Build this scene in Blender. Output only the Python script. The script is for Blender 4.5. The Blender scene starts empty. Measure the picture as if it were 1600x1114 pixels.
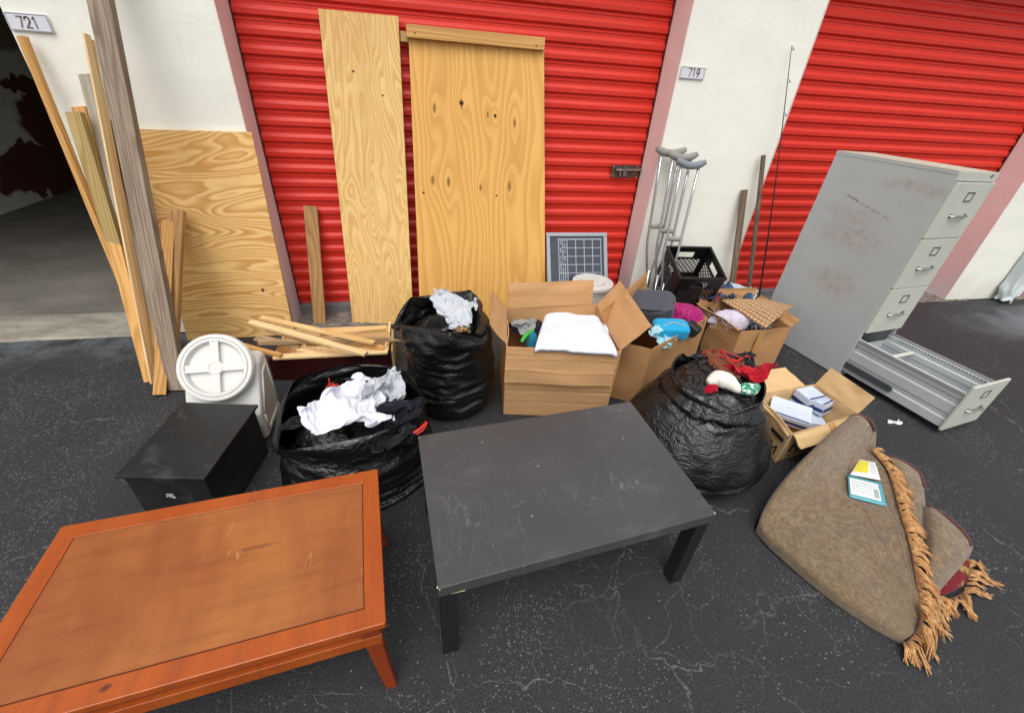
import bpy, bmesh, math, random
from mathutils import Vector, Matrix, noise as mnoise
from math import sin, cos, pi, radians as rad
S = bpy.context.scene
COL = S.collection
# ------------------------------------------------------------------ camera
F_PX, PITCH, ROLL, YAW = 667.31, rad(33.063), rad(4.029), rad(13.441)
CAMPOS = Vector((0, -2.933, 1.598))
_w = Vector((sin(YAW)*cos(PITCH), cos(YAW)*cos(PITCH), -sin(PITCH)))
_r = Vector((cos(YAW), -sin(YAW), 0)); _u = _r.cross(_w)
_r, _u = _r*cos(ROLL)+_u*sin(ROLL), -_r*sin(ROLL)+_u*cos(ROLL)
cam = bpy.data.cameras.new('camera'); cam.sensor_width = 36; cam.lens = F_PX/1600*36
cam.clip_start = .05; cam.clip_end = 500
co = bpy.data.objects.new('camera', cam); COL.objects.link(co)
m = Matrix((_r, _u, -_w)).transposed().to_4x4(); m.translation = CAMPOS
co.matrix_world = m; S.camera = co
# ------------------------------------------------------------------ light
SUN_EL, SUN_AZ = rad(62), rad(200)      # azimuth measured from +y clockwise: behind the camera
W = bpy.data.worlds.new('World'); S.world = W; W.use_nodes = True
wt = W.node_tree; wt.nodes.clear()
sky = wt.nodes.new('ShaderNodeTexSky'); sky.sky_type = 'NISHITA'; sky.sun_disc = False
sky.sun_elevation = SUN_EL; sky.sun_rotation = SUN_AZ; sky.air_density = 1.0; sky.dust_density = 4.0; sky.ozone_density = 1.0
hs = wt.nodes.new('ShaderNodeHueSaturation'); hs.inputs['Saturation'].default_value = .16
bg = wt.nodes.new('ShaderNodeBackground'); bg.inputs['Strength'].default_value = .15
ow = wt.nodes.new('ShaderNodeOutputWorld')
wt.links.new(sky.outputs[0], hs.inputs['Color']); wt.links.new(hs.outputs[0], bg.inputs[0]); wt.links.new(bg.outputs[0], ow.inputs[0])
sl = bpy.data.lights.new('sun', 'SUN'); sl.energy = .7; sl.angle = rad(60); sl.color = (1, .97, .92)
so = bpy.data.objects.new('sun', sl); COL.objects.link(so)
sd = Vector((sin(SUN_AZ)*cos(SUN_EL), cos(SUN_AZ)*cos(SUN_EL), sin(SUN_EL)))
so.rotation_euler = sd.to_track_quat('Z', 'Y').to_euler(); so.location = (0, -5, 8)
S.view_settings.view_transform = 'Standard'; S.view_settings.look = 'None'
S.view_settings.exposure = 0.45; S.view_settings.gamma = 1.0
try: S.cycles.max_bounces = 8; S.cycles.diffuse_bounces = 5; S.cycles.glossy_bounces = 3
except Exception: pass
# ------------------------------------------------------------------ points read off the photograph (1600 wide), put on a real plane
def ray(x, y): return _r*((x-800)/F_PX)+_u*((557-y)/F_PX)+_w
def G(x, y, z=0.0):
    v = ray(x, y); return CAMPOS+v*((z-CAMPOS.z)/v.z)
def PY(x, y, yy=0.0):
    v = ray(x, y); return CAMPOS+v*((yy-CAMPOS.y)/v.y)
# ------------------------------------------------------------------ mesh helpers
R = random.Random(7)
def V3(*a): return Vector(a)
def nz(p, s=1.0, seed=0.0): return mnoise.noise(Vector((p[0]*s+seed*7.31, p[1]*s-seed*3.17, p[2]*s+seed*1.7)))
def ridge(p, s, seed=0, oct=4, warp=.6):
    q = Vector(p)*s+Vector((seed*5.1, seed*2.3, -seed*3.7))
    q = q+warp*Vector((mnoise.noise(q*.7), mnoise.noise(q*.7+Vector((9, 1, 4))), mnoise.noise(q*.7+Vector((3, 7, 2)))))
    t, a, tot = 0, 1, 0
    for _ in range(oct):
        t += a*(1-2*abs(mnoise.noise(q))); tot += a; a *= .5; q = q*2.03
    return t/tot
class MB:
    def __init__(s): s.bm = bmesh.new(); s.uv = s.bm.loops.layers.uv.new('UVMap')
    def face(s, vs, uvs=None):
        try: f = s.bm.faces.new(vs)
        except ValueError: return None
        if uvs:
            for l, t in zip(f.loops, uvs): l[s.uv].uv = t
        return f
    def beam(s, a, b, w, t, side=None, up=None, bev=.0, taper=1.0, bow=0.0, seg=1, uvo=None):
        """box from a to b; w across `side`, t across the third axis"""
        a, b = Vector(a), Vector(b); d = b-a; L = d.length; d.normalize()
        if side is None:
            up = Vector(up) if up is not None else V3(0, 0, 1)
            side = d.cross(up)
            if side.length < 1e-4: side = V3(1, 0, 0)
        side = Vector(side); side = (side-d*side.dot(d)).normalized(); n = side.cross(d).normalized()
        ox, oy = uvo if uvo else (R.random()*20, R.random()*20)
        hw, ht = w/2, t/2; c = min(bev, hw*.6, ht*.6)
        prof = [(-hw, -ht), (hw, -ht), (hw, ht), (-hw, ht)] if c <= 0 else [(-hw+c, -ht), (hw-c, -ht), (hw, -ht+c), (hw, ht-c), (hw-c, ht), (-hw+c, ht), (-hw, ht-c), (-hw, -ht+c)]
        per = [0]
        for i in range(len(prof)):
            p, q = prof[i], prof[(i+1) % len(prof)]; per.append(per[-1]+math.hypot(p[0]-q[0], p[1]-q[1]))
        rings = []
        for k in range(seg+1):
            f = k/seg; sc = 1+(taper-1)*f; o = n*(bow*sin(pi*f))
            rings.append([s.bm.verts.new(a+d*(L*f)+o+side*(x*sc)+n*(y*sc)) for x, y in prof])
        m = len(prof)
        for k in range(seg):
            for i in range(m):
                j = (i+1) % m
                s.face([rings[k][i], rings[k][j], rings[k+1][j], rings[k+1][i]],
                       [(ox+per[i], oy+L*k/seg), (ox+per[i+1], oy+L*k/seg), (ox+per[i+1], oy+L*(k+1)/seg), (ox+per[i], oy+L*(k+1)/seg)])
        s.face(rings[0][::-1], [(ox+x, oy+y) for x, y in prof][::-1]); s.face(rings[-1], [(ox+x, oy+y) for x, y in prof])
        return s
    def box(s, lo, hi, bev=0.0):
        lo, hi = Vector(lo), Vector(hi); c = (lo+hi)/2; d = hi-lo
        return s.beam(V3(c.x, c.y, lo.z), V3(c.x, c.y, hi.z), d.x, d.y, side=V3(1, 0, 0), bev=bev, uvo=(0, lo.z))
    def obox(s, M, lo, hi, bev=0.0):
        """box in the local frame M"""
        lo, hi = Vector(lo), Vector(hi); c = (lo+hi)/2; d = hi-lo; X = M.to_3x3() @ V3(1, 0, 0)
        return s.beam(M @ V3(c.x, c.y, lo.z), M @ V3(c.x, c.y, hi.z), d.x, d.y, side=X, bev=bev, uvo=(lo.x+lo.y, lo.z))
    def tube(s, pts, r, n=10, cap=True, flat=1.0, closed=False):
        pts = [Vector(p) for p in pts]; rs = r if isinstance(r, (list, tuple)) else [r]*len(pts)
        rings = []; prev = None; L = 0
        N = len(pts)
        for i, p in enumerate(pts):
            if closed: d = pts[(i+1) % N]-pts[i-1]
            else: d = pts[min(i+1, N-1)]-pts[max(i-1, 0)]
            if d.length < 1e-9: d = V3(0, 0, 1)
            d.normalize()
            if prev is None:
                a = V3(0, 0, 1) if abs(d.z) < .9 else V3(1, 0, 0)
                x = d.cross(a).normalized()
            else: x = (prev-d*prev.dot(d)).normalized()
            prev = x; y = d.cross(x)
            if i: L += (p-pts[i-1]).length
            rings.append(([s.bm.verts.new(p+x*(rs[i]*cos(2*pi*k/n))+y*(rs[i]*flat*sin(2*pi*k/n))) for k in range(n)], L))
        pr = list(zip(rings, rings[1:]))
        if closed: pr.append((rings[-1], (rings[0][0], L)))
        for (A, la), (B, lb) in pr:
            for k in range(n):
                j = (k+1) % n; s.face([A[k], A[j], B[j], B[k]], [(k/n*.1, la), ((k+1)/n*.1, la), ((k+1)/n*.1, lb), (k/n*.1, lb)])
        if cap and not closed: s.face(rings[0][0][::-1]); s.face(rings[-1][0])
        return s
    def grid(s, fn, nu, nv, closeu=False, su=1, sv=1):
        vs = [[s.bm.verts.new(fn(i/nu, j/nv)) for j in range(nv+1)] for i in range(nu if closeu else nu+1)]
        for i in range(nu):
            A = vs[i]; B = vs[(i+1) % len(vs)]
            for j in range(nv):
                s.face([A[j], B[j], B[j+1], A[j+1]], [(i/nu*su, j/nv*sv), ((i+1)/nu*su, j/nv*sv), ((i+1)/nu*su, (j+1)/nv*sv), (i/nu*su, (j+1)/nv*sv)])
        return vs
    def slab(s, c, th, n=(12, 12), fn=None, rag=0, seed=0, uvs=None, uvo=(0, 0)):
        """solid sheet with corners c[0..3]; thickness th on the side away from the normal; fn(u,v) pushes along the normal"""
        c = [Vector(p) for p in c]; nm = (c[1]-c[0]).cross(c[3]-c[0]).normalized()
        lu, lv = ((c[1]-c[0]).length, (c[3]-c[0]).length)
        nu, nv = n
        def P(u, v):
            uu, vv = u, v
            if rag:
                if v > .999: vv = 1-rag*abs(mnoise.noise(Vector((u*lu*60, seed, 0))))/max(lv, .01)-rag*.7*(1+mnoise.noise(Vector((u*lu*14, seed+5, 0))))/max(lv, .01)
            p = (c[0]*(1-uu)+c[1]*uu)*(1-vv)+(c[3]*(1-uu)+c[2]*uu)*vv
            return p+(nm*fn(u, v) if fn else V3(0, 0, 0))
        T = [[s.bm.verts.new(P(i/nu, j/nv)) for j in range(nv+1)] for i in range(nu+1)]
        B = [[s.bm.verts.new(P(i/nu, j/nv)-nm*th) for j in range(nv+1)] for i in range(nu+1)]
        U = lambda i, j: (uvo[0]+i/nu*lu, uvo[1]+j/nv*lv)
        for i in range(nu):
            for j in range(nv):
                s.face([T[i][j], T[i+1][j], T[i+1][j+1], T[i][j+1]], [U(i, j), U(i+1, j), U(i+1, j+1), U(i, j+1)])
                s.face([B[i][j+1], B[i+1][j+1], B[i+1][j], B[i][j]], [U(i, j+1), U(i+1, j+1), U(i+1, j), U(i, j)])
        for i in range(nu):
            s.face([B[i][0], B[i+1][0], T[i+1][0], T[i][0]], [U(i, 0), U(i+1, 0), U(i+1, 0), U(i, 0)]); s.face([T[i][nv], T[i+1][nv], B[i+1][nv], B[i][nv]], [U(i, nv), U(i+1, nv), U(i+1, nv), U(i, nv)])
        for j in range(nv):
            s.face([T[0][j], T[0][j+1], B[0][j+1], B[0][j]], [U(0, j), U(0, j+1), U(0, j+1), U(0, j)]); s.face([B[nu][j], B[nu][j+1], T[nu][j+1], T[nu][j]], [U(nu, j), U(nu, j+1), U(nu, j+1), U(nu, j)])
        return s
    def prism(s, poly, z0, z1, M=None, bev=0):
        """polygon (x, y) extruded z0..z1 in frame M"""
        M = M or Matrix()
        a = [s.bm.verts.new(M @ V3(x, y, z0)) for x, y in poly]; b = [s.bm.verts.new(M @ V3(x, y, z1)) for x, y in poly]
        n = len(poly)
        s.face(a[::-1], [(x, y) for x, y in poly][::-1]); s.face(b, [(x, y) for x, y in poly])
        for i in range(n):
            j = (i+1) % n; s.face([a[i], a[j], b[j], b[i]], [(i*.1, z0), (i*.1+.1, z0), (i*.1+.1, z1), (i*.1, z1)])
        return s
    def lathe(s, M, prof, n=40, cap=True):
        rings = [[s.bm.verts.new(M @ V3(r*cos(2*pi*k/n), r*sin(2*pi*k/n), z)) for k in range(n)] for r, z in prof]
        for A, B in zip(rings, rings[1:]):
            for k in range(n):
                j = (k+1) % n; s.face([A[k], A[j], B[j], B[k]])
        if cap: s.face(rings[0][::-1]); s.face(rings[-1])
        return s
    def sph(s, c, r, n=8, sc=(1, 1, 1)):
        M = Matrix.Translation(Vector(c)) @ Matrix.Diagonal((*sc, 1))
        s.lathe(M, [(r*sin(pi*(i+.02)/(n+.04)), -r*cos(pi*(i+.02)/(n+.04))) for i in range(n+1)], n*2); return s
    def build(s, name, mat, parent=None, smooth=False, bevel=0, origin=None, auto=None):
        me = bpy.data.meshes.new(name)
        off = Vector(parent.location) if parent else (Vector(origin) if origin is not None else None)
        if parent and parent.parent: off = off+Vector(parent.parent.location)
        if off is None:
            xs = [v.co for v in s.bm.verts]
            lo = Vector([min(v[i] for v in xs) for i in range(3)]); hi = Vector([max(v[i] for v in xs) for i in range(3)])
            off = V3((lo.x+hi.x)/2, (lo.y+hi.y)/2, lo.z)
        bmesh.ops.translate(s.bm, verts=s.bm.verts, vec=-off)
        bmesh.ops.recalc_face_normals(s.bm, faces=s.bm.faces)
        if smooth:
            for f in s.bm.faces: f.smooth = True
        s.bm.to_mesh(me); s.bm.free()
        o = bpy.data.objects.new(name, me); COL.objects.link(o)
        if parent: o.parent = parent
        else: o.location = off
        me.materials.append(mat)
        if bevel:
            b = o.modifiers.new('bevel', 'BEVEL'); b.width = bevel; b.segments = 2; b.limit_method = 'ANGLE'; b.angle_limit = rad(40)
        if auto: 
            for f in me.polygons: f.use_smooth = True
            me.set_sharp_from_angle(angle=rad(auto))
        return o
def empty(name, loc):
    o = bpy.data.objects.new(name, None); COL.objects.link(o); o.location = loc; o.empty_display_size = .1; return o
def tag(o, label, cat, group=None):
    o['label'] = label; o['category'] = cat
    if group: o['group'] = group
    return o
def struct(o): o['kind'] = 'structure'; return o
def thing(name, label, cat, loc, group=None): return tag(empty(name, loc), label, cat, group)
# ------------------------------------------------------------------ material helpers
def lin(h):
    if isinstance(h, str):
        c = [int(h[i:i+2], 16)/255 for i in (0, 2, 4)]; c = [x/12.92 if x <= .04045 else ((x+.055)/1.055)**2.4 for x in c]; return (*c, 1)
    return (*h, 1) if len(h) == 3 else h
class NT:
    def __init__(s, name):
        s.m = bpy.data.materials.new(name); s.m.use_nodes = True; s.t = s.m.node_tree; s.b = s.t.nodes['Principled BSDF']
        s.tc = s.t.nodes.new('ShaderNodeTexCoord'); s.obj = s.tc.outputs['Object']; s.uv = s.tc.outputs['UV']
        s.rnd = s.t.nodes.new('ShaderNodeObjectInfo').outputs['Random']
    def n(s, typ, ins=None, **pr):
        x = s.t.nodes.new(typ)
        for k, v in pr.items(): setattr(x, k, v)
        for k, v in (ins or {}).items(): s.put(x.inputs[k], v)
        return x
    def put(s, sock, v):
        if isinstance(v, bpy.types.NodeSocket): s.t.links.new(v, sock)
        else:
            if sock.type == 'RGBA' and not isinstance(v, (int, float)): v = lin(v)
            sock.default_value = v
    def ma(s, op, a, b=None, c=None, clamp=False):
        x = s.t.nodes.new('ShaderNodeMath'); x.operation = op; x.use_clamp = clamp; s.put(x.inputs[0], a)
        if b is not None: s.put(x.inputs[1], b)
        if c is not None: s.put(x.inputs[2], c)
        return x.outputs[0]
    def add(s, a, b): return s.ma('ADD', a, b)
    def mul(s, a, b): return s.ma('MULTIPLY', a, b)
    def sub(s, a, b): return s.ma('SUBTRACT', a, b)
    def mx(s, a, b): return s.ma('MAXIMUM', a, b)
    def vec(s, v, scale=(1, 1, 1), loc=(0, 0, 0), rot=(0, 0, 0)):
        return s.n('ShaderNodeMapping', {'Vector': v, 'Scale': scale, 'Location': loc, 'Rotation': rot}).outputs[0]
    def noise(s, v, sc, det=4, ro=.55, dist=0.0, out='Fac'):
        return s.n('ShaderNodeTexNoise', {'Vector': v, 'Scale': sc, 'Detail': det, 'Roughness': ro, 'Distortion': dist}).outputs[out]
    def sep(s, v): return s.n('ShaderNodeSeparateXYZ', {0: v}).outputs
    def comb(s, x, y, z): return s.n('ShaderNodeCombineXYZ', {0: x, 1: y, 2: z}).outputs[0]
    def ss(s, x, a, b):
        return s.n('ShaderNodeMapRange', {0: x, 1: a, 2: b, 3: 0.0, 4: 1.0}, interpolation_type='SMOOTHSTEP').outputs[0]
    def mix(s, f, a, b, mode='MIX'):
        x = s.n('ShaderNodeMix', data_type='RGBA', blend_type=mode); s.put(x.inputs[0], f); s.put(x.inputs[6], a); s.put(x.inputs[7], b); return x.outputs[2]
    def ramp(s, f, st):
        x = s.n('ShaderNodeValToRGB', {0: f}); e = x.color_ramp.elements
        while len(e) < len(st): e.new(.5)
        for k, (p, c) in zip(e, st): k.position = p; k.color = lin(c)
        return x.outputs[0]
    def warp(s, v, sc, amt):
        nn = s.noise(v, sc, 3, .5, out='Color'); o = s.n('ShaderNodeVectorMath', {0: nn, 1: (.5, .5, .5)}, operation='SUBTRACT').outputs[0]
        o = s.n('ShaderNodeVectorMath', {0: o, 'Scale': amt}, operation='SCALE').outputs[0]
        return s.n('ShaderNodeVectorMath', {0: v, 1: o}, operation='ADD').outputs[0]
    def spot(s, v, c, rr, edge=.35, wv=None):
        """1 inside an ellipse round c with radii rr (v already warped)"""
        d = s.n('ShaderNodeVectorMath', {0: v, 1: c}, operation='SUBTRACT').outputs[0]
        d = s.n('ShaderNodeVectorMath', {0: d, 1: rr}, operation='DIVIDE').outputs[0]
        l = s.n('ShaderNodeVectorMath', {0: d}, operation='LENGTH').outputs['Value']
        return s.sub(1.0, s.ss(l, 1-edge, 1+edge))
    def bump(s, h, st=.3, d=.01, nrm=None):
        x = s.n('ShaderNodeBump', {'Height': h, 'Strength': st, 'Distance': d})
        if nrm: s.put(x.inputs['Normal'], nrm)
        return x.outputs[0]
    def out(s, col=None, ro=None, nrm=None, metal=None, spec=None, **k):
        if col is not None: s.put(s.b.inputs['Base Color'], col)
        if ro is not None: s.put(s.b.inputs['Roughness'], ro)
        if nrm is not None: s.put(s.b.inputs['Normal'], nrm)
        if metal is not None: s.put(s.b.inputs['Metallic'], metal)
        if spec is not None: s.put(s.b.inputs['Specular IOR Level'], spec)
        for a, b in k.items(): s.put(s.b.inputs[a.replace('_', ' ')], b)
        return s.m
def paint(name, c, ro=.5, var=.12, sc=6, metal=0.0, bump=.05, bsc=60, spec=.5, dirt=None, dsc=3):
    t = NT(name); n1 = t.noise(t.obj, sc, 5, .6); c = lin(c)
    dk = tuple(x*(1-var) for x in c[:3]); lt = tuple(min(1, x*(1+var)) for x in c[:3])
    col = t.mix(n1, dk, lt)
    if dirt: col = t.mix(t.mul(t.ss(t.noise(t.warp(t.obj, 3, .3), dsc, 6, .65), .52, .7), .55), col, dirt)
    nb = t.noise(t.obj, bsc, 3, .6)
    return t.out(col, t.add(t.mul(n1, .15), ro-.07), t.bump(nb, bump*2, .004), metal, spec)
# wood: grain runs along v of the UV map (metres)
def wood(name, light, dark, K=9.0, M=.9, nx=3.0, ny=.5, knots=(), ro=.6, line=.5, fiber=.12, horiz=False, stain=None, weather=0.0, spots=(), spotc='3a2410', gloss=.3, wob=.0, two=None):
    t = NT(name); v = t.uv
    if horiz:
        a = t.sep(v); v = t.comb(a[1], a[0], 0.0)
    vr = v
    if not knots and not spots: v = t.n('ShaderNodeVectorMath', {0: v, 1: t.comb(t.mul(t.rnd, 37.0), t.mul(t.rnd, 11.0), 0.0)}, operation='ADD').outputs[0]
    x = t.sep(v)
    low = t.noise(t.vec(v, (nx, ny, 1)), 1.0, 2, .45, wob)
    fld = t.add(t.mul(x[0], K), t.mul(low, M*K*.5))
    mid = t.noise(t.vec(v, (nx*4, ny*5, 1)), 1.0, 2, .5)
    fld = t.add(fld, t.mul(mid, .22*M))
    dark_k = None
    for (ku, kv, ks) in knots:
        p = (kv, ku, 0) if horiz and False else (ku, kv, 0)
        d = t.n('ShaderNodeVectorMath', {0: vr, 1: p}, operation='SUBTRACT').outputs[0]
        d = t.n('ShaderNodeVectorMath', {0: d, 1: (1, .42, 1)}, operation='MULTIPLY').outputs[0]
        l = t.n('ShaderNodeVectorMath', {0: d}, operation='LENGTH').outputs['Value']
        e = t.ma('EXPONENT', t.mul(t.ma('POWER', t.ma('DIVIDE', l, ks*1.9), 2.0), -1.0))
        fld = t.add(fld, t.mul(e, 1.6))
        kk = t.sub(1.0, t.ss(t.add(l, t.mul(t.sub(mid, .5), ks*.3)), ks*.22, ks*.5))
        dark_k = kk if dark_k is None else t.mx(dark_k, kk)
    fr = t.ma('FRACT', fld)
    ln = t.mul(t.ss(fr, .05, .80), t.sub(1.0, t.ss(fr, .80, 1.0)))
    amp = t.noise(t.vec(v, (5, .8, 1)), 1.0, 3, .6)
    f = t.mul(ln, t.add(.35, amp)); f = t.mul(f, line*1.6)
    fib = t.noise(t.vec(v, (420, 9, 1)), 1.0, 2, .6)
    f = t.ma('ADD', f, t.mul(t.sub(fib, .5), fiber*2), clamp=True)
    col = t.mix(f, light, dark)
    blot = t.noise(t.vec(v, (3, 1.2, 1), (5, 3, 0)), 1.0, 4, .6)
    col = t.mix(t.mul(t.ss(blot, .45, .75), .35), col, two or dark)
    if weather:
        g = t.noise(t.vec(v, (60, 2.2, 1)), 1.0, 4, .7); col = t.mix(t.mul(t.ss(g, .42, .62), weather), col, '5f5348')
    if dark_k is not None:
        col = t.mix(t.mul(dark_k, .75), col, '7a4a22')
    for (su, sv, sr) in spots:
        sp = t.spot(t.warp(vr, 60, .01), (su, sv, 0), (sr, sr*.8, 1), .4); col = t.mix(sp, col, spotc)
    if stain: col = t.mix(t.mul(t.ss(t.noise(t.vec(v, (2.5, 1.5, 1), (8, 8, 0)), 1.0, 5, .65), .55, .72), .5), col, stain)
    h = t.add(t.mul(f, -.4), t.mul(fib, .3))
    return t.out(col, t.add(ro-.05, t.mul(fib, .12)), t.bump(h, .25, .003), spec=gloss)
# ------------------------------------------------------------------ materials
def m_asphalt():
    t = NT('asphalt'); v = t.obj
    big = t.noise(v, .9, 5, .6); mid = t.noise(v, 7, 5, .65); fine = t.noise(v, 190, 3, .7)
    col = t.mix(t.ss(big, .3, .7), '45464a', '595a5d'); col = t.mix(t.mul(t.ss(mid, .35, .75), .5), col, '535458')
    ag = t.n('ShaderNodeTexVoronoi', {'Vector': v, 'Scale': 170.0, 'Randomness': 1.0})
    agc = t.sep(ag.outputs['Color'])[0]
    col = t.mix(t.mul(t.ss(agc, .55, 1.0), .38), col, '77787b')
    col = t.mix(t.mul(t.ss(fine, .35, .6), .35), '1c1c1e', col)
    # pale sealed cracks
    vd = t.warp(t.warp(v, 2.2, .35), 14, .06)
    def crack(sc, wdt, lo, hi, off):
        e = t.n('ShaderNodeTexVoronoi', {'Vector': t.vec(vd, (1, 1, 1), off), 'Scale': sc}, feature='DISTANCE_TO_EDGE').outputs['Distance']
        return t.mul(t.sub(1.0, t.ss(e, 0.0, wdt)), t.ss(t.noise(t.vec(v, (1, 1, 1), off), 1.3, 4, .6), lo, hi))
    c = t.mx(crack(1.6, .007, .43, .6, (3, 1, 0)), t.mul(crack(4.6, .015, .46, .62, (8, 5, 0)), .8))
    brk = t.ss(t.noise(v, 60, 3, .7), .36, .62)
    col = t.mix(t.mul(t.mul(c, brk), .46), col, '8f8f90')
    # white grit, thicker in patches
    sp = t.n('ShaderNodeTexVoronoi', {'Vector': v, 'Scale': 80.0, 'Randomness': 1.0})
    sel = t.ma('GREATER_THAN', t.sep(sp.outputs['Color'])[1], t.sub(1.0, t.mul(t.ss(t.noise(v, 2.6, 5, .7), .47, .72), .12)))
    dot = t.mul(t.sub(1.0, t.ss(t.add(sp.outputs['Distance'], t.mul(fine, .3)), .22, .48)), sel)
    sp2 = t.n('ShaderNodeTexVoronoi', {'Vector': v, 'Scale': 150.0}); sel2 = t.ma('GREATER_THAN', t.sep(sp2.outputs['Color'])[1], t.sub(1.0, t.mul(t.ss(t.noise(v, 1.7, 5, .7), .45, .75), .5)))
    dot = t.mx(dot, t.mul(t.mul(t.sub(1.0, t.ss(sp2.outputs['Distance'], .25, .5)), sel2), .55))
    # streaked, denser grit left of the black box and before the unit
    wv = t.warp(v, 4, .3)
    g1 = t.spot(wv, (-1.75, -.75, 0), (.75, .5, 5), .5)
    gr = t.ss(t.noise(t.vec(v, (60, 90, 1)), 1.0, 4, .75), .56, .66)
    dot = t.mx(dot, t.mul(t.mul(g1, gr), .6))
    col = t.mix(t.mul(dot, .48), col, 'b9b7b0')
    # washed pale run from the downspout, light dust along the slab
    d1 = t.mul(t.spot(t.warp(v, 5, .5), (5.9, -.55, 0), (.9, .28, 5), .6), .75)
    sx = t.sep(wv); d2 = t.mul(t.mul(t.ss(sx[1], -.38, -.12), t.sub(1.0, t.ss(sx[0], -1.7, -1.3))), .5)
    col = t.mix(t.mul(t.mx(d1, t.mul(d2, t.ss(mid, .3, .7))), t.add(.4, fine)), col, '7e858a')
    h = t.add(t.mul(agc, .6), t.add(t.mul(fine, .8), t.mul(c, -.9)))
    return t.out(col, t.add(.62, t.mul(fine, .25)), t.bump(h, .55, .004), spec=.35)
def m_wall():
    t = NT('white_masonry_paint'); v = t.obj; n1 = t.noise(v, 2.2, 5, .6)
    col = t.mix(n1, 'efeee0', 'f6f5ea')
    z = t.sep(v)[2]
    drt = t.mul(t.sub(1.0, t.ss(t.add(z, t.mul(t.noise(v, 5, 4, .6), .5)), .18, .65)), .35)
    col = t.mix(drt, col, 'b8b4a8')
    pit = t.noise(t.warp(v, 8, .1), 26, 4, .7); pm = t.mul(t.ss(pit, .72, .76), 1.0)
    col = t.mix(t.mul(pm, .6), col, '9a978c')
    st = t.ss(t.noise(t.vec(v, (14, 14, .9)), 1.0, 3, .6), .6, .8); col = t.mix(t.mul(st, .14), col, 'c9c3b2')
    h = t.add(t.add(t.mul(t.noise(v, 5, 3, .5), 1.5), t.mul(t.noise(v, 60, 4, .65), .35)), t.mul(pm, -1.2))
    return t.out(col, .6, t.bump(h, .35, .012), spec=.3)
def m_pink():
    t = NT('pink_jamb_paint'); v = t.obj; n1 = t.noise(v, 9, 5, .6); z = t.sep(v)[2]
    col = t.mix(n1, 'edd6d0', 'f2e0da'); col = t.mix(t.mul(t.sub(1.0, t.ss(z, .0, 1.1)), .6), col, 'cdc6c8')
    pm = t.ss(t.noise(v, 70, 3, .7), .68, .74); col = t.mix(t.mul(pm, .5), col, 'e6dcd4')
    return t.out(col, .65, t.bump(t.noise(v, 50, 4, .65), .3, .006), spec=.3)
def m_red():
    t = NT('red_door_paint'); v = t.obj; n1 = t.noise(t.vec(v, (1, 1, 8)), 2, 4, .6)
    col = t.mix(n1, 'cf2a1d', 'da3626'); z = t.sep(v)[2]
    col = t.mix(t.mul(t.ss(t.noise(t.vec(v, (.6, 1, 30)), 1.0, 3, .6), .55, .75), .22), col, 'a81c12')
    dust = t.mul(t.ss(t.noise(v, 12, 5, .7), .5, .8), .10); col = t.mix(dust, col, 'd97a68')
    return t.out(col, t.add(.38, t.mul(n1, .12)), t.bump(t.noise(t.vec(v, (1, 1, 3)), 9, 3, .5), .12, .01), spec=.38)
def m_card(name, c1, c2, scuff='8a6238', lines=True):
    t = NT(name); v = t.uv; n1 = t.noise(t.obj, 5, 5, .65); x = t.sep(v)
    col = t.mix(n1, c1, c2)
    fl = t.noise(t.vec(v, (1.2, 230, 1)), 1.0, 2, .5); col = t.mix(t.mul(t.ss(fl, .4, .7), .0), col, scuff)
    cr = t.ma('ABSOLUTE', t.sub(t.noise(t.warp(v, 4, .05), 1.0 if not lines else 7.0, 2, .5), .5)); crm = t.mul(t.sub(1.0, t.ss(cr, 0.0, .012)), .35)
    crl = t.ma('ABSOLUTE', t.sub(t.noise(t.vec(v, (1.1, 15, 1), (2, 3, 1)), 1.0, 2, .45), .5)); crl = t.mul(t.sub(1.0, t.ss(crl, 0.0, .01)), .03 if lines else .0)
    col = t.mix(t.mul(crl, .4), col, scuff); col = t.mix(t.mul(crm, .25), col, scuff)
    sc = t.ss(t.noise(t.warp(t.obj, 20, .05), 9, 6, .75), .62, .72); col = t.mix(t.mul(sc, .12), col, 'd6b48c')
    sb = t.n('ShaderNodeMath', {0: crl, 1: -1.2}, operation='MULTIPLY').outputs[0]
    h = t.add(t.add(t.mul(fl, .08), sb), t.add(t.mul(crm, -.4), t.mul(t.noise(t.obj, 14, 3, .5), .8)))
    return t.out(col, .8, t.bump(h, .5, .006), spec=.2)
def m_bag(name, tex=.5, ro=.26):
    t = NT(name); v = t.obj
    w = t.warp(t.warp(v, 3, .12), 11, .05)
    def crease(vv, sc, k):
        a = t.ma('ABSOLUTE', t.sub(t.noise(vv, sc, 3, .55), .5)); return t.mul(t.sub(1.0, t.ss(a, 0.0, .10)), k)
    h = t.add(crease(t.vec(w, (1, 1, 2.6)), 9, .9), crease(t.vec(w, (1.3, 1, 2.2), (4, 2, 1)), 22, .4))
    a = t.sep(v); th = t.ma('ARCTAN2', a[1], a[0])
    q = t.comb(t.mul(th, 26.0), t.mul(a[2], 84.0), 0.0)
    dm = t.n('ShaderNodeTexVoronoi', {'Vector': t.vec(q, (1, 1, 1), (0, 0, 0), (0, 0, .785)), 'Scale': 1.35, 'Randomness': .12}, voronoi_dimensions='2D').outputs['Distance']
    low = t.sub(1.0, t.ss(a[2], .30, .42))
    n2 = t.bump(t.mul(t.mul(dm, low), tex), .45, .005)
    nb = t.bump(t.add(h, t.mul(t.noise(t.vec(w, (1, 1, 1.8)), 45, 4, .6), .7)), .45, .005, n2)
    dust = t.mul(t.ss(t.noise(v, 3.5, 5, .65), .45, .75), .5)
    col = t.mix(dust, '101011', '242426')
    return t.out(col, t.add(ro, t.mul(dust, .2)), nb, spec=.55)
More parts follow.
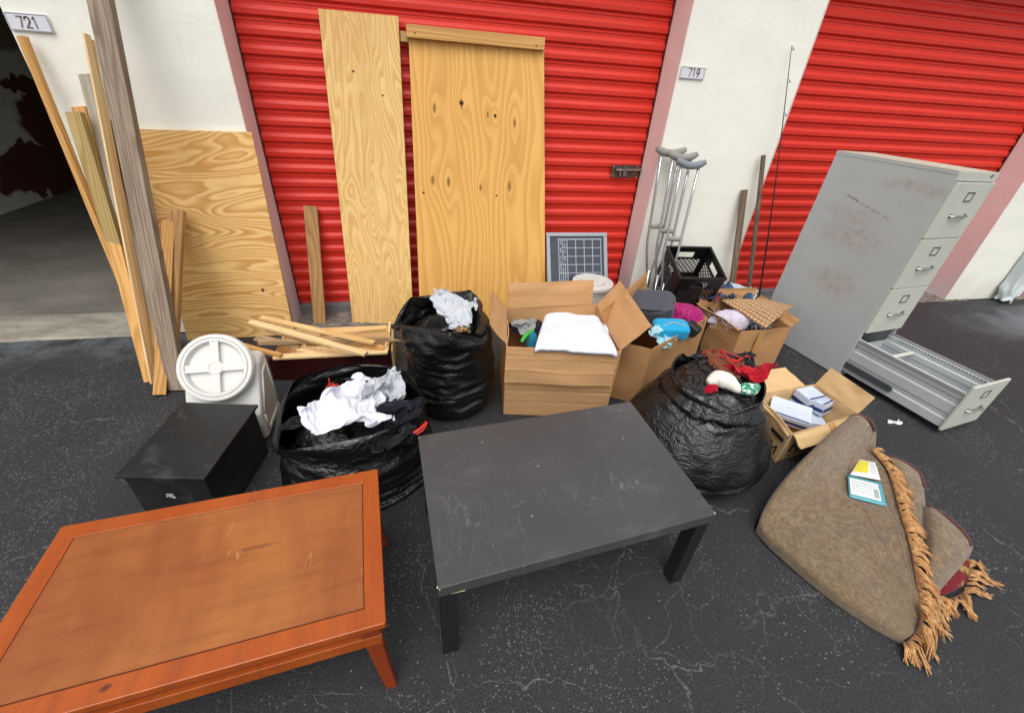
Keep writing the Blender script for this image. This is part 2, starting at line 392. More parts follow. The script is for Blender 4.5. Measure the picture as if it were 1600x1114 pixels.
def m_cloth(name, c, var=.1, bsc=260, ro=.9, c2=None, msc=3.0, pat=None):
    t = NT(name); c = lin(c); n1 = t.noise(t.obj, msc, 4, .6)
    dk = tuple(x*(1-var) for x in c[:3]); lt = tuple(min(1, x*(1+var*.6)) for x in c[:3])
    col = t.mix(n1, dk, lt)
    if c2: col = t.mix(t.ss(t.noise(t.warp(t.obj, 9, .06), pat or 18, 3, .6), .52, .58), col, c2)
    h = t.add(t.mul(t.noise(t.obj, bsc, 2, .6), .35), t.noise(t.warp(t.obj, 12, .05), 28, 4, .6))
    return t.out(col, ro, t.bump(h, .4, .006), spec=.15, Sheen_Weight=.15)
def m_stain_wood(name, a, b, K=2.0, gl=.45, ro=.26, scr=True, nx=2.2, ny=.8):
    t = NT(name); v = t.uv; w = t.warp(v, 1.8, .25)
    f = t.noise(t.vec(w, (nx, ny, 1)), 1.4, 5, .6); g = t.noise(t.vec(t.warp(v, 3, .02), (4, 120, 1)), 1.0, 4, .65)
    g2 = t.noise(t.vec(t.warp(v, 2, .1), (2.5, 22, 1)), 1.0, 3, .6)
    col = t.mix(t.ss(f, .32, .68), a, b)
    col = t.mix(t.mul(t.ss(g2, .45, .7), .30), col, '6b3a1c'); col = t.mix(t.mul(t.ss(g, .48, .75), .30), col, '6b3a1c')
    rr = t.add(ro, t.mul(t.noise(v, 6, 4, .6), .16))
    if not scr: col = t.mix(t.spot(t.warp(v, 40, .01), (.03, .30, 0), (.007, .010, 9), .6), col, '5a2c14')
    if scr:
        def sc(rot, off, s_, wd):
            q = t.warp(t.vec(v, (s_, s_*.2, 1), off, (0, 0, rot)), 1.0, .3); x = t.ma('ABSOLUTE', t.sub(t.noise(q, 1.0, 2, .5), .5))
            return t.mul(t.sub(1.0, t.ss(x, 0.0, wd)), t.ss(t.noise(t.vec(v, (1, 1, 1), off), 5, 3, .6), .58, .64))
        sm = t.mx(sc(.4, (1, 2, 0), 9, .003), sc(-.9, (4, 7, 0), 11, .003)); col = t.mix(t.mul(sm, .6), col, 'd9a47a')
        s2 = t.ss(t.noise(t.warp(v, 6, .1), 3, 4, .6), .54, .72); col = t.mix(t.mul(s2, .45), col, '84482a'); rr = t.add(rr, t.mul(s2, .08))
        s3 = t.spot(t.warp(v, 30, .01), (.5, .26, 0), (.05, .006, 9), .5); col = t.mix(t.mul(s3, .5), col, '55301e')
    return t.out(col, rr, t.bump(g, .06, .002), spec=gl)
def m_blacktop():
    t = NT('black_laminate'); v = t.uv
    n1 = t.noise(v, 2.4, 5, .6); col = t.mix(n1, '3a3a3b', '4d4d4e')
    def scr(rot, off, sc, wd, lo):
        w = t.warp(t.vec(v, (sc, sc*.22, 1), off, (0, 0, rot)), 1.2, .5)
        a = t.ma('ABSOLUTE', t.sub(t.noise(w, 1.0, 2, .5), .5))
        return t.mul(t.sub(1.0, t.ss(a, 0.0, wd)), t.ss(t.noise(t.vec(v, (1, 1, 1), off), 3.0, 3, .6), lo, lo+.12))
    s = t.mx(scr(.5, (1, 4, 0), 7, .006, .52), t.mx(scr(-.7, (5, 2, 0), 9, .006, .54), t.mx(scr(1.2, (9, 7, 0), 11, .007, .52), scr(2.2, (2, 9, 0), 8, .005, .5))))
    f = t.ss(t.noise(v, 90, 3, .7), .4, .7)
    col = t.mix(t.mul(t.mul(s, f), .36), col, 'a8a8a4')
    hz = t.ss(t.noise(t.warp(t.vec(v, (1, 2.5, 1), (0, 0, 0), (0, 0, .6)), 5, .2), 4, 6, .7), .5, .78); col = t.mix(t.mul(hz, .25), col, '77777a')
    sp = t.n('ShaderNodeTexVoronoi', {'Vector': v, 'Scale': 34.0}); sel = t.ma('GREATER_THAN', t.sep(sp.outputs['Color'])[0], .93)
    col = t.mix(t.mul(t.mul(t.sub(1.0, t.ss(sp.outputs['Distance'], .05, .2)), sel), .5), col, 'b0b0ac')
    return t.out(col, t.add(t.add(.30, t.mul(hz, .2)), t.mul(n1, .1)), t.bump(t.noise(v, 300, 2, .5), .05, .001), spec=.5)
def m_cab(name, c1, c2, rust=True):
    t = NT(name); v = t.obj; w = t.warp(t.warp(v, 5, .12), 30, .03)
    n1 = t.noise(v, 2, 5, .6); col = t.mix(n1, c1, c2)
    if rust:
        def S_(c, r, e=.5): return t.spot(w, c, r, e)
        sm = t.ss(t.noise(t.warp(v, 20, .04), 24, 6, .75), .46, .6)
        a = t.mx(S_((0, .42, .98), (.2, .13, .05), .6), t.mx(S_((0, .36, .86), (.2, .18, .07), .6), S_((0, .33, .55), (.2, .13, .08), .6)))
        a = t.mx(a, S_((0, .15, 1.2), (.2, .2, .03), .6))
        col = t.mix(t.mul(a, .22), col, 'a3947e'); col = t.mix(t.mul(t.mul(a, sm), .32), col, '8d6a5a')
        # scuffs running downwards to the front
        x = t.sep(v); ln = t.ma('ABSOLUTE', t.sub(x[2], t.add(.96, t.mul(x[1], .25)))); ln = t.mul(t.sub(1.0, t.ss(t.add(ln, t.mul(t.noise(v, 40, 3, .7), .02)), .008, .022)), t.mul(t.ss(x[1], .14, .2), t.sub(1.0, t.ss(x[1], .5, .56))))
        col = t.mix(t.mul(t.mul(ln, t.ss(t.noise(v, 46, 3, .7), .44, .6)), .8), col, '6e3f38')
        sp = t.ss(t.noise(t.warp(v, 60, .01), 34, 5, .8), .665, .7); col = t.mix(t.mul(sp, .55), col, '6f675c')
    gm = t.mul(t.ss(t.noise(v, 7, 6, .7), .5, .75), .2); col = t.mix(gm, col, '8d8a7c')
    return t.out(col, t.add(.42, t.mul(n1, .15)), t.bump(t.noise(v, 4, 3, .5), .12, .02), spec=.4)
EDGE_U = .70
def m_rug():
    t = NT('rug_backing'); v = t.uv; w = t.warp(v, 7, .10)
    r = t.ma('SINE', t.mul(t.noise(t.vec(w, (1, 1, 1)), 9.0, 2, .5), 46.0)); n1 = t.noise(v, 3, 5, .6)
    sw = t.ma('SINE', t.mul(t.noise(t.warp(v, 16, .05), 13, 2, .5), 30.0))
    col = t.mix(n1, '5f4d3a', '715e47'); col = t.mix(t.mul(t.ss(r, .0, .7), .5), col, '887558'); col = t.mix(t.mul(t.ss(sw, .1, .8), .4), col, '5b473a'); s3 = t.ma('SINE', t.mul(t.noise(t.warp(v, 22, .04), 26, 2, .5), 26.0)); col = t.mix(t.mul(t.ss(s3, .2, .8), .3), col, '8d7a5c')
    x = t.sep(v); be = t.add(x[0], t.mul(t.noise(v, 3, 2, .5), .02)); bd = t.ma('MINIMUM', t.ma('ABSOLUTE', t.sub(be, EDGE_U-.035)), t.ma('MINIMUM', t.ma('ABSOLUTE', t.sub(be, EDGE_U-.055)), t.ma('ABSOLUTE', t.sub(be, EDGE_U-.13)))); 
    col = t.mix(t.mul(t.sub(1.0, t.ss(bd, .002, .006)), .6), col, '4f3b33')
    rd = t.mul(t.ss(t.noise(t.vec(v, (1.5, 3, 1)), 2.0, 4, .6), .5, .7), .38); col = t.mix(rd, col, '6f4a44')
    wv = t.mul(t.ma('SINE', t.mul(x[0], 1300.0)), t.ma('SINE', t.mul(x[1], 1300.0)))
    fz = t.noise(v, 260, 3, .7); col = t.mix(t.mul(t.ss(fz, .4, .7), .25), col, 'b0a083')
    return t.out(col, .95, t.bump(t.add(t.mul(wv, .2), t.add(t.mul(r, .4), fz)), .5, .004), spec=.1, Sheen_Weight=.3)
def XP(x, y, xx):
    v = ray(x, y); return CAMPOS+v*((xx-CAMPOS.x)/v.x)
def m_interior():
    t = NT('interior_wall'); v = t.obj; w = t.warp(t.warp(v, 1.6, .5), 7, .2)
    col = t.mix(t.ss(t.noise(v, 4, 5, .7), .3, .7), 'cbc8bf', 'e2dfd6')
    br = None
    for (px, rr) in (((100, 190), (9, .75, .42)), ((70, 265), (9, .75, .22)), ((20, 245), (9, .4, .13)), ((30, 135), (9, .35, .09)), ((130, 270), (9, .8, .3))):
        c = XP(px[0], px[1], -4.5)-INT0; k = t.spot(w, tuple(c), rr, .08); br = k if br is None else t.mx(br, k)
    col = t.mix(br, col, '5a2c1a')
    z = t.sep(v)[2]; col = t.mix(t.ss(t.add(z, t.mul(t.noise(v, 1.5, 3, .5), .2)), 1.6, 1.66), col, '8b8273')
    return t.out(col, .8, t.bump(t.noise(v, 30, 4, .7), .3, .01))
INT0 = Vector((0, 0, 0))
def m_concrete(name, a, b, sc=3):
    t = NT(name); v = t.obj; n1 = t.noise(t.vec(v, (1, 2.2, 1)), sc, 6, .65); n2 = t.noise(v, 60, 4, .7)
    col = t.mix(t.ss(n1, .3, .7), a, b); col = t.mix(t.mul(t.ss(n2, .5, .7), .3), col, '4a463f')
    return t.out(col, .8, t.bump(t.add(n1, t.mul(n2, .5)), .6, .012))
MAT = {}
MAT['asphalt'] = m_asphalt(); MAT['wall'] = m_wall(); MAT['pink'] = m_pink(); MAT['red'] = m_red()
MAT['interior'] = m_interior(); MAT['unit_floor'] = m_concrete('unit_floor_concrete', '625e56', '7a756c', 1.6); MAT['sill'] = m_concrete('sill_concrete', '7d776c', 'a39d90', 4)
MAT['guide'] = paint('dark_guide_track', '5a1712', .5, .3, 20); MAT['rubble'] = m_concrete('door_threshold_rubble', '5b534b', '8b8379', 14)
MAT['rail'] = paint('galvanised_bottom_rail', '8d9296', .45, .2, 9, .6, .1)
MAT['card'] = m_card('cardboard_tan', 'b98d60', 'c59b6f'); MAT['card2'] = m_card('cardboard_brown', 'ad8155', 'ba8e61', lines=False); MAT['card3'] = m_card('cardboard_pale', 'c8a677', 'd2b285', lines=False)
MAT['card_in'] = m_card('cardboard_inside', 'b48758', 'c29565', lines=False)
MAT['tape'] = paint('packing_tape', 'b98a55', .28, .1, 8, 0, .05)
MAT['bagA'] = m_bag('black_bag_plastic', .6, .27); MAT['bagB'] = m_bag('thin_black_bag_plastic', .15, .24)
MAT['blacktop'] = m_blacktop(); MAT['blackwood'] = paint('black_painted_wood', '1c1c1d', .42, .25, 5, 0, .08, 40, .5)
MAT['chip'] = paint('bare_chipboard', 'cdb88c', .8, .2, 60)
MAT['orange'] = m_stain_wood('orange_varnished_wood', '9c440c', 'ac5214', 2, .5, .24, False, 1.2, 3.5); MAT['inlay'] = m_stain_wood('inlaid_veneer', '8c4a23', 'a96732')
MAT['darkorange'] = m_stain_wood('dark_orange_apron', '7d3010', '923c14', 2, .45, .3, False)
MAT['groove'] = paint('groove_dark', '5a2a14', .6)
MAT['blackmetal'] = paint('scuffed_black_paint', '202021', .42, .4, 12, .0, .12, 90, .5, '4a4a48', 7)
MAT['scuff'] = paint('scuff_pale', 'c9c5bb', .8)
MAT['whiteplastic'] = paint('white_plastic', 'cfcec8', .38, .06, 5, 0, .04, 40, .5); MAT['greyplastic'] = paint('translucent_grey_plastic', 'b5b3aa', .42, .08, 5)
MAT['cab'] = m_cab('grey_cabinet_steel', 'abafb0', 'b5b8b8'); MAT['cabfront'] = m_cab('beige_cabinet_steel', 'b9bbb0', 'c5c7bc', False); MAT['cabtop'] = m_cab('cream_cabinet_top', 'b9b6a6', 'c7c2b2', False)
MAT['steel'] = paint('chromed_steel', 'a7a8a6', .25, .1, 20, .9, .05); MAT['gap'] = paint('black_parts_gap_shade', '15140f', .9)  # last one: near-black for painted gap shade, also slots, nail heads and zip
MAT['tray'] = paint('grey_drawer_steel', 'c2c7c9', .4, .1, 6, .2); MAT['darkrail'] = paint('dark_slide_rail', '5b6066', .4, .15, 20, .5)
MAT['alu'] = paint('brushed_aluminium', 'c9cbcc', .3, .06, 30, .85, .05); MAT['greyrubber'] = paint('grey_rubber', '8c8b84', .75, .15, 20); MAT['bluerubber'] = paint('blue_grey_rubber', '80858c', .7, .1, 20)
MAT['crate'] = paint('black_crate_plastic', '101011', .4, .2, 20, 0, .05)
MAT['frame'] = paint('grey_aluminium_frame', '9a9fa3', .42, .12, 14, .5, .08); 
MAT['rust'] = paint('rusty_latch', '5a4236', .6, .4, 40, .4, .3, 80, .5, 'a09488', 40)
MAT['spout'] = paint('grey_downspout_paint', 'c2cacb', .5, .08, 6, 0, .08, 40, .4); MAT['spoutin'] = paint('downspout_inside', '6b6a64', .8, .2)
MAT['sign'] = paint('white_sign_board', 'dcdde2', .35, .03); MAT['signink'] = paint('mauve_sign_ink', '8d7580', .6, .1); MAT['signedge'] = paint('grey_sign_edge', '9d9aa6', .5, .1)
MAT['rug'] = m_rug(); MAT['fringe'] = m_cloth('orange_rug_fringe', 'b58452', .25, 400, c2='cb9d69', pat=50); MAT['rugred'] = m_cloth('red_rug_pile', '6b1420', .25, 500, c2='8f7a44', pat=14)
MAT['rugedge'] = m_cloth('maroon_rug_edge', '5d3a38', .2, 500)
MAT['white_cloth'] = m_cloth('white_cotton', 'd9dce6', .06); MAT['pale_cloth'] = m_cloth('pale_grey_cotton', 'bfc3c9', .1); MAT['navy'] = m_cloth('navy_cloth', '191b26', .3); MAT['black_cloth'] = m_cloth('black_cloth', '111114', .3)
MAT['leopard'] = m_cloth('spotted_cloth', '9a7a50', .1, c2='1d140c', pat=60); MAT['red_cloth'] = m_cloth('red_knit', 'a80a22', .2, 120); MAT['brown_cloth'] = m_cloth('rust_brown_cloth', '7a4430', .2); MAT['knit'] = m_cloth('white_knit', 'e0ddd2', .08, 120); MAT['green'] = m_cloth('green_white_knit', '2f8a6c', .2, 120, c2='d8e4da', pat=40)
MAT['greybag'] = m_cloth('grey_nylon', '4a4c55', .2, 200, .6); MAT['pink_seq'] = m_cloth('magenta_sequins', 'b3186e', .3, 90, .4, c2='3a1030', pat=130); MAT['blue'] = m_cloth('bright_blue_nylon', '1e9ccb', .12, 200, .45); MAT['ltblue'] = m_cloth('pale_blue_cloth', 'a5d0d8', .08); MAT['denim'] = m_cloth('denim', '33475f', .3, 400, c2='4a6283', pat=30); MAT['wash'] = m_cloth('pale_washed_denim', 'b3c5cf', .12); MAT['fluff'] = m_cloth('lilac_fluff', 'c9c0cf', .12, 300)
MAT['maroon_cloth'] = m_cloth('maroon_cloth', '7a2530', .2); MAT['green_plastic'] = paint('green_toy_plastic', '3fae3a', .35); MAT['teal'] = m_cloth('teal_cloth', '1d6f86', .2); MAT['greyknit'] = m_cloth('mottled_grey_cloth', '9b9c9d', .3)
MAT['drawstring'] = paint('red_drawstring_plastic', 'c41f1c', .35, .2); MAT['whitebox'] = paint('white_carton', 'c9d2e4', .5, .06, 9); MAT['navyink'] = paint('navy_print', '1c3568', .5, .1); MAT['greyink'] = paint('grey_print', '6f7684', .6); MAT['blackink'] = paint('black_print', '151413', .7); MAT['paper'] = paint('white_paper', 'e3e6e6', .7, .05); MAT['teal_label'] = paint('teal_label_print', '58a3ad', .5, .08); MAT['yellow'] = paint('yellow_label_print', 'd8cc3a', .6, .15, 30)
MAT['redwood'] = paint('dark_red_lacquer', '2e0c0a', .22, .3, 5, 0, .04); MAT['rod'] = paint('worn_fishing_rod', '2c2422', .4, .4, 30, 0, .1, 60, .5, '8c4a24', 10)
MAT['glass'] = paint('solar_cell_glass', '363d49', .12, .18, 18, 0, .02, 20, .6); MAT['cellline'] = paint('silver_grid_line', 'a9b0b6', .4, .1)
MAT['rope'] = paint('grey_cord', 'c0bdb2', .8)
# lumber
MAT['plyA'] = wood('plywood_wavy', 'f0ca86', 'cb944c', 14, 3.2, 5.5, 1.0, line=.4, wob=.6, fiber=.2, spots=((.165, 1.58, .008), (.33, 1.47, .007)), spotc='6b4420')
MAT['plyB'] = wood('plywood_knotty', 'eeb868', 'c68a3e', 17, 1.6, 2.4, .42, line=.33, fiber=.15, knots=((.16, 1.42, .035), (.355, 1.45, .03), (.545, 1.40, .022), (.745, 1.36, .03), (.13, 1.01, .035), (.245, 1.0, .035), (.48, .97, .022), (.70, .98, .035), (.60, 1.39, .012)), spots=((.355, 1.455, .016), (.60, 1.395, .012), (.06, .93, .008), (.60, .92, .008)), two='c58f4c')
MAT['plyC'] = wood('plywood_sheet_swirled', 'f3ca86', 'c4883e', 9, 7.5, 2.4, .7, line=.54, horiz=True, wob=.7, fiber=.2, knots=((.62, .9, .06), (.28, .7, .03)), spots=((.12, .95, .012), (.33, .52, .012)), two='c8904a')
MAT['pine'] = wood('pine_lumber', 'e2bf88', 'c39559', 40, .8, 6, .5, line=.5); MAT['pine2'] = wood('pine_orange', 'd8a665', 'b38043', 34, .8, 5, .5, line=.55)
MAT['pine3'] = wood('pine_pale', 'ecd0a0', 'cfa468', 45, .6, 5, .5, line=.45); MAT['olive'] = wood('treated_olive_lumber', 'b59b66', '8f7540', 26, 1.2, 5, .5, line=.5, two='8a7a4a')
MAT['weather'] = wood('weathered_grey_lumber', 'a3927f', '7c6858', 60, .8, 5, .6, line=.5, fiber=.3, weather=.55, ro=.85); MAT['greyboard'] = wood('grey_sealed_board', 'a79e8e', '857a68', 20, .7, 4, .4, line=.3, ro=.5, weather=.15)
MAT['tan'] = wood('dull_tan_board', 'b39a76', '8a6c48', 30, .9, 5, .5, line=.5, weather=.1, ro=.75); MAT['darkboard'] = wood('aged_brown_board', 'bd9460', '9a6e42', 28, 1.1, 4, .5, line=.5, weather=.15, knots=()); MAT['stickw'] = wood('weathered_stick', '82705e', '54453a', 70, .6, 6, .5, line=.5, weather=.5, ro=.9)
# ------------------------------------------------------------------ setting
H_WALL = 3.3
XJ0, XA, XB, XC, XD = -1.826, -.921, 1.634, 2.527, 5.066      # jambs along the wall
REC = .231
g = MB(); gn = 90
g.grid(lambda u, v: V3(-60+120*u, -60+(60-.02)*v, 0), 6, 6)
o = g.build('ground', MAT['asphalt'], origin=(0, 0, 0)); struct(o)
# concrete apron under the doors and at the open unit
def strip(name, mat, x0, x1, y0, y1, z, rough=.004, n=(120, 10)):
    b = MB(); 
    def fn(u, v):
        x = x0+(x1-x0)*u; y = y0+(y1-y0)*v
        if v == 0: y += .016*mnoise.noise(V3(x*9, 3, 0))+.008*mnoise.noise(V3(x*30, 1, 0))
        return V3(x, y, z+rough*mnoise.noise(V3(x*20, y*20, 0))-(.02 if v == 0 else 0))
    b.grid(fn, *n); return struct(b.build(name, mat, origin=(0, 0, 0)))
strip('concrete_sill', MAT['sill'], -4.6, XJ0-.002, -.05, .31, .012, .003)
strip('threshold', MAT['rubble'], XA-.3, XB+.3, -.03, .30, .008, .012, (160, 20))
strip('threshold', MAT['rubble'], XC-.3, XD+.3, -.03, .30, .008, .012, (160, 20))
strip('threshold', MAT['rubble'], XD+.9, 12, -.06, .4, .01, .02, (160, 20))
strip('unit_floor', MAT['unit_floor'], -4.7, XJ0+.3, .312, 6.0, .004, .001)
# building: pillars, headers, unit interior
bl = thing('storage_building', 'white masonry storage building front with pink door reveals', 'building', (0, 0, 0))
def wallpart(name, x0, x1, z0=0, z1=H_WALL, y0=0, y1=REC+.25):
    b = MB(); nx = max(2, int((x1-x0)/.04)); nzz = int((z1-z0)/.04)
    b.grid(lambda u, v: V3(x0+(x1-x0)*u, y0-.0035*mnoise.noise(V3((x0+(x1-x0)*u)*5, 2, (z0+(z1-z0)*v)*5)) if 0 < u < 1 else y0, z0+(z1-z0)*v), nx, nzz)
    b.grid(lambda u, v: V3(x0+(x1-x0)*u, y0+(y1-y0)*v, z0), 1, 1); b.grid(lambda u, v: V3(x0, y0+(y1-y0)*u, z0+(z1-z0)*v), 1, 1); b.grid(lambda u, v: V3(x1, y0+(y1-y0)*u, z0+(z1-z0)*v), 1, 1)
    b.grid(lambda u, v: V3(x0+(x1-x0)*u, y0+(y1-y0)*v, z1), 1, 1); b.grid(lambda u, v: V3(x0+(x1-x0)*u, y1, z0+(z1-z0)*v), 1, 1)
    return b.build(name, MAT['wall'], bl)
wallpart('pillar', XJ0, XA); wallpart('pillar', XB, XC); wallpart('pillar', XD, XD+1.0); wallpart('pillar', XD+3.6, 12)
wallpart('pillar', -7, -4.45)
HDR = 2.44
wallpart('door_header', -4.45, XJ0, HDR, H_WALL); wallpart('door_header', XA, XB, HDR, H_WALL); wallpart('door_header', XC, XD, HDR, H_WALL); wallpart('door_header', XD+1.0, XD+3.6, HDR, H_WALL)
# pink painted reveals, 3 mm proud of the masonry, wrapping a hair round the corner
def reveal(x, sgn, ylo=-.004):
    b = MB(); b.grid(lambda u, v: V3(x+sgn*(.004+.0015*mnoise.noise(V3(0, u*2, v*20))), ylo+(REC+.03-ylo)*u, .004+(HDR-.01)*v), 6, 60)
    b.grid(lambda u, v: V3(x+sgn*.004*u, ylo, .004+(HDR-.01)*v), 1, 60)
    return b.build('painted_reveal', MAT['pink'], bl)
reveal(XA, 1); reveal(XB, -1); reveal(XC, 1); reveal(XD, -1)
# unit interior
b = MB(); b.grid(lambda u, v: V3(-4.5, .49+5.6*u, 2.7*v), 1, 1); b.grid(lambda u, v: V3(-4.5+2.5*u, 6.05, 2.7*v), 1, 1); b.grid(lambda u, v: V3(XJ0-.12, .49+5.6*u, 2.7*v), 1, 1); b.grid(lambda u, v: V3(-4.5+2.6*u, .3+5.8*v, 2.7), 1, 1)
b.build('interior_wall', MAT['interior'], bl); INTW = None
b = MB(); b.box((-7, -.25, H_WALL), (12, 6.2, H_WALL+.12)); b.build('roof', MAT['wall'], bl)
# roll-up doors
PITCHZ = .0879; PH = .477-.0879*5
def rollup(x0, x1, name, label):
    t = thing(name, label, 'door', ((x0+x1)/2, REC, 0))
    pts = []   # (y outward (negative), z)
    z = .075; k0 = 0
    y_in, y_out = 0.0, -.017
    base = PH-PITCHZ*1
    zz = base
    prof = []
    while zz < HDR+.1:
        # dark underside just above zz, then going up: bulge, upper slope, flat recess with a small bead
        prof += [(y_in, zz-.003), (y_out+.002, zz+.004), (y_out, zz+.007), (y_out, zz+.030), (y_out+.002, zz+.034), (-.006, zz+.046), (-.004, zz+.049), (-.004, zz+.066), (-.008, zz+.069), (-.008, zz+.076), (-.001, zz+.081)]
        zz += PITCHZ
    prof = [p for p in prof if .074 < p[1] < HDR+.08]
    b = MB(); nx = 40; rows = []
    for y, z in prof:
        rows.append([b.bm.verts.new(V3(x0+.006+(x1-x0-.012)*i/nx, REC+y+.003*mnoise.noise(V3(i/nx*3, z*.8, 1)), z+.0006*mnoise.noise(V3(i/nx*3, z*9, 5)))) for i in range(nx+1)])
    for A, B in zip(rows, rows[1:]):
        for i in range(nx): b.face([A[i], A[i+1], B[i+1], B[i]])
    b.build('ribbed_curtain', MAT['red'], t, auto=12)
    for xx in (x0+.004, x1-.012):
        b = MB(); b.box((xx, REC-.024, .01), (xx+.008, REC+.02, HDR)); b.build('guide_track', MAT['guide'], t)
    b = MB(); b.beam(V3(x0+.004, REC-.012, .040), V3(x1-.004, REC-.012, .040), .05, .07, up=V3(0, 0, 1)); b.beam(V3(x0+.004, REC-.022, .067), V3(x1-.004, REC-.022, .067), .02, .008, up=V3(0, 0, 1))
    b.build('bottom_rail', MAT['rail'], t, bevel=.002)
    return t
D1 = rollup(XA, XB, 'roll_up_door', 'red ribbed roll-up door behind the two tall plywood pieces')
D2 = rollup(XC, XD, 'roll_up_door', 'red ribbed roll-up door behind the grey filing cabinet')
rollup(XD+1.0, XD+3.6, 'roll_up_door', 'red ribbed roll-up door beyond the downspout')
# latch on door 1
lt = MB(); a = PY(955, 268, REC-.03); c = PY(998, 268, REC-.03)
lt.beam(a, c, .085, .004, side=V3(0, 0, 1), bev=.001)
L0 = lt.build('latch', MAT['rust'], D1)
lt = MB(); lt.tube([a+V3(.03, -.012, .012), c+V3(.02, -.012, .012)], .008, 10); lt.tube([a+V3(.06, -.012, .012), a+V3(.06, -.03, .0), a+V3(.06, -.03, -.03)], .006, 8); lt.beam(a+V3(.1, -.014, -.03), a+V3(.1, -.014, .035), .025, .012)
for dx in (.012, .20):
    for dz in (-.032, .032): lt.sph(a+V3(dx, -.006, dz), .006, 6)
lt.build('bolt', MAT['steel'], L0)
# number signs
DIG = {'7': [[(0, 1), (1, 1), (.38, 0)]], '1': [[(.15, .86), (.5, 1), (.5, 0)]],
       '2': [[(.02, .74), (.1, .92), (.32, 1), (.66, 1), (.9, .9), (.96, .72), (.9, .55), (.6, .36), (.02, 0), (1, 0)]],
       '9': [[(.95, .7), (.9, .88), (.7, 1), (.35, 1), (.1, .88), (.04, .7), (.1, .52), (.35, .42), (.7, .42), (.9, .52), (.95, .7), (.93, .45), (.75, .2), (.45, 0)]]}
def strokes(b, pts3, w, n, th=.0012):
    for p, q in zip(pts3, pts3[1:]):
        d = (q-p).normalized(); b.beam(p-d*w*.35, q+d*w*.35, w, th, side=d.cross(n))
def text_on(b, s, O, X, Y, h, w=.007, gap=1.5, asp=.6):
    n = X.cross(Y); x = 0
    for ch in s:
        for st in DIG[ch]: strokes(b, [O+X*(x+px*h*asp)+Y*(py*h) for px, py in st], w, n)
        x += h*asp*(gap if ch != '1' else gap*.9)
def sign(num, x0, x1, z0, z1, label):
    t = thing('number_sign', label, 'sign', ((x0+x1)/2, 0, z0))
    MB().box((x0, -.010, z0), (x1, -.006, z1)).build('board', MAT['sign'], t, bevel=.001)
    b = MB(); e = .004
    for a, c in (((x0+e, z0+e), (x1-e, z0+e)), ((x1-e, z0+e), (x1-e, z1-e)), ((x1-e, z1-e), (x0+e, z1-e)), ((x0+e, z1-e), (x0+e, z0+e))):
        b.beam(V3(a[0], -.0106, a[1]), V3(c[0], -.0106, c[1]), .003, .0012, side=V3(0, 1, 0).cross(V3(c[0]-a[0], 0, c[1]-a[1])))
    b.build('border', MAT['signedge'], t)
    b = MB(); text_on(b, num, V3(x0+.055 if num[1] == '1' else x0+.045, -.0112, z0+.015), V3(1, 0, 0), V3(0, 0, 1), .04, .006, 1.45, .5)
    b.build('number', MAT['signink'], t)
sign('721', -1.822, -1.652, 1.645, 1.715, 'small white number sign reading 721 above the leaning timber beside the open unit')
sign('719', 1.645, 1.815, 1.655, 1.72, 'small white number sign reading 719 on the pillar above the crutches')
# downspout right of the second pillar
t = thing('downspout', 'pale grey rectangular downspout with torn crumpled bottom end', 'downspout', (5.72, -.06, 0))
b = MB()
sp0, sp1, sy0, sy1 = 5.66, 5.80, -.105, -.012
def spf(u, v):
    z = .03+(H_WALL-.03)*v**1.8; a = u*4; k = int(a) % 4; f = a-int(a)
    P = [(sp0, sy1), (sp0, sy0), (sp1, sy0), (sp1, sy1)]; p, q = P[k], P[(k+1) % 4]
    x, y = p[0]+(q[0]-p[0])*f, p[1]+(q[1]-p[1])*f
    dmg = max(0, 1-(z-.03)/.2)
    x += dmg*.06*mnoise.noise(V3(u*6, 1, z*9)) - dmg*.03; y -= dmg*(.05*abs(mnoise.noise(V3(u*5, 4, z*7)))+.02); z += dmg*.06*mnoise.noise(V3(u*9, 8, 0))
    return V3(x, y, max(z, .004))
b.grid(spf, 48, 60, closeu=True); b.build('pipe', MAT['spout'], t, auto=30)
# ------------------------------------------------------------------ leaning timber
def onray(px, p0, p1):
    """point of the vertical plane through p0,p1 direction... nearest point of a pixel ray to the line p0-p1"""
    v = ray(*px); a = CAMPOS; d = p1-p0; n = v.cross(d); q = (p0-a).cross(d).dot(n)/n.dot(n); return a+v*q
def plank(name, label, base, top, w, th, mat, ytop=-.04, zb=0.0, face=None, bev=.002, ext=1.0, group='boards leaning on the left pillar', cat='board', bow=0, ht=None):
    a = G(base[0], base[1], zb); c = PY(top[0], top[1], ytop)
    if ht:  # line continues to touch the wall above the frame
        for _ in range(8):
            y = a.y+(ytop-a.y)*min(1, c.z/ht); c = PY(top[0], top[1], y)
        c = a+(c-a)*(ht/c.z)
    d = (c-a).normalized(); side = Vector(face) if face else V3(1, 0, 0)
    # lift so the corner rests on the ground
    a = a+d*(th*.5*abs(d.cross(V3(0, 0, 1)).length))
    b = MB(); b.beam(a, c, w, th, side=side, bev=bev, seg=12 if bow else 1, bow=bow); o = b.build(name, mat, origin=a); tag(o, label, cat, group); return o
plank('timber_post', 'long weathered grey timber post rising out of the frame above the leaning boards', (279, 609), (157, 0), .092, .040, MAT['weather'], ytop=-.03, ht=2.35, face=(1, -.10, 0))
plank('timber_batten', 'long square pine batten at the far left, its rounded top just below the 721 sign', (240, 562), (35, 58), .036, .036, MAT['pine2'], ytop=-.045, face=(1, -.5, 0), bev=.007)
plank('timber_board', 'orange pine board standing behind the olive board, longest one at the bottom left', (236, 597), (124, 168), .070, .018, MAT['pine2'], ytop=-.012, face=(1, -.2, 0))
plank('timber_board', 'olive treated board with a long split, second from the left', (240, 572), (117, 176), .078, .030, MAT['olive'], ytop=-.15, face=(1, -.25, 0))
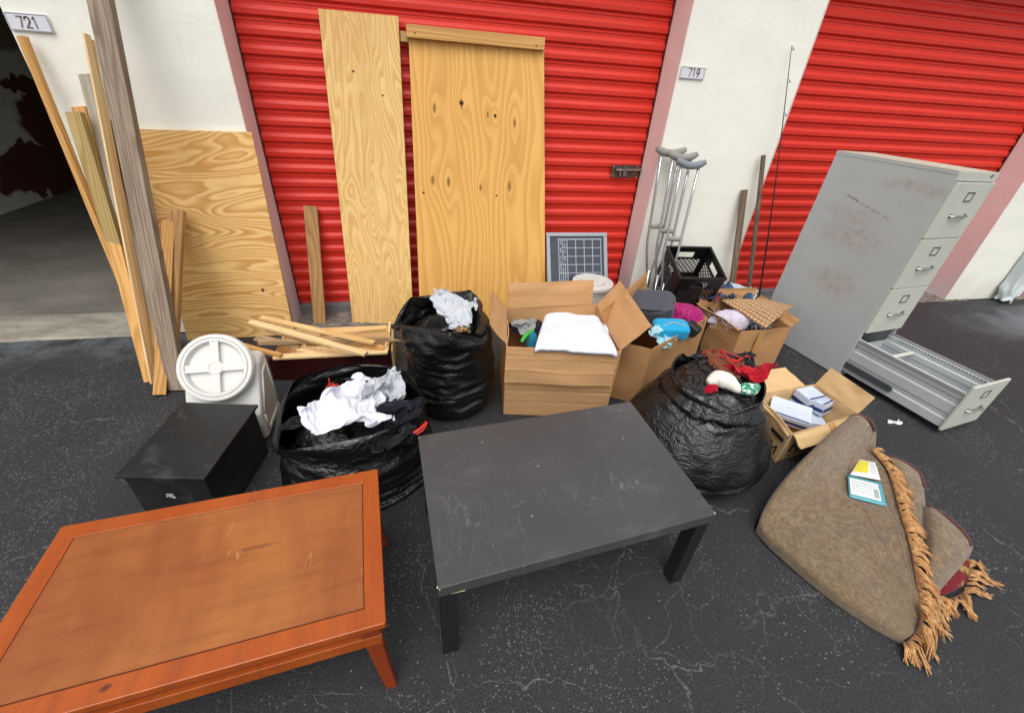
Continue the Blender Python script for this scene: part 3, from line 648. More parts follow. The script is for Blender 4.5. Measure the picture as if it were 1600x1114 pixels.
gb = plank('sealed_board', 'smooth grey board with a drilled hole near its top, beside the olive board', (262, 592), (134, 117), .068, .016, MAT['greyboard'], ytop=-.045, face=(1, -.2, 0))
plank('wood_strip', 'long thin pale strip standing edge-on beside the grey timber post', (240, 600), (135, 54), .011, .034, MAT['pine3'], ytop=-.05, face=(1, -.35, 0))
plank('wood_strip', 'second thin pale strip pressed against the right of the long thin strip', (246, 596), (142, 62), .008, .030, MAT['pine'], ytop=-.035, face=(1, -.35, 0))
plank('timber_board', 'dull tan board mostly hidden behind the grey timber post', (262, 596), (174, 189), .062, .024, MAT['tan'], ytop=-.035, face=(1, -.3, 0))
plank('timber_offcut', 'short yellow two by four with its foot farthest forward', (249, 620), (263, 347), .058, .040, MAT['pine2'], ytop=-.14, face=(1, .65, 0))
plank('timber_offcut', 'short brownish board leaning on the swirled plywood sheet', (266, 604), (279, 330), .064, .030, MAT['darkboard'], ytop=-.10, face=(1, -.1, 0))
# drilled hole
hp = PY(133, 123, -.075); 
# plywood sheets
def sheet(name, label, q, th, mat, group='plywood sheets', bow=0.0, parent=None, cat='plywood'):
    """q: BL, BR, TR, TL world points"""
    b = MB(); 
    b.slab([q[0], q[1], q[2], q[3]], th, (10, 24), fn=lambda u, v: bow*sin(pi*u)*sin(pi*v)); o = b.build(name, mat, parent, origin=None if parent else (q[0]+q[1])/2)
    if not parent: tag(o, label, cat, group)
    return o
sheet('plywood_sheet', 'low plywood sheet with swirling sideways grain leaning on the left pillar', [V3(-1.56, -.125, .002), V3(-.905, -.105, .002), PY(393, 207, -.022), PY(200, 202, -.022)], .016, MAT['plyC'])
sheet('plywood_sheet', 'tall narrow plywood strip with wavy upright grain leaning on the red door', [G(551, 505), G(646, 508), PY(622, 26, .185), PY(497, 14, .185)], .017, MAT['plyA'])
pb = thing('knotty_plywood', 'wide knotty plywood panel with a batten nailed across its top', 'plywood', G(750, 500), 'plywood sheets')
qb = [G(657, 504), G(852, 500), PY(850, 66, .165), PY(638, 48, .165)]
b = MB(); b.slab(qb, .018, (10, 24)); b.build('sheet', MAT['plyB'], pb)
ux = (qb[2]-qb[3]).normalized(); uz = (qb[3]-qb[0]).normalized(); un = ux.cross(uz).normalized()
b = MB(); A = PY(635, 49, .145); B_ = PY(850, 70, .145); b.beam(A, B_, .062, .034, side=uz, bev=.002); b.build('top_batten', MAT['pine2'], pb)
b = MB(); A = PY(626, 58, .185); B_ = PY(845, 80, .185); b.beam(A, B_, .05, .03, side=uz, bev=.002); b.build('back_batten', MAT['olive'], pb)
b = MB(); b.beam(qb[0]+ux*.012-un*.032, qb[3]+ux*.012-un*.032-uz*.05, .02, .036, side=ux); b.build('side_batten', MAT['weather'], pb)
for px in ((648, 52), (838, 72)):
    b = MB(); b.sph(PY(px[0], px[1], .127), .004, 5); b.build('nail', MAT['gap'], pb)
plank('timber_board', 'short aged brown board leaning alone on the red door left of the tall plywood', (500, 505), (485, 322), .085, .02, MAT['darkboard'], ytop=.19, face=(1, 0, 0), group='loose boards on the red doors')
def stick(name, label, low, top, w, th, y1, y2, bev=.002, segs=6):
    p1, p2 = PY(low[0], low[1], y1), PY(top[0], top[1], y2); d = p2-p1; p0 = p1-d*(p1.z/d.z); p0 = p0+V3(0, 0, .004)
    b = MB(); b.beam(p0, p2, w, th, side=V3(1, -.2, 0), bev=bev, seg=segs, bow=.006); return tag(b.build(name, MAT['stickw'], origin=p0), label, 'stick', 'sticks by the right pillar')
stick('grey_stick', 'shorter flat grey stick leaning beside the black crate', (1146, 425), (1163, 297), .045, .018, -.12, -.03)
stick('brown_stick', 'longer rough brown stick leaning in front of the right red door', (1172, 430), (1193, 243), .030, .026, -.14, -.04, bev=.008)
# fishing rod
t = thing('fishing_rod', 'thin dark fishing rod standing upright against the right pillar edge', 'fishing rod', (2.47, -.25, 0))
a = PY(1188, 440, -.17); c = PY(1237, 72, -.03); a0 = a-(c-a)*(a.z/(c.z-a.z))
def rp(f): return a0+(c-a0)*f+V3(0, -.02, 0)*sin(pi*f)
b = MB(); n = 24; b.tube([rp(i/n) for i in range(n+1)], [.0075-.0055*i/n for i in range(n+1)], 8); b.build('blank', MAT['rod'], t, smooth=True)
for f in (.36, .52, .70, .80, .90, .99):
    p = rp(f); b = MB(); q = p+V3(.018, -.012, 0)*(1.25-f*.7)
    rr = .007*(1.5-f); b.tube([q+V3(rr*cos(k*pi/6), 0, rr*sin(k*pi/6)) for k in range(12)], .0015, 6, closed=True); b.tube([p-V3(0, 0, .01), q, p+V3(0, 0, .015)], .0015, 5)
    b.build('line_guide', MAT['rod'], t)
# ------------------------------------------------------------------ solar panel
t = thing('solar_panel', 'small framed solar panel leaning between plywood and pillar', 'solar panel', PY(905, 460, .0))
TL, TR = PY(852.5, 364, .10), PY(947, 364, .10); w_ = (TR-TL).length; X = (TR-TL).normalized(); DN = (G(868, 520, .0)-TL); DN = (DN-X*DN.dot(X)).normalized(); Y = -DN; N = X.cross(Y).normalized()
Hh = TL.z/abs(DN.z)
def SP(u, v, o=0): return TL+X*(u*w_)+DN*(v)+N*o
b = MB(); e = .028
for p, q, s_ in ((SP(0, e/2), SP(1, e/2), Y), (SP(0, Hh-e/2), SP(1, Hh-e/2), Y)): b.beam(p, q, e, .03, side=s_, bev=.002)
for u in (e/2/w_, 1-e/2/w_): b.beam(SP(u, e), SP(u, Hh-e), e, .03, side=X, bev=.002)
b.build('frame', MAT['frame'], t)
b = MB(); b.beam(SP(.5, e), SP(.5, Hh-e), w_-2*e, .006, side=X); b.build('glass', MAT['glass'], t)
b = MB(); x0_, x1_ = .20, .90
for k in range(6):
    u = x0_+(x1_-x0_)*k/5; b.beam(SP(u, .05, .0036), SP(u, Hh-.05, .0036), .005, .0008, side=X)
k = 0
while .05+k*.062 < Hh-.04:
    v = .05+k*.062; b.beam(SP(x0_, v, .0036), SP(x1_, v, .0036), .004, .0009, side=Y); k += 1
b.beam(SP(x0_-.02, .045, .0036), SP(x1_+.02, .045, .0036), .003, .0008, side=Y)
b.build('cell_grid', MAT['cellline'], t)
b = MB(); rr = random.Random(3); v = .06
while v < Hh-.05:
    for j in range(3):
        if rr.random() < .75: b.beam(SP(x0_+.02+.035*j, v, .0036), SP(x0_+.02+.035*j+.02, v+.004*rr.random(), .0036), .006, .0009, side=Y)
    v += .0105
b.build('tabbing_strip', MAT['cellline'], t)
# ------------------------------------------------------------------ crutches
def crutch(top, base, face, padc, label, wpad=.20, s=1.0):
    top, base = Vector(top), Vector(base); D = (base-top); L = D.length; D.normalize(); X = Vector(face); X = (X-D*X.dot(D)).normalized(); Nn = X.cross(D)
    t = thing('crutch', label, 'crutch', base, 'aluminium crutches on the right pillar')
    P = lambda x, z, o=0: top+X*x+D*z+Nn*o
    for sgn in (-1, 1):
        b = MB(); pts = [P(sgn*.062, .01), P(sgn*.058, .20), P(sgn*.054, .46), P(sgn*.054, .56)]
        for k in range(1, 9):
            f = k/8; pts.append(P(sgn*(.052*(1-f)+.013*f+.012*sin(pi*f)*(1-f)), .56+.26*f))
        pts.append(P(sgn*.013, .93)); b.tube(pts, .0095*s, 10); b.build('side_tube', MAT['alu'], t, smooth=True)
    b = MB(); b.tube([P(0, .80), P(0, L-.03)], .0085, 10); b.build('lower_leg', MAT['alu'], t, smooth=True)
    b = MB(); n = 14; b.tube([P(-wpad/2+wpad*i/n, -.004-.030*abs(2*i/n-1)**2.2+.008) for i in range(n+1)], [.011+.010*min(1, 4*min(i/n, 1-i/n)+.35) for i in range(n+1)], 12, flat=1.15)
    b.build('underarm_pad', padc, t, smooth=True)
    b = MB(); b.tube([P(-.064, .48), P(.064, .48)], .005, 8); b.tube([P(-.045, .48), P(-.035, .48), P(.035, .48), P(.045, .48)], [.013, .017, .017, .013], 12); b.build('hand_grip', MAT['greyrubber'], t, smooth=True)
    b = MB(); b.tube([P(0, L-.05), P(0, L-.012), P(0, L)], [.014, .017, .02], 12); b.build('rubber_tip', MAT['greyrubber'], t, smooth=True)
    return t
def cr(px, y, bpx, face, pad, label, w=.2):
    top = PY(px[0], px[1], y); base = Vector((*bpx, 0)); crutch(top, base, face, pad, label, w)
cr((1048, 239), -.06, (1.68, -.20), (1, -.12, 0), MAT['greyrubber'], 'aluminium crutch nearest the pillar, rearmost grey pad')
cr((1066, 246), -.10, (1.72, -.26), (1, -.12, 0), MAT['greyrubber'], 'aluminium crutch in the middle with grey pad, between two others')
cr((1079, 258), -.16, (1.73, -.34), (1, -.08, 0), MAT['bluerubber'], 'foremost aluminium crutch with upturned blue-grey pad')
# ------------------------------------------------------------------ filing cabinet (built upright in its own frame, then placed)
def cabinet():
    M = Matrix.Translation((2.775, -1.030, .006)) @ Matrix.Rotation(rad(9.5), 4, 'Z') @ Matrix.Rotation(rad(1.8), 4, 'Y')
    W_, D_, Hc = .381, .69, 1.321
    t = thing('filing_cabinet', 'tall grey four-drawer filing cabinet standing with its bottom drawer pulled out', 'filing cabinet', (2.775, -1.03, 0))
    th = .002
    def part(fn, name, mat, par=t, **k):
        b = MB(); fn(b); return b.build(name, mat, par, **k)
    def place(o):
        o.data.transform(Matrix.Translation(-Vector(t.location)) @ M @ Matrix.Translation(Vector(t.location))); return o
    # body: build in local frame directly (origin at front left bottom), transform via M
    def loc(o): 
        me = o.data; me.transform(Matrix.Translation(-M.translation)); return o
    parts = []
    def mk(fn, name, mat, par=None, **k):
        b = MB(); fn(b); me = b; 
        o = b.build(name, mat, None, origin=(0, 0, 0), **k); o.matrix_world = M; parts.append((o, par)); return o
    def shell(b):
        b.box((0, .004, 0), (th, D_, Hc-.022), 0); b.box((W_-th, .004, 0), (W_, D_, Hc-.022)); b.box((th, D_-th, 0), (W_-th, D_, Hc-.022)); b.box((th, .03, .012), (W_-th, D_-th, .014))
        b.box((-.0015, 0, Hc-.022), (W_+.0015, D_+.002, Hc-.0025))      # folded top band
        for z in (.03, .34, .65, .96): b.box((th, .02, z-.012), (W_-th, .03, z-.002))
        b.box((.002, .0, 0), (.016, .02, Hc-.022)); b.box((W_-.016, .0, 0), (W_-.002, .02, Hc-.022)); b.box((.016, 0, 0), (W_-.016, .012, .028))
    body = mk(shell, 'cabinet_body', MAT['cab'], bevel=.0012)
    mk(lambda b: b.box((-.002, -.001, Hc-.0025), (W_+.002, D_+.002, Hc), 0), 'cabinet_top', MAT['cabtop'], bevel=.001)
    mk(lambda b: b.box((.001, -.004, Hc-.050), (W_-.001, .006, Hc-.0035), 0), 'top_rail', MAT['cabfront'], bevel=.002)
    mk(lambda b: b.box((.004, .021, .34), (W_-.004, .024, Hc-.036)), 'gap_shade_sheet', MAT['gap'])  # black sheet added behind the fronts to paint shade into the drawer gaps
    dh = .306
    def front(z0, y, par_name='drawer_front'):
        f = mk(lambda b: b.box((.007, y-.016, z0), (W_-.007, y, z0+dh), 0), par_name, MAT['cabfront'], bevel=.003)
        def lab(b):
            cx, cz = W_/2, z0+dh*.76; hw, hh, w = .036, .026, .007
            b.box((cx-hw, y-.0195, cz-hh), (cx+hw, y-.016, cz-hh+w)); b.box((cx-hw, y-.0195, cz+hh-w), (cx+hw, y-.016, cz+hh))
            b.box((cx-hw, y-.0195, cz-hh+w), (cx-hw+w, y-.016, cz+hh-w)); b.box((cx+hw-w, y-.0195, cz-hh+w), (cx+hw, y-.016, cz+hh-w))
        mk(lab, 'label_holder', MAT['steel'], f, bevel=.0008)
        def hd(b):
            cx, cz = W_/2, z0+dh*.42
            b.tube([V3(cx-.075, y-.014, cz), V3(cx-.066, y-.030, cz+.001), V3(cx-.05, y-.036, cz+.002), V3(cx+.05, y-.036, cz+.002), V3(cx+.066, y-.030, cz+.001), V3(cx+.075, y-.014, cz)], [.006, .007, .008, .008, .007, .006], 10, flat=.7)
            b.box((cx-.082, y-.019, cz-.010), (cx-.058, y-.016, cz+.012)); b.box((cx+.058, y-.019, cz-.010), (cx+.082, y-.016, cz+.012))
        mk(hd, 'handle', MAT['steel'], f, auto=40)
    for i in (1, 2, 3): front(.031+.31*i, 0)
    mk(lambda b: (b.tube([V3(W_-.07, -.002, Hc-.018), V3(W_-.07, -.008, Hc-.018)], .009, 14)), 'lock', MAT['steel'])
    # open bottom drawer
    E_ = .60; z0 = .031
    def tray(b):
        x0, x1, h = .022, W_-.022, .245; y0, y1 = -E_, .02
        for x, sg in ((x0, 1), (x1, -1)):
            # side wall pressed with two long beads
            prof = [(0, 0), (0, .05), (.004*1, .056), (.004, .085), (0, .091), (0, .150), (.005, .157), (.005, .188), (0, .195), (0, h-.02), (-.008, h-.014), (-.010, h), (-.002, h+.002)]
            rows = [[b.bm.verts.new(V3(x+sg*p*1.6, y, z0+.012+q)) for p, q in prof] for y in (y0, y1)]
            for i in range(len(prof)-1): b.face([rows[0][i], rows[1][i], rows[1][i+1], rows[0][i+1]])
        b.box((x0, y0, z0+.010), (x1, y1, z0+.012)); b.box((x0, y1-.002, z0+.012), (x1, y1, z0+.20))
        b.box((x0+.001, y0+.0015, z0+.012), (x1-.001, y0+.0035, z0+h))
    dr = mk(tray, 'open_drawer', MAT['tray'])
    def holes(b):
        for i in range(26):
            y = -E_+.06+.019*i; b.beam(V3(W_-.0245, y, z0+.236), V3(W_-.0285, y, z0+.236), .008, .006, side=V3(0, 1, 0))
    mk(lambda b: holes(b), 'follower_slot', MAT['gap'], dr)
    mk(lambda b: (b.obox(Matrix.Translation((0, -.10, z0+.02)) @ Matrix.Rotation(rad(16), 4, 'X'), (.03, -.001, 0), (W_-.03, .001, .20)), b.obox(Matrix.Translation((0, -.10, z0+.02)) @ Matrix.Rotation(rad(16), 4, 'X'), (.03, -.022, .2), (W_-.03, .001, .202))), 'divider_plate', MAT['cabfront'], dr)
    mk(lambda b: (b.box((.004, -.30, z0+.045), (.015, .02, z0+.085)), b.tube([V3(.012, -.295, z0+.066), V3(.003, -.295, z0+.066)], .014, 14)), 'slide_rail', MAT['darkrail'], dr, bevel=.002)
    mk(lambda b: (b.box((W_-.015, -.30, z0+.045), (W_-.004, .02, z0+.085))), 'slide_rail', MAT['darkrail'], dr, bevel=.002)
    f = front(z0, -E_, 'open_drawer_front')
    for o, par in parts:
        if par is None:
            o.parent = t; o.matrix_local = Matrix.Translation(-Vector(t.location)) @ M
        else:
            o.parent = par; o.matrix_local = Matrix()
    return t
cabinet()
# ------------------------------------------------------------------ coffee tables
def tri(q, u, v): return (q[0]*(1-u)+q[1]*u)*(1-v)+(q[3]*(1-u)+q[2]*u)*v
def frame_of(q):
    X = (q[1]-q[0]).normalized(); Z = V3(0, 0, 1); Y = Z.cross(X).normalized(); return X, Y, Z
# black: FL, FR, BR, BL at z .45
bt = thing('coffee_table', 'scratched black rectangular coffee table with square legs', 'coffee table', (.42, -1.97, 0))
TB_ = .412
q = [G(684.5, 920, TB_), G(1119.5, 803, TB_), G(985, 627, TB_), G(653, 681, TB_)]
b = MB(); b.slab([p-V3(0, 0, 0) for p in q], .045, (2, 2)); b.build('table_top', MAT['blacktop'], bt, bevel=.002)
X, Y, Z = frame_of(q)
feet = [q[0]+X*.030+Y*.030, q[1]-X*.030+Y*.030, q[2]-X*.030-Y*.030, q[3]+X*.030-Y*.030]
for i, p in enumerate(feet):
    b = MB(); p0 = V3(p.x, p.y, 0); b.beam(p0, V3(p.x, p.y, TB_-.046), .05, .05, side=X, bev=.0015); b.build('leg', MAT['blackwood'], bt)
for cnr, dx, dy in ((q[0], 1, 1), (q[1], -1, 1), (q[3], 1, -1)):
    b = MB()
    c0 = cnr-V3(0, 0, .0006)
    for k in range(2):
        a_ = R.uniform(0, .010); b.sph(c0+X*dx*(a_*.35+.001)+Y*dy*(R.uniform(0, .016))+V3(0, 0, -.002-.003*R.random()), R.uniform(.0025, .0045), 5)
    b.build('chipped_corner', MAT['chip'], bt)
b = MB(); b.tube([q[0]+X*.035-V3(0, 0, .043)+Y*.002, q[0]+X*.075-V3(0, 0, .044)+Y*.001], .0022, 5); b.build('chipped_edge', MAT['chip'], bt)
# orange: corners at z .45
ot = thing('coffee_table', 'orange varnished wooden coffee table with inlaid veneer top', 'coffee table', (-.6, -2.2, 0))
TO = .405
BR, FR, BL0 = G(590, 732, TO), G(603, 973, TO), G(96, 822, TO)
X = (BR-BL0).normalized(); Y = V3(0, 0, 1).cross(X)
Lx = (BR-BL0).length; FL = FR-X*Lx; q = [FL, FR, BR, BL0]
def inset(q, d, z=0):
    X, Y, Z = frame_of(q); return [q[0]+X*d+Y*d+Z*z, q[1]-X*d+Y*d+Z*z, q[2]-X*d-Y*d+Z*z, q[3]+X*d-Y*d+Z*z]
def rounded(q, r, n=6):
    X, Y, Z = frame_of(q); out = []
    for c, sx, sy, a0 in ((q[0], 1, 1, pi), (q[1], -1, 1, 1.5*pi), (q[2], -1, -1, 0), (q[3], 1, -1, .5*pi)):
        o = c+X*sx*r+Y*sy*r
        for k in range(n+1):
            a_ = a0+k/n*pi/2; out.append(o+X*cos(a_)*r+Y*sin(a_)*r)
    return out
def ringmesh(b, outer, inner, z0, z1, uvw):
    n = len(outer); X, Y, Z = frame_of(q)
    vo0 = [b.bm.verts.new(V3(p.x, p.y, z0)) for p in outer]; vo1 = [b.bm.verts.new(V3(p.x, p.y, z1)) for p in outer]
    vi0 = [b.bm.verts.new(V3(p.x, p.y, z0)) for p in inner]; vi1 = [b.bm.verts.new(V3(p.x, p.y, z1)) for p in inner]
    U = lambda p: uvw(p)
    for i in range(n):
        j = (i+1) % n
        for f_, ps in (((vo1[i], vo1[j], vi1[j], vi1[i]), (outer[i], outer[j], inner[j], inner[i])), ((vo0[i], vo0[j], vo1[j], vo1[i]), (outer[i], outer[j], outer[j], outer[i])), ((vi1[i], vi1[j], vi0[j], vi0[i]), (inner[i], inner[j], inner[j], inner[i])), ((vi0[i], vi0[j], vo0[j], vo0[i]), (inner[i], inner[j], outer[j], outer[i]))):
            b.face(list(f_), [U(p) for p in ps])
uvx = lambda p: ((p-q[0]).dot(Y), (p-q[0]).dot(X))
outer = rounded(q, .007); inner = rounded(inset(q, .052), .001)
b = MB(); ringmesh(b, outer, inner, TO-.024, TO, uvx); b.build('top_border', MAT['orange'], ot, bevel=.003)
b = MB(); g0 = rounded(inset(q, .0526), .001); g1 = rounded(inset(q, .0545), .001); ringmesh(b, g0, g1, TO-.010, TO-.0014, uvx); b.build('inlay_groove', MAT['groove'], ot)
ins = inset(q, .0545); b = MB(); b.slab([V3(p.x, p.y, TO-.0005) for p in ins], .015, (2, 2)); b.build('inlay_panel', MAT['inlay'], ot)
# apron, lower moulding, shelf
def loop_boards(ins, z0, z1, th, mat, name):
    c = inset(q, ins)
    for i in range(4):
        p, r_ = c[i], c[(i+1) % 4]; d = (r_-p).normalized(); nn = V3(0, 0, 1).cross(d)
        e = 0 if i % 2 == 0 else th
        b = MB(); b.beam(V3(p.x, p.y, (z0+z1)/2)+nn*th/2+d*e, V3(r_.x, r_.y, (z0+z1)/2)+nn*th/2-d*e, z1-z0, th, side=V3(0, 0, 1), bev=.002); b.build(name, mat, ot)
loop_boards(.032, TO-.095, TO-.024, .018, MAT['darkorange'], 'apron')
loop_boards(.020, TO-.140, TO-.095, .035, MAT['orange'], 'lower_moulding')
c = inset(q, .045)
for i, (sx, sy) in enumerate(((-1, -1), (1, -1), (1, 1), (-1, 1))):
    p = c[i]; b = MB(); n = 8; pts = []; X_, Y_, _ = frame_of(q)
    rows = []
    for k in range(n+1):
        f = k/n; z = (TO-.024)*(1-f); off = .026*(f**1.7)-.002; wdt = .052*(1-f)+.032*f
        cc = V3(p.x, p.y, z)+X_*sx*off+Y_*sy*off
        rows.append([b.bm.verts.new(cc+X_*a_*wdt/2+Y_*e_*wdt/2) for a_, e_ in ((-1, -1), (1, -1), (1, 1), (-1, 1))])
    for A_, B2 in zip(rows, rows[1:]):
        for k in range(4): b.face([A_[k], A_[(k+1) % 4], B2[(k+1) % 4], B2[k]], [(k*.05, 0), (k*.05+.05, 0), (k*.05+.05, .05), (k*.05, .05)])
    b.face(rows[0][::-1]); b.face(rows[-1]); b.build('leg', MAT['darkorange'], ot, bevel=.004)
# ------------------------------------------------------------------ black wooden box
z = .285
bq = [G(178, 744, z), G(319, 748, z), G(403, 632, z), G(286, 628, z)]
t = thing('storage_box', 'scuffed black lidded box between the white container and orange table', 'box', (-.97, -1.45, 0))
b = MB(); b.slab(bq, .012, (6, 6), fn=lambda u, v: .002*sin(u*3)*sin(v*4)); b.build('lid', MAT['blackmetal'], t, bevel=.002)
bi = inset(bq, .014); b = MB(); b.slab([V3(p.x, p.y, z-.012) for p in bi], z-.012, (2, 2)); b.build('box_body', MAT['blackmetal'], t, bevel=.002)
X, Y, Z = frame_of(bi); p = bi[0]+X*.135+V3(0, 0, -.12)-Y*.0012
b = MB(); rr = random.Random(5)
for k in range(7): b.beam(p+X*rr.uniform(-.015, .012)+Z*rr.uniform(-.012, .012), p+X*rr.uniform(-.012, .02)+Z*rr.uniform(-.014, .014), .005, .0012, side=Z)
b.build('pale_scuff', MAT['scuff'], t)
# ------------------------------------------------------------------ white pet-food style container with a screw lid
def vault():
    t = thing('food_container', 'white plastic container with a big round cross-handled screw lid facing out', 'container', (-.965, -1.03, 0))
    x0, x1 = -1.128, -.802
    # side profile in (y, z), swept across x with rounded shoulders
    prof = [(-1.175, .012), (-1.178, .10), (-1.168, .16), (-1.02, .375), (-.99, .392), (-.93, .388), (-.912, .36), (-.905, .02), (-.92, .006), (-1.16, .004)]
    def sec(x, d):
        cy = sum(p[0] for p in prof)/len(prof); cz = sum(p[1] for p in prof)/len(prof)
        return [V3(x, p[0]+(cy-p[0])*d, p[1]+(cz-p[1])*d) for p in prof]
    b = MB(); rows = []
    for x, d in ((x0, .10), (x0+.006, .045), (x0+.018, .01), (x0+.035, 0), (x1-.035, 0), (x1-.018, .01), (x1-.006, .045), (x1, .10)): rows.append([b.bm.verts.new(p) for p in sec(x, d)])
    n = len(prof)
    for A, B2 in zip(rows, rows[1:]):
        for k in range(n): b.face([A[k], A[(k+1) % n], B2[(k+1) % n], B2[k]])
    b.face(rows[0][::-1]); b.face(rows[-1]); body = b.build('container_body', MAT['whiteplastic'], t, bevel=.010)
    # recessed side panel outline
    b = MB(); pp = [(-1.135, .05), (-1.13, .14), (-1.02, .31), (-.95, .33), (-.94, .06)]
    pts = [V3(x1+.001, y, z) for y, z in pp]
    for a_, c_ in zip(pts, pts[1:]+pts[:1]): b.tube([a_, c_], .006, 8)
    b.build('side_panel_rim', MAT['whiteplastic'], body, smooth=True)
    b = MB(); b.prism([(-y, z) for y, z in pp], 0, .002, Matrix(((0, 0, 1, x1-.001), (-1, 0, 0, 0), (0, 1, 0, 0), (0, 0, 0, 1)))); b.build('side_panel', MAT['greyplastic'], body)
    nrm = V3(.05, -.80, .60).normalized(); c = V3(-.963, -1.085, .398)
    zx = nrm; xx = V3(1, 0, 0); xx = (xx-zx*xx.dot(zx)).normalized(); yy = zx.cross(xx)
    M = Matrix((xx, yy, zx)).transposed().to_4x4(); M.translation = c
    b = MB(); b.lathe(M, [(.128, -.17), (.135, -.06), (.137, -.034), (.137, -.03)], 56); b.build('neck', MAT['greyplastic'], t, auto=40)
    b = MB(); b.lathe(M, [(.146, -.034), (.157, -.032), (.158, -.022), (.152, -.018), (.155, -.012), (.156, -.002), (.152, .002), (.14, .003), (.137, 0), (.1365, -.03)], 64, cap=False); ring = b.build('rim_ring', MAT['whiteplastic'], t, auto=35)
    b = MB(); b.lathe(M, [(.136, -.02), (.136, .001), (.132, .004), (.124, .004), (.118, -.004), (.112, -.030), (.03, -.032), (.004, -.032)], 64); lid = b.build('screw_lid', MAT['whiteplastic'], t, auto=35)
    b = MB()
    for a_ in (0.02, pi/2+.02):
        MM = M @ Matrix.Rotation(a_, 4, 'Z'); b.obox(MM, (-.120, -.019, -.033), (.122, .017, .001 if a_ < 1 else .0015), 0)
    b.lathe(M, [(.034, -.03), (.034, .0022), (.03, .003), (.024, .003), (.022, -.002), (.004, -.002)], 32)
    b.build('cross_handle', MAT['whiteplastic'], lid, bevel=.002)
vault()
# white round bucket behind the boxes
t = thing('bucket', 'small white lidded bucket behind the open cardboard boxes', 'bucket', (1.17, -.13, 0))
c = G(927, 437, .40); M = Matrix.Translation((c.x, c.y, 0)); t.location = (c.x, c.y, 0)
b = MB(); b.lathe(M, [(.115, 0), (.118, .01), (.135, .33), (.14, .335), (.14, .36)], 48); b.build('bucket_body', MAT['whiteplastic'], t, auto=35)
b = MB(); b.lathe(M, [(.146, .355), (.150, .36), (.150, .382), (.146, .387), (.13, .387), (.125, .378), (.09, .378), (.087, .398), (.082, .402), (.05, .402), (.004, .402)], 48); b.build('bucket_lid', MAT['whiteplastic'], t, auto=30)
# paper scrap
b = MB(); c = G(1398, 660, .006); b.grid(lambda u, v: c+V3((u-.5)*.085+.012*sin(v*9), (v-.5)*.03+.01*sin(u*7), .010*abs(mnoise.noise(V3(u*5, v*5, 3)))+.001), 12, 6)
tag(b.build('paper_scrap', MAT['paper'], smooth=True), 'crumpled white paper scrap lying on the asphalt', 'litter')
# ------------------------------------------------------------------ rubbish bags
def lerp_prof(prof, n):
    L = [0]
    for a, c in zip(prof, prof[1:]): L.append(L[-1]+math.hypot(a[0]-c[0], a[1]-c[1]))
    out = []
    for i in range(n+1):
        d = L[-1]*i/n; k = 0
        while k < len(L)-2 and L[k+1] < d: k += 1
        f = (d-L[k])/max(1e-9, L[k+1]-L[k])
        p0 = prof[max(k-1, 0)]; p1 = prof[k]; p2 = prof[k+1]; p3 = prof[min(k+2, len(prof)-1)]
        cr = lambda j: .5*(2*p1[j]+(p2[j]-p0[j])*f+(2*p0[j]-5*p1[j]+4*p2[j]-p3[j])*f*f+(3*p1[j]-p0[j]-3*p2[j]+p3[j])*f**3)
        out.append((cr(0), cr(1), i/n))
    return out
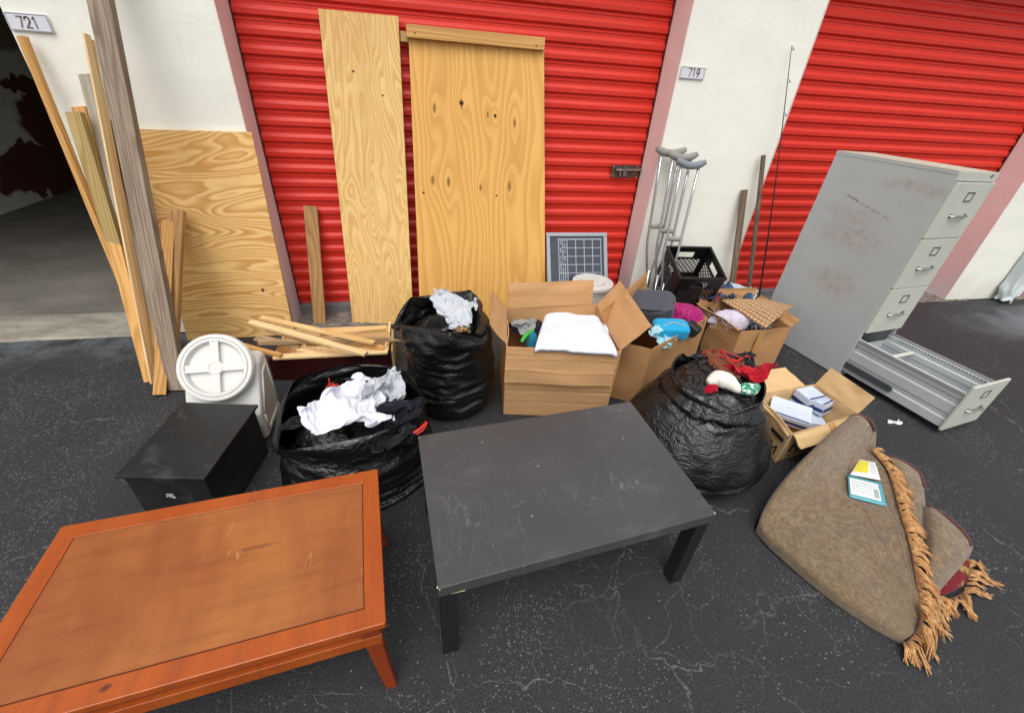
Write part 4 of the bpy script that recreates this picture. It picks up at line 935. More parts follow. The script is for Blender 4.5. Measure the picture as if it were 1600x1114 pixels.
# draped film and cloth: grid points of simulated sheets, as steps from their neighbours (x, y, z lists)
SIM = {}
SIM['bag1'] = (66, 0.0015, ([132,1,-1,-2,-5,-7,-6,-6,-8,-10,-11,-12,-11,-11,-11,-13,-13,-12,-13,-12,-13,-13,-12,-10,-9,-8,-8,-7,-6,-7,-7,-3,0,2,1,1,1,2,6,9,8,8,8,9,11,12,12,12,13,13,12,13,12,13,13,11,9,10,8,9,8,8,7,4,1,0,-1,-2,1,3,3,2,-1,-1,0,-2,0,1,0,-1,-1,0,0,0,-1,-1,0,1,-1,-2,0,-1,-2,0,0,0,1,-3,3,0,1,2,4,0,-2,-1,-1,0,-1,2,0,0,0,1,0,0,2,1,2,0,-3,1,0,-1,1,0,0,0,0,-4,-2,0,2,2,4,-8,0,2,6,1,-2,0,-3,-1,-1,-1,-1,2,0,0,1,0,0,-1,1,-1,-3,-1,5,-1,1,3,2,1,-10,2,1,-3,-8,1,8,-2,-3,0,-2,3,1,1,2,0,1,1,-1,-3,0,2,4,0,-5,0,0,0,3,-7,-2,5,5,4,12,2,-12,7,-2,-2,-5,-1,2,-1,4,0,-1,1,1,-4,-1,-2,-1,0,-1,-1,1,-1,-2,0,0,2,-1,0,1,3,2,-6,-2,3,7,-1,-14,2,4,0,8,-4,1,1,-1,1,-1,-2,1,4,0,0,-1,-3,8,0,2,2,-7,6,0,2,-1,-2,9,-5,10,-9,3,-2,-5,-1,4,4,-3,1,0,1,-3,1,-1,-2,1,-2,0,-1,-4,1,4,-1,-6,-1,1,-1,-2,5,7,-1,-5,-5,-4,0,7,1,1,1,-4,2,1,0,2,0,-1,2,-1,0,1,0,2,5,-1,0,-4,-9,4,3,8,-2,1,2,-10,0,0,19,-2,0,5,-1,-4,-1,3,-3,-1,-2,0,-2,0,1,-3,0,0,1,0,3,3,2,0,-3,-2,-2,-4,-8,-3,2,3,3,-1,4,7,2,1,0,1,-3,-3,-3,-3,1,2,1,2,0,1,-2,-1,0,3,-3,0,6,0,-3,-9,-2,-1,1,6,5,0,-20,1,7,5,5,-1,-2,-3,0,0,-2,0,0,0,-1,0,0,-1,-1,0,-3,-4,2,1,0,-1,1,3,-2,-5,1,2,-1,5,-1,-7,1,1,2,0,3,3,3,1,-7,2,1,0,0,-1,3,2,-1,-3,5,5,1,1,-2,-2,-2,-1,-4,4,0,1,7,-4,-5,-4,0,-2,-2,0,0,0,1,2,3,-1,0,4,1,0,0,0,-1,-2,-7,-2,-1,0,-2,1,2,8,4,5,4,0,0,-2,-14,-2,2,3,-1,-1,-2,-2,7,0,-2,0,0,1,0,-4,-3,1,-1,0,3,3,-2,6,6,2,-1,7,-9,-7,0,4,8,1,-8,-3,0,4,2,1,2,-1,-3,5,-1,-3,0,1,-1,0,-2,-2,0,3,4,0,6,0,0,-6,-7,-5,2,3,-1,4,2,4,-5,-3,0,-1,2,4,0,-1,2,0,0,0,0,3,3,-2,2,0,-5,-6,4,-4,-3,6,8,2,6,1,-2,-2,-9,-7,4,6,3,-4,-2,0,0,3,0,-3,3,-1,-1,5,2,0,2,0,1,5,-3,3,-10,4,7,0,-5,3,-7,-5,-4,3,9,-10,3,3,0,2,-2,-1,-3,-1,0,1,0,1,-1,-1,3,5,-2,0,3,3,0,1,-4,-5,-3,0,2,-6,3,-1,-1,7,5,-2,-3,1,1,0,-3,-4,1,-1,-1,1,4,-4,-1,3,0,0,4,-9,7,-6,9,-3,-10,1,10,-10,7,-4,8,-11,3,7,-1,-10,3,-1,3,0,3,0,0,-1,1,-1,1,1,-1,-5,-3,-1,3,3,-4,4,9,-3,-5,2,0,5,-3,3,6,-3,-8,-2,2,0,-2,-1,2,1,1,-1,-1,-1,-3,-2,0,-2,2,4,-5,-2,-4,3,-2,-1,6,3,-4,7,-8,4,-2,7,-4,-3,-2,11,-1,0,-4,0,2,2,-1,0,0,0,0,-2,-4,3,3,-1,0,0,4,0,1,-4,1,5,-4,8,3,-2,-9,-6,-1,0,0,0,8,0,-2,-1,1,-1,3,1,-3,0,0,-2,-3,-2,6,8,-6,-2,-2,-1,-3,-4,0,-1,4,1,-1,1,0,2,1,0,1,1,4,1,-3,0,1,-1,0,-1,0,2,3,1,1,2,-5,-6,6,-2,-8,7,5,3,2,-9,-1,-3,-1,5,4,4,1,0,-6,0,1,-1,0,1,-3,-1,2,0,0,1,6,0,-4,-1,3,4,-2,5,3,-1,-4,-4,7,1,-3,-1,-1,1,0,-5,1,0,0,-2,-1,-2,0,1,0,-1,-2,1,0,1,4,-5,2,6,-7,1,5,-3,-1,-2,-1,7,-5,-3,4,-3,-2,-2,1,4,2,1,-1,1,-3,0,2,0,0,0,-1,6,-5,3,-1,-5,-3,-2,8,1,-3,-2,5,1,-11,3,5,3,0,0,1,0,-8,1,-1,1,2,2,0,1,-1,2,2,-1,1,-1,-1,5,0,-3,2,-5,-2,6,-2,0,7,-11,3,1,-2,2,1,2,-3,-4,0,1,1,1,1,1,1,1,-1,-1,1,-6,0,-3,0,1,6,7,-3,-7,-1,0,2,5,5,-9,-2,-4,1,-1,0,1,7,-2,0,-1,1,0,0,0,1,0,0,-1,-1,0,-1,-1,-4,0,1,7,2,-6,1,3,-11,11,-2,2,1,-1,-2,-3,5,3,-1,-4,-1,-1,1,-1,-1,0,0,1,-1,0,-1,1,1,5,-1,-10,-3,2,0,11,-2,-2,-4,6,4,1,0,0,-1,2,-5,1,-1,0,0,-2,-1,0,0,-1,0,2,1,-2,1,-1,0,2,1,-3,-1,4,1,-7,4,0,2,-1,1,2,2,1,-2,-5,-1,6,-1,0,-1,1,-1,-1,0,0,1,0,6,-2,-1,-2,-2,-1,2,2,1,-8,0,-1,4,6,0,3,0,0,-3,-6,0,0,1,0,0,2,-2,0,-1,1,0,-1,-2,0,-4,1,3,2,0,-1,-3,1,-1,-3,3,-3,-4,1,-2,0,1,3,-1,6,2,-4,2,0,-1,-1,1,1,1,0,0,-1,-5,5,1,-3,-1,10,1,-3,-4,0,5,0,-3,-9,-3,-1,1,0,4,7,0,-1,-1,-2,-1,0,3,-1,1,0,0,0,1,-3,4,1,0,-7,1,4,1,-2,-3,2,0,-4,4,1,2,0,0,-1,-1,-5,0,0,1,0,0,0,0,0,-1,0,-1,1,0,-1,2,2,0,-6,4,2,5,-4,-5,2,1,2,4,0,-3,-7,1,-2,6,-3,1,4,-1,-2,0,0,0,-1,-2,0,1,4,-2,-1,0,6,-3,-8,3,-1,2,2,-3,-3,-2,-1,2,0,0,1,6,1,-1,0,-1,-1,1,0,-2,0,1,-1,3,-1,0,-3,0,-1,3,4,-8,-1,0,10,0,0,0,-1,-5,1,1,-1,2,0,-7,2,0,0,1,2,0,0,0,0,0,-1,-1,0,2,3,3,-3,-1,3,-5,-1,1,-3,4,2,0,0,-2,-1,2,2,-6,1,-1,-1,1,1,0,0,0,0,0,2,-3,3,1,2,-2,2,-1,-5,2,2,-2,-3,0,-1,4,-2,3,-2,-5,6,-1,1,4,0,-3,-1,1,0,-1,1,-2,0,2,0,-1,0,-1,-1,-3,1,1,1,2,0,0,2,-6,0,0,1,2,3,-1,-3,4,-3,0,2,-2,0,0,0,0,0,0,-1,1,-2,1,-1,4,-1,-1,0,1,3,4,-2,-4,1,-4,7,-1,-2,-2,5,0,-1,-1,-1,-1,0,-1,-1,1,-1,1,0,-3,1,1,1,-1,-5,1,1,0,-1,2,3,-1,-2,2,2,1,0,-1,-1,0,-1,-4,3,-2,0,2,0,0,0,1,-1,0,0,0,2,3,1,-3,-2,1,-2,-1,-3,-1,6,6,-5,0,-2,-3,0,2,-2,-2,0,0,1,4,0,0,0,0,0,0,0,2,-1,-2,-1,1,2,-1,-2,2,-1,1,0,3,-4,0,-1,0,1,0,1,0,2,1,-2,2,0,-1,-1,0,1,0,0,1,0,1,2,-4,1,0,2,-3,5,1,0,1,-8,-3,5,1,-4,-2,2,5,0,2,0,-1,1,0,-1,-1,-1,-1,-1,0,-1,0,1,1,-1,-3,0,1,0,2,2,-1,0,-4,-5,2,2,0,0,1,1,0,-5,-1,2,1,-1,0,3,-1,0,0,1,-1,0,-1,2,2,0,1,-1,1,-1,1,-4,1,5,2,-1,-3,5,2,-4,-4,-1,0,-1,-1,-3,0,1,0,1,0,1,-1,1,-1,0,0,0,2,0,0,1,-5,1,1,0,0,3,-3,-1,3,1,-3,-3,0,3,2,0,-1,1,-2,-2,1,-1,0,0,0,0,2,-5,-2,0,0,0,2,-3,-2,3,-1,0,-1,2,3,-4,-1,0,2,2,-1,1,4,1,-3,1,0,0,0,0,1,-1,1,-1,-1,1,-3,0,1,1,3,3,-3,-4,2,-2,2,2,-1,-3,1,3,-1,-1,1,-2,0,-1,1,-1,0,1,0,0,-1,0,0,0,0,-3,0,1,1,5,4,0,1,4,0,-5,-6,-2,1,5,-2,0,1,0,-7,2,4,0,1,-1,-1,-2,1,-2,0,2,2,0,2,1,-1,-4,-2,-1,3,1,0,0,-1,2,-3,-1,1,-1,3,2,-2,0,-1,0,0,1,-1,-1,-1,1,1,0,1,2,0,0,5,-2,7,-1,-6,2,-1,-10,-5,4,8,4,0,-4,-5,0,-1,-4,7,2,-1,-2,-3,1,1,3,-1,2,-2,-2,-1,1,0,0,-1,3,0,-3,-1,3,-2,-3,3,-1,1,-1,2,-3,-2,3,-3,0,2,1,0,-1,0,2,0,-2,3,1,-2,-3,2,8,-5,5,-6,-6,-1,-3,0,4,3,7,-10,-2,1,1,10,-5,-5,5,1,-6,-1,1,2,1,0,-1,1,0,3,2,1,-5,-4,1,-3,-1,2,5,-2,0,1,-2,-2,-2,7,4,1,2,-3,-6,0,-1,-1,0,1,1,1,-1,0,3,-2,-2,0,4,-4,-3,1,-5,2,7,2,-3,-5,-1,9,-7,12,-6,-1,1,-3,-2,1,3,-6,5,2,1,1,-2,-2,-1,0,3,0,0,-2,0,3,-7,1,3,0,-4,4,-3,1,-5,2,4,-12,0,6,8,-1,-2,1,1,-1,-1,-1,0,0,-1,2,-1,-1,1,1,1,0,-7,-3,0,-3,-1,0,0,6,1,-6,9,1,7,-5,-3,-4,2,2,-3,7,-2,0,-1,-1,2,2,2,-3,-1,0,0,-5,0,-1,4,5,-2,-2,1,-1,0,-2,-3,-2,-4,10,10,-6,-11,-1,4,0,1,0,0,0,0,-1,1,0,-1,-1,0,3,-3,1,2,-2,3,0,-5,2,3,1,1,0,-12,-2,4,9,-2,2,5,1,-6,-1,-1,-3,1,1,-1,0,-1,4,-1,0,-1,6,2,0,1,-3,-5,1,-2,-3,1,1,-14,4,12,7,-6,-12,2,3,0,3,-2,2,-2,0,0,0,0,-1,0,1,3,-6,-1,0,-1,1,-1,6,10,4,-2,1,1,-11,-1,-4,-3,-3,5,6,3,0,2,-8,2,0,-3,-1,0,1,1,-1,1,-2,-2,2,2,4,-6,-2,4,-7,-3,0,-1,-1,3,6,-1,-6,-11,12,-8,-3,-2,4,7,-4,0,0,-1,1,-1,0,0,1,-2,2,-1,0,1,4,8,3,-1,-3,1,-4,-12,2,12,3,-4,-1,1,-1,-7,-4,-1,3,2,1,1,-2,1,-1,0,0,-3,1,0,-2,-1,1,3,-3,-7,1,2,-1,2,5,4,-4,0,-6,13,-5,1,-2,-5,-1,1,0,0,0,0,0,0,1,-1,-2,2,-2,2,1,5,-1,-3,-3,-3,0,2,-1,0,5,-2,7,6,-1,2,-1,-5,0,2,-1,-8,-2,1,2,1,-1,0,0,-1,1,2,-4,0,-2,-3,-2,3,3,1,2,5,3,-8,1,-1,12,-1,-4,5,-1,0,-6,0,0,-1,0,1,0,0,-1,2,-1,-2,1,-1,-1,-5,3,-2,-1,-1,0,-1,2,14,-4,-1,2,-2,8,-4,-3,7,3,0,-1,-2,-6,-2,2,-2,1,-1,-2,3,-3,-4,5,-3,-5,2,4,0,0,0,1,-1,-3,-11,1,0,2,7,8,-4,-1,2,-3,-5,2,0,1,1,-1,0,0,-2,1,-1,-1,0,0,1,-5,-1,-3,0,-1,0,0,2,18,-7,-4,6,-5,3,4,1,-1,-3,-1,2,2,-5,0,-2,-3,0,1,-2,-2,3,-3,-2,2,-1,0,1,-1,0,1,-2,0,-9,-3,0,0,2,10,5,1,-2,0,-5,-2,1,-2,-2,0,1,-1,1,1,0,2,2,1,0,0,-5,-5,-4,0,4,6,4,-1,10,0,-2,2,0,0,-4,-2,0,1,-2,-1,0,-2,-4,-2,-1,0,1,5,-1,-9,0,0,1,0,0,2,3,1,-1,-3,-3,2,0,-1,-8,5,6,3,-1,-1,-1,-1,-1,0,-1,0,-1,0,0,-1,6,4,1,1,0,0,0,-1,-3,-9,10,5,1,0,-4,-1,-1,0,0,0,2,1,1,-1,2,0,-10,-1,-5,5,0,-1,0,0,-7,0,0,-1,2,2,2,0,-1,-1,1,3],
[0,13,13,12,12,11,11,11,10,9,6,5,6,6,6,3,1,-1,-3,-3,-2,-2,-5,-8,-10,-9,-10,-11,-11,-10,-12,-12,-13,-13,-12,-13,-13,-13,-11,-10,-9,-11,-10,-9,-6,-6,-5,-4,-2,-1,1,2,2,2,4,7,8,9,9,9,10,10,11,13,13,12,1,0,0,1,-1,1,2,1,-1,-5,1,2,2,1,0,-1,0,-2,3,0,-1,-4,0,3,2,0,0,-1,-1,-1,-1,0,0,-1,-1,0,0,2,2,-1,-2,-1,-1,0,-1,0,-1,1,-2,-1,0,-3,-2,0,4,1,-1,2,1,1,1,1,0,1,0,1,0,1,2,-3,3,1,0,1,2,3,-8,1,-3,-2,0,6,0,4,-8,-3,-3,0,-2,0,1,10,-2,0,-1,-1,-1,-2,0,3,0,-1,-1,-3,4,-3,-1,2,-1,4,1,0,1,-2,3,-1,-9,7,2,0,-6,-2,6,0,1,1,-4,3,2,0,1,-3,3,-1,-2,2,-1,0,-2,0,-1,-1,10,-1,2,1,-1,-2,0,-2,5,0,0,1,0,0,4,-12,3,-1,-1,-2,-1,4,-2,-4,0,2,0,0,-8,1,0,0,3,-1,-1,0,-1,0,-6,6,8,-6,-2,2,2,3,-5,1,-2,-3,5,-1,1,0,1,5,-2,1,1,1,0,1,-1,0,3,3,-2,1,1,3,-1,-4,-2,0,-5,2,4,2,4,1,-8,0,-2,2,0,0,-1,-1,0,0,0,1,-2,0,-1,0,-1,-1,-3,-2,1,0,1,1,-1,2,4,2,2,-8,1,-4,2,0,2,7,1,-1,-8,1,0,0,0,1,2,-1,1,1,3,0,-1,2,2,-2,-1,-2,-5,0,3,1,7,0,-3,-2,-3,-5,-2,-1,-1,-1,6,2,3,-4,0,0,-2,-1,1,3,2,2,1,-1,0,-4,-3,-5,-3,1,1,-3,-3,0,0,9,4,3,-4,-2,3,-2,-1,-3,8,1,0,0,1,-2,0,-1,2,1,3,2,1,-1,0,2,0,-2,5,-3,-4,-1,-1,4,-1,0,0,0,2,-1,-1,1,-3,-2,-2,1,3,-1,0,-3,-1,-4,-3,1,0,1,0,2,2,6,-2,-7,12,0,-2,1,2,-6,-7,0,5,1,-4,-3,0,6,1,-1,0,1,-5,3,0,5,-1,-1,-1,0,-3,-2,-1,-1,0,3,4,1,1,0,-7,-8,1,0,2,4,3,6,5,-1,-2,0,0,-1,-4,1,1,1,1,-1,-1,-6,2,1,3,-1,-2,-3,-2,4,-3,-2,3,1,-1,6,5,1,-3,1,1,-2,-5,1,-1,-3,0,-2,2,-3,-1,0,1,1,0,-9,-3,1,4,3,2,2,-1,-1,-9,-1,13,0,4,1,0,0,2,-2,-4,-2,-2,0,1,0,0,-1,-1,-1,1,0,4,-1,4,-4,-4,0,-1,0,7,10,0,-2,-4,-9,-1,-4,-1,1,2,-2,-1,6,7,-5,2,3,-2,-1,0,1,0,-1,0,-5,-3,7,0,3,-5,-2,0,1,-7,4,16,1,-9,5,-9,-3,-3,-3,2,1,1,3,0,4,-1,-1,0,3,1,-1,-2,2,2,3,-9,4,4,1,2,-2,5,-8,-4,5,4,7,-2,-4,1,-6,-6,0,-1,-2,-1,5,-1,2,0,2,0,0,-2,0,-5,5,3,0,7,-5,4,2,0,-12,3,2,-1,5,2,-9,1,1,-2,1,-2,-5,8,-2,3,-4,1,3,-1,-2,0,2,1,0,-6,3,2,-3,-6,0,0,9,-6,1,1,0,2,0,2,5,-11,1,7,4,1,-1,-4,-1,-1,-5,2,0,0,1,0,0,4,-1,-1,-1,-3,5,0,-6,-2,10,1,0,-6,-7,2,6,7,0,2,-4,-4,8,-4,-1,-1,-1,-2,-2,1,0,-2,-2,1,2,1,-4,-1,2,7,0,-2,-10,4,5,3,-6,-7,1,-1,-2,11,5,-3,-4,3,-2,1,-3,0,1,-1,1,-2,2,0,1,1,-2,-5,-2,0,0,0,10,1,-7,1,1,1,-3,-4,4,-2,4,5,5,1,-9,-7,5,2,0,1,-1,0,-1,0,0,-1,-3,0,1,0,-2,1,2,3,5,-6,-6,0,6,8,-4,-3,3,-4,-7,1,-1,-2,5,5,-3,0,2,1,-2,-1,-1,1,0,-5,-1,5,4,3,1,-1,-4,-5,4,-1,0,1,9,2,-3,-2,-4,-3,-4,1,3,0,-2,-2,2,0,0,0,1,5,2,0,0,0,-1,1,0,-3,7,-1,-1,-2,3,-1,-2,-4,1,2,-2,1,3,-3,-6,3,-1,-5,5,0,0,0,1,-1,1,2,-4,0,3,-3,-1,-1,0,4,1,7,-2,-4,-7,3,1,-1,1,0,4,-7,2,-2,1,4,4,-1,-3,0,0,1,0,-5,0,1,1,3,1,1,0,-4,-11,1,0,5,-3,0,-1,-1,0,-1,0,2,-1,1,6,-3,0,3,0,2,1,-2,0,2,-2,-3,2,2,-2,2,1,0,-3,-4,0,0,-1,7,6,-4,-10,-2,1,4,-1,9,2,1,1,0,-8,-1,1,0,1,2,-1,0,-2,1,-2,-3,1,-2,0,1,5,-2,-1,-5,0,-3,0,1,1,3,3,2,3,-1,1,0,2,0,0,-4,-3,3,1,-1,0,3,0,1,1,-1,-3,0,3,3,0,-10,4,-3,-4,4,7,5,1,-2,-1,-2,0,-1,-2,-4,1,3,2,0,-1,-2,0,-1,2,-1,3,1,-1,0,0,3,-4,3,-1,5,1,-4,4,0,1,-1,-2,-8,-3,3,-1,2,-2,-1,-2,3,2,-2,-1,1,0,-2,1,0,0,2,2,0,-1,-7,-1,9,-1,1,4,-4,-1,1,-3,-1,-1,-1,-6,2,3,2,1,1,-2,0,0,1,0,1,0,1,1,1,1,0,-1,-4,-1,-3,8,-5,5,5,-7,2,1,1,-1,2,1,-2,3,-5,0,-2,-1,0,1,0,-1,-1,1,0,-3,0,-1,-1,1,2,-3,8,0,0,0,-6,-3,2,-2,-1,-1,0,1,2,9,-4,-3,2,3,-4,0,0,3,-1,1,0,-1,-3,-2,0,-1,1,3,7,0,4,-7,-2,-7,-2,2,0,-2,-1,1,2,1,6,-4,3,-1,4,1,-4,-1,2,0,1,-2,0,3,1,0,0,0,-1,0,-4,0,-1,2,2,0,-1,4,0,3,1,1,-1,-5,2,-2,-2,-1,1,0,0,-2,2,-1,0,0,1,2,0,-1,-2,0,-4,8,-6,4,5,-3,-3,1,-4,-1,4,4,0,-4,-4,2,0,1,-4,1,5,-1,-1,1,0,0,-1,-1,-1,2,0,0,0,6,0,0,0,-2,3,0,-1,-3,-3,0,2,-6,1,4,1,1,0,-2,0,2,0,-1,-2,1,1,0,1,-2,0,2,0,2,-1,-9,1,-4,2,6,8,0,1,1,-5,-2,-3,5,-1,-2,-3,-3,3,1,-1,2,0,0,0,1,2,0,0,-2,0,1,1,-5,2,-3,-1,1,-1,2,1,1,4,-4,-3,8,-1,-6,-2,3,-1,0,2,-1,1,1,0,-1,0,0,-1,1,0,-2,2,-1,3,3,0,-3,2,1,-3,-1,-2,-5,2,-2,4,1,0,0,1,3,-1,-1,0,-1,0,0,0,0,-1,0,0,2,1,-1,-2,4,-3,1,1,-1,1,-3,1,3,-4,5,3,-3,-1,0,0,-3,0,1,0,0,-2,0,0,2,0,-1,3,-1,-1,-1,8,-1,-2,0,-1,-2,0,1,-2,-3,0,5,-5,4,0,-3,-1,2,4,-1,-1,-1,0,0,-1,0,0,1,1,1,0,-1,0,-1,0,-4,1,-1,0,2,2,1,0,-5,4,1,-2,0,-2,-2,-1,1,4,-1,2,0,1,0,-1,-1,0,1,-2,-1,0,2,-5,0,0,-1,2,5,-2,-6,1,4,3,-4,3,-3,1,4,1,-2,-2,1,1,0,0,-1,0,-1,0,0,-1,0,0,0,0,1,0,1,-1,2,0,-3,-3,0,1,4,1,-3,-1,0,-1,3,0,0,-3,5,-3,-1,1,0,2,0,0,0,-2,0,1,-1,4,0,1,1,4,1,-2,-2,0,-3,-7,3,3,1,-3,-2,1,4,0,-2,0,-1,-1,0,1,1,0,0,1,-1,0,1,0,-1,-3,-1,1,1,-2,1,3,2,-2,-2,-3,2,2,2,-1,-2,0,0,0,-2,3,0,1,2,-2,0,0,0,3,0,-2,4,-6,1,-1,-2,-5,3,0,1,0,2,4,-3,1,1,1,-2,1,-3,0,1,0,2,0,0,-1,0,0,0,1,1,1,-3,0,0,1,2,1,-1,1,-2,-4,-1,3,1,2,1,3,-6,3,2,1,-1,0,-2,-2,2,-2,-2,0,0,0,0,-2,0,0,-3,1,-1,1,4,0,-6,1,2,-3,-1,2,4,1,-1,1,3,-3,3,0,-1,-1,-1,-2,1,1,0,1,0,0,0,-2,2,0,0,1,0,-3,1,-1,-3,0,-1,1,2,2,2,0,0,-1,1,2,0,0,-2,-2,-1,-1,0,2,0,1,0,0,0,1,0,2,1,-1,-6,2,7,1,1,-1,-5,-4,0,2,0,-2,-4,1,-1,0,0,3,2,0,0,0,0,0,1,0,-2,1,0,0,1,2,-2,0,-2,1,1,0,1,-3,-2,2,3,-3,-2,0,-2,2,-2,2,0,-1,1,2,0,0,3,-1,0,1,2,-1,-2,-1,-2,-2,6,6,-5,-3,-4,3,3,2,-3,-7,4,5,3,-2,-4,-1,2,-2,-1,3,0,0,0,2,-2,0,1,-1,1,-2,0,-1,-3,0,2,3,1,1,0,4,1,-3,-10,-3,4,3,5,-9,3,-1,1,6,1,-1,0,-2,-2,2,1,-1,-2,0,3,-4,1,3,2,-11,-1,1,2,-1,1,-1,3,6,-3,-6,-2,6,6,-2,2,1,-1,-5,1,0,1,0,1,-1,2,1,0,2,-2,-4,0,-1,-1,0,2,0,4,-1,-3,-9,1,6,3,-5,6,2,-1,3,-1,-5,-3,1,2,3,0,-2,1,1,1,0,-3,-2,0,4,-8,7,4,4,-1,-1,-6,1,0,-5,-4,0,4,0,-1,6,0,-4,1,4,-3,1,-1,2,0,2,-6,1,1,0,-1,1,2,2,0,-5,0,3,-1,-2,-8,6,7,0,-4,-3,-4,12,3,-3,1,0,0,0,-3,-3,-2,6,0,-2,-2,-1,0,1,-2,-5,11,-2,-1,-5,1,4,7,-3,-9,3,-2,-1,4,1,1,-2,-4,3,0,0,2,0,0,1,0,-2,5,-6,-2,-3,0,2,1,1,-2,3,1,1,-1,-3,9,5,-3,0,-4,4,-7,-6,4,-1,1,4,0,-2,0,0,-1,-4,1,2,2,1,2,2,0,-3,-1,-4,-5,4,1,-4,-3,1,7,-7,4,6,-6,-2,0,0,2,3,1,0,2,0,0,2,0,-1,-7,7,-11,3,1,2,2,-3,3,-3,-1,0,1,1,2,1,5,-8,9,5,2,-1,-5,0,-4,-6,0,2,2,-1,6,0,-4,-1,-1,0,1,4,0,0,-7,2,1,-7,-3,0,1,2,1,8,5,1,0,-9,-4,3,2,-2,3,2,-1,0,1,-3,-3,-1,9,-4,10,-14,-1,-2,2,6,-4,0,0,-1,-4,0,0,0,4,11,-4,-1,4,-1,-4,-1,1,0,-2,2,1,5,-2,0,2,0,0,0,-1,-7,0,0,-3,2,1,1,-3,0,6,7,-1,2,0,-1,-3,2,-7,-1,0,4,-1,0,0,0,-2,-2,2,2,-1,3,1,6,-11,-6,1,-3,-3,1,0,-2,5,0,6,1,-7,7,6,-4,-3,-5,4,2,0,0,4,-1,1,1,-2,0,3,0,-1,2,-2,0,-2,0,0,-7,-3,0,4,5,6,-2,4,1,-4,-14,-1,2,5,2,1,-1,0,0,-1,-3,-1,4,1,0,0,0,-5,6,5,-6,-11,5,-2,-4,-1,5,-3,6,-2,3,0,-5,5,3,-1,7,-4,-2,1,0,-2,-2,5,-4,2,-2,1,0,3,-3,0,2,0,0,-1,-1,-4,-2,4,2,0,3,5,-7,-10,-2,0,3,7,0,0,0,-1,1,0,1,1,6,-1,1,-1,1,4,-7,0,6,-4,-8,4,-2,3,-1,3,-1,0,-2,3,-1,-6,0,0,-1,5,2,1,1,-1,0,-7,4,4,0,-4,2,-1,0,1,0,1,-2,-1,1,0,-3,1,8,1,4,-11,-8,-4,8,2,5,-1,0,0,0,1,-1,0,1,1,5,1,0,0,-1,2,5,-2,-8,-4,-8,0,5,-2,-3,-1,1,2,1,4,3,-7,-2,-1,-1,1,3,4,6,1,3,2,0,-2,0,0,-1,0,0,0,-2,-2,1,0,-1,0,-2,7,3,1,-16,-5,-2,7,3,9,0,-1,-1,0,0,-1,-1,0,1,1,4,-1,0,1,1,-7,3,-10,-3,4,3,-1,0,-1,0,-1,0,0,0,0,-2,0,0,1,1,0,-1,1,0,17,0,-1,-3,-2,-1,-1,0,-1,1,-1,1,1,-1,1,0,0,8,-2,0,-7,-4,-2,0,-2,6,2,0,2,0,0,-1,1,1,0,0,-1],
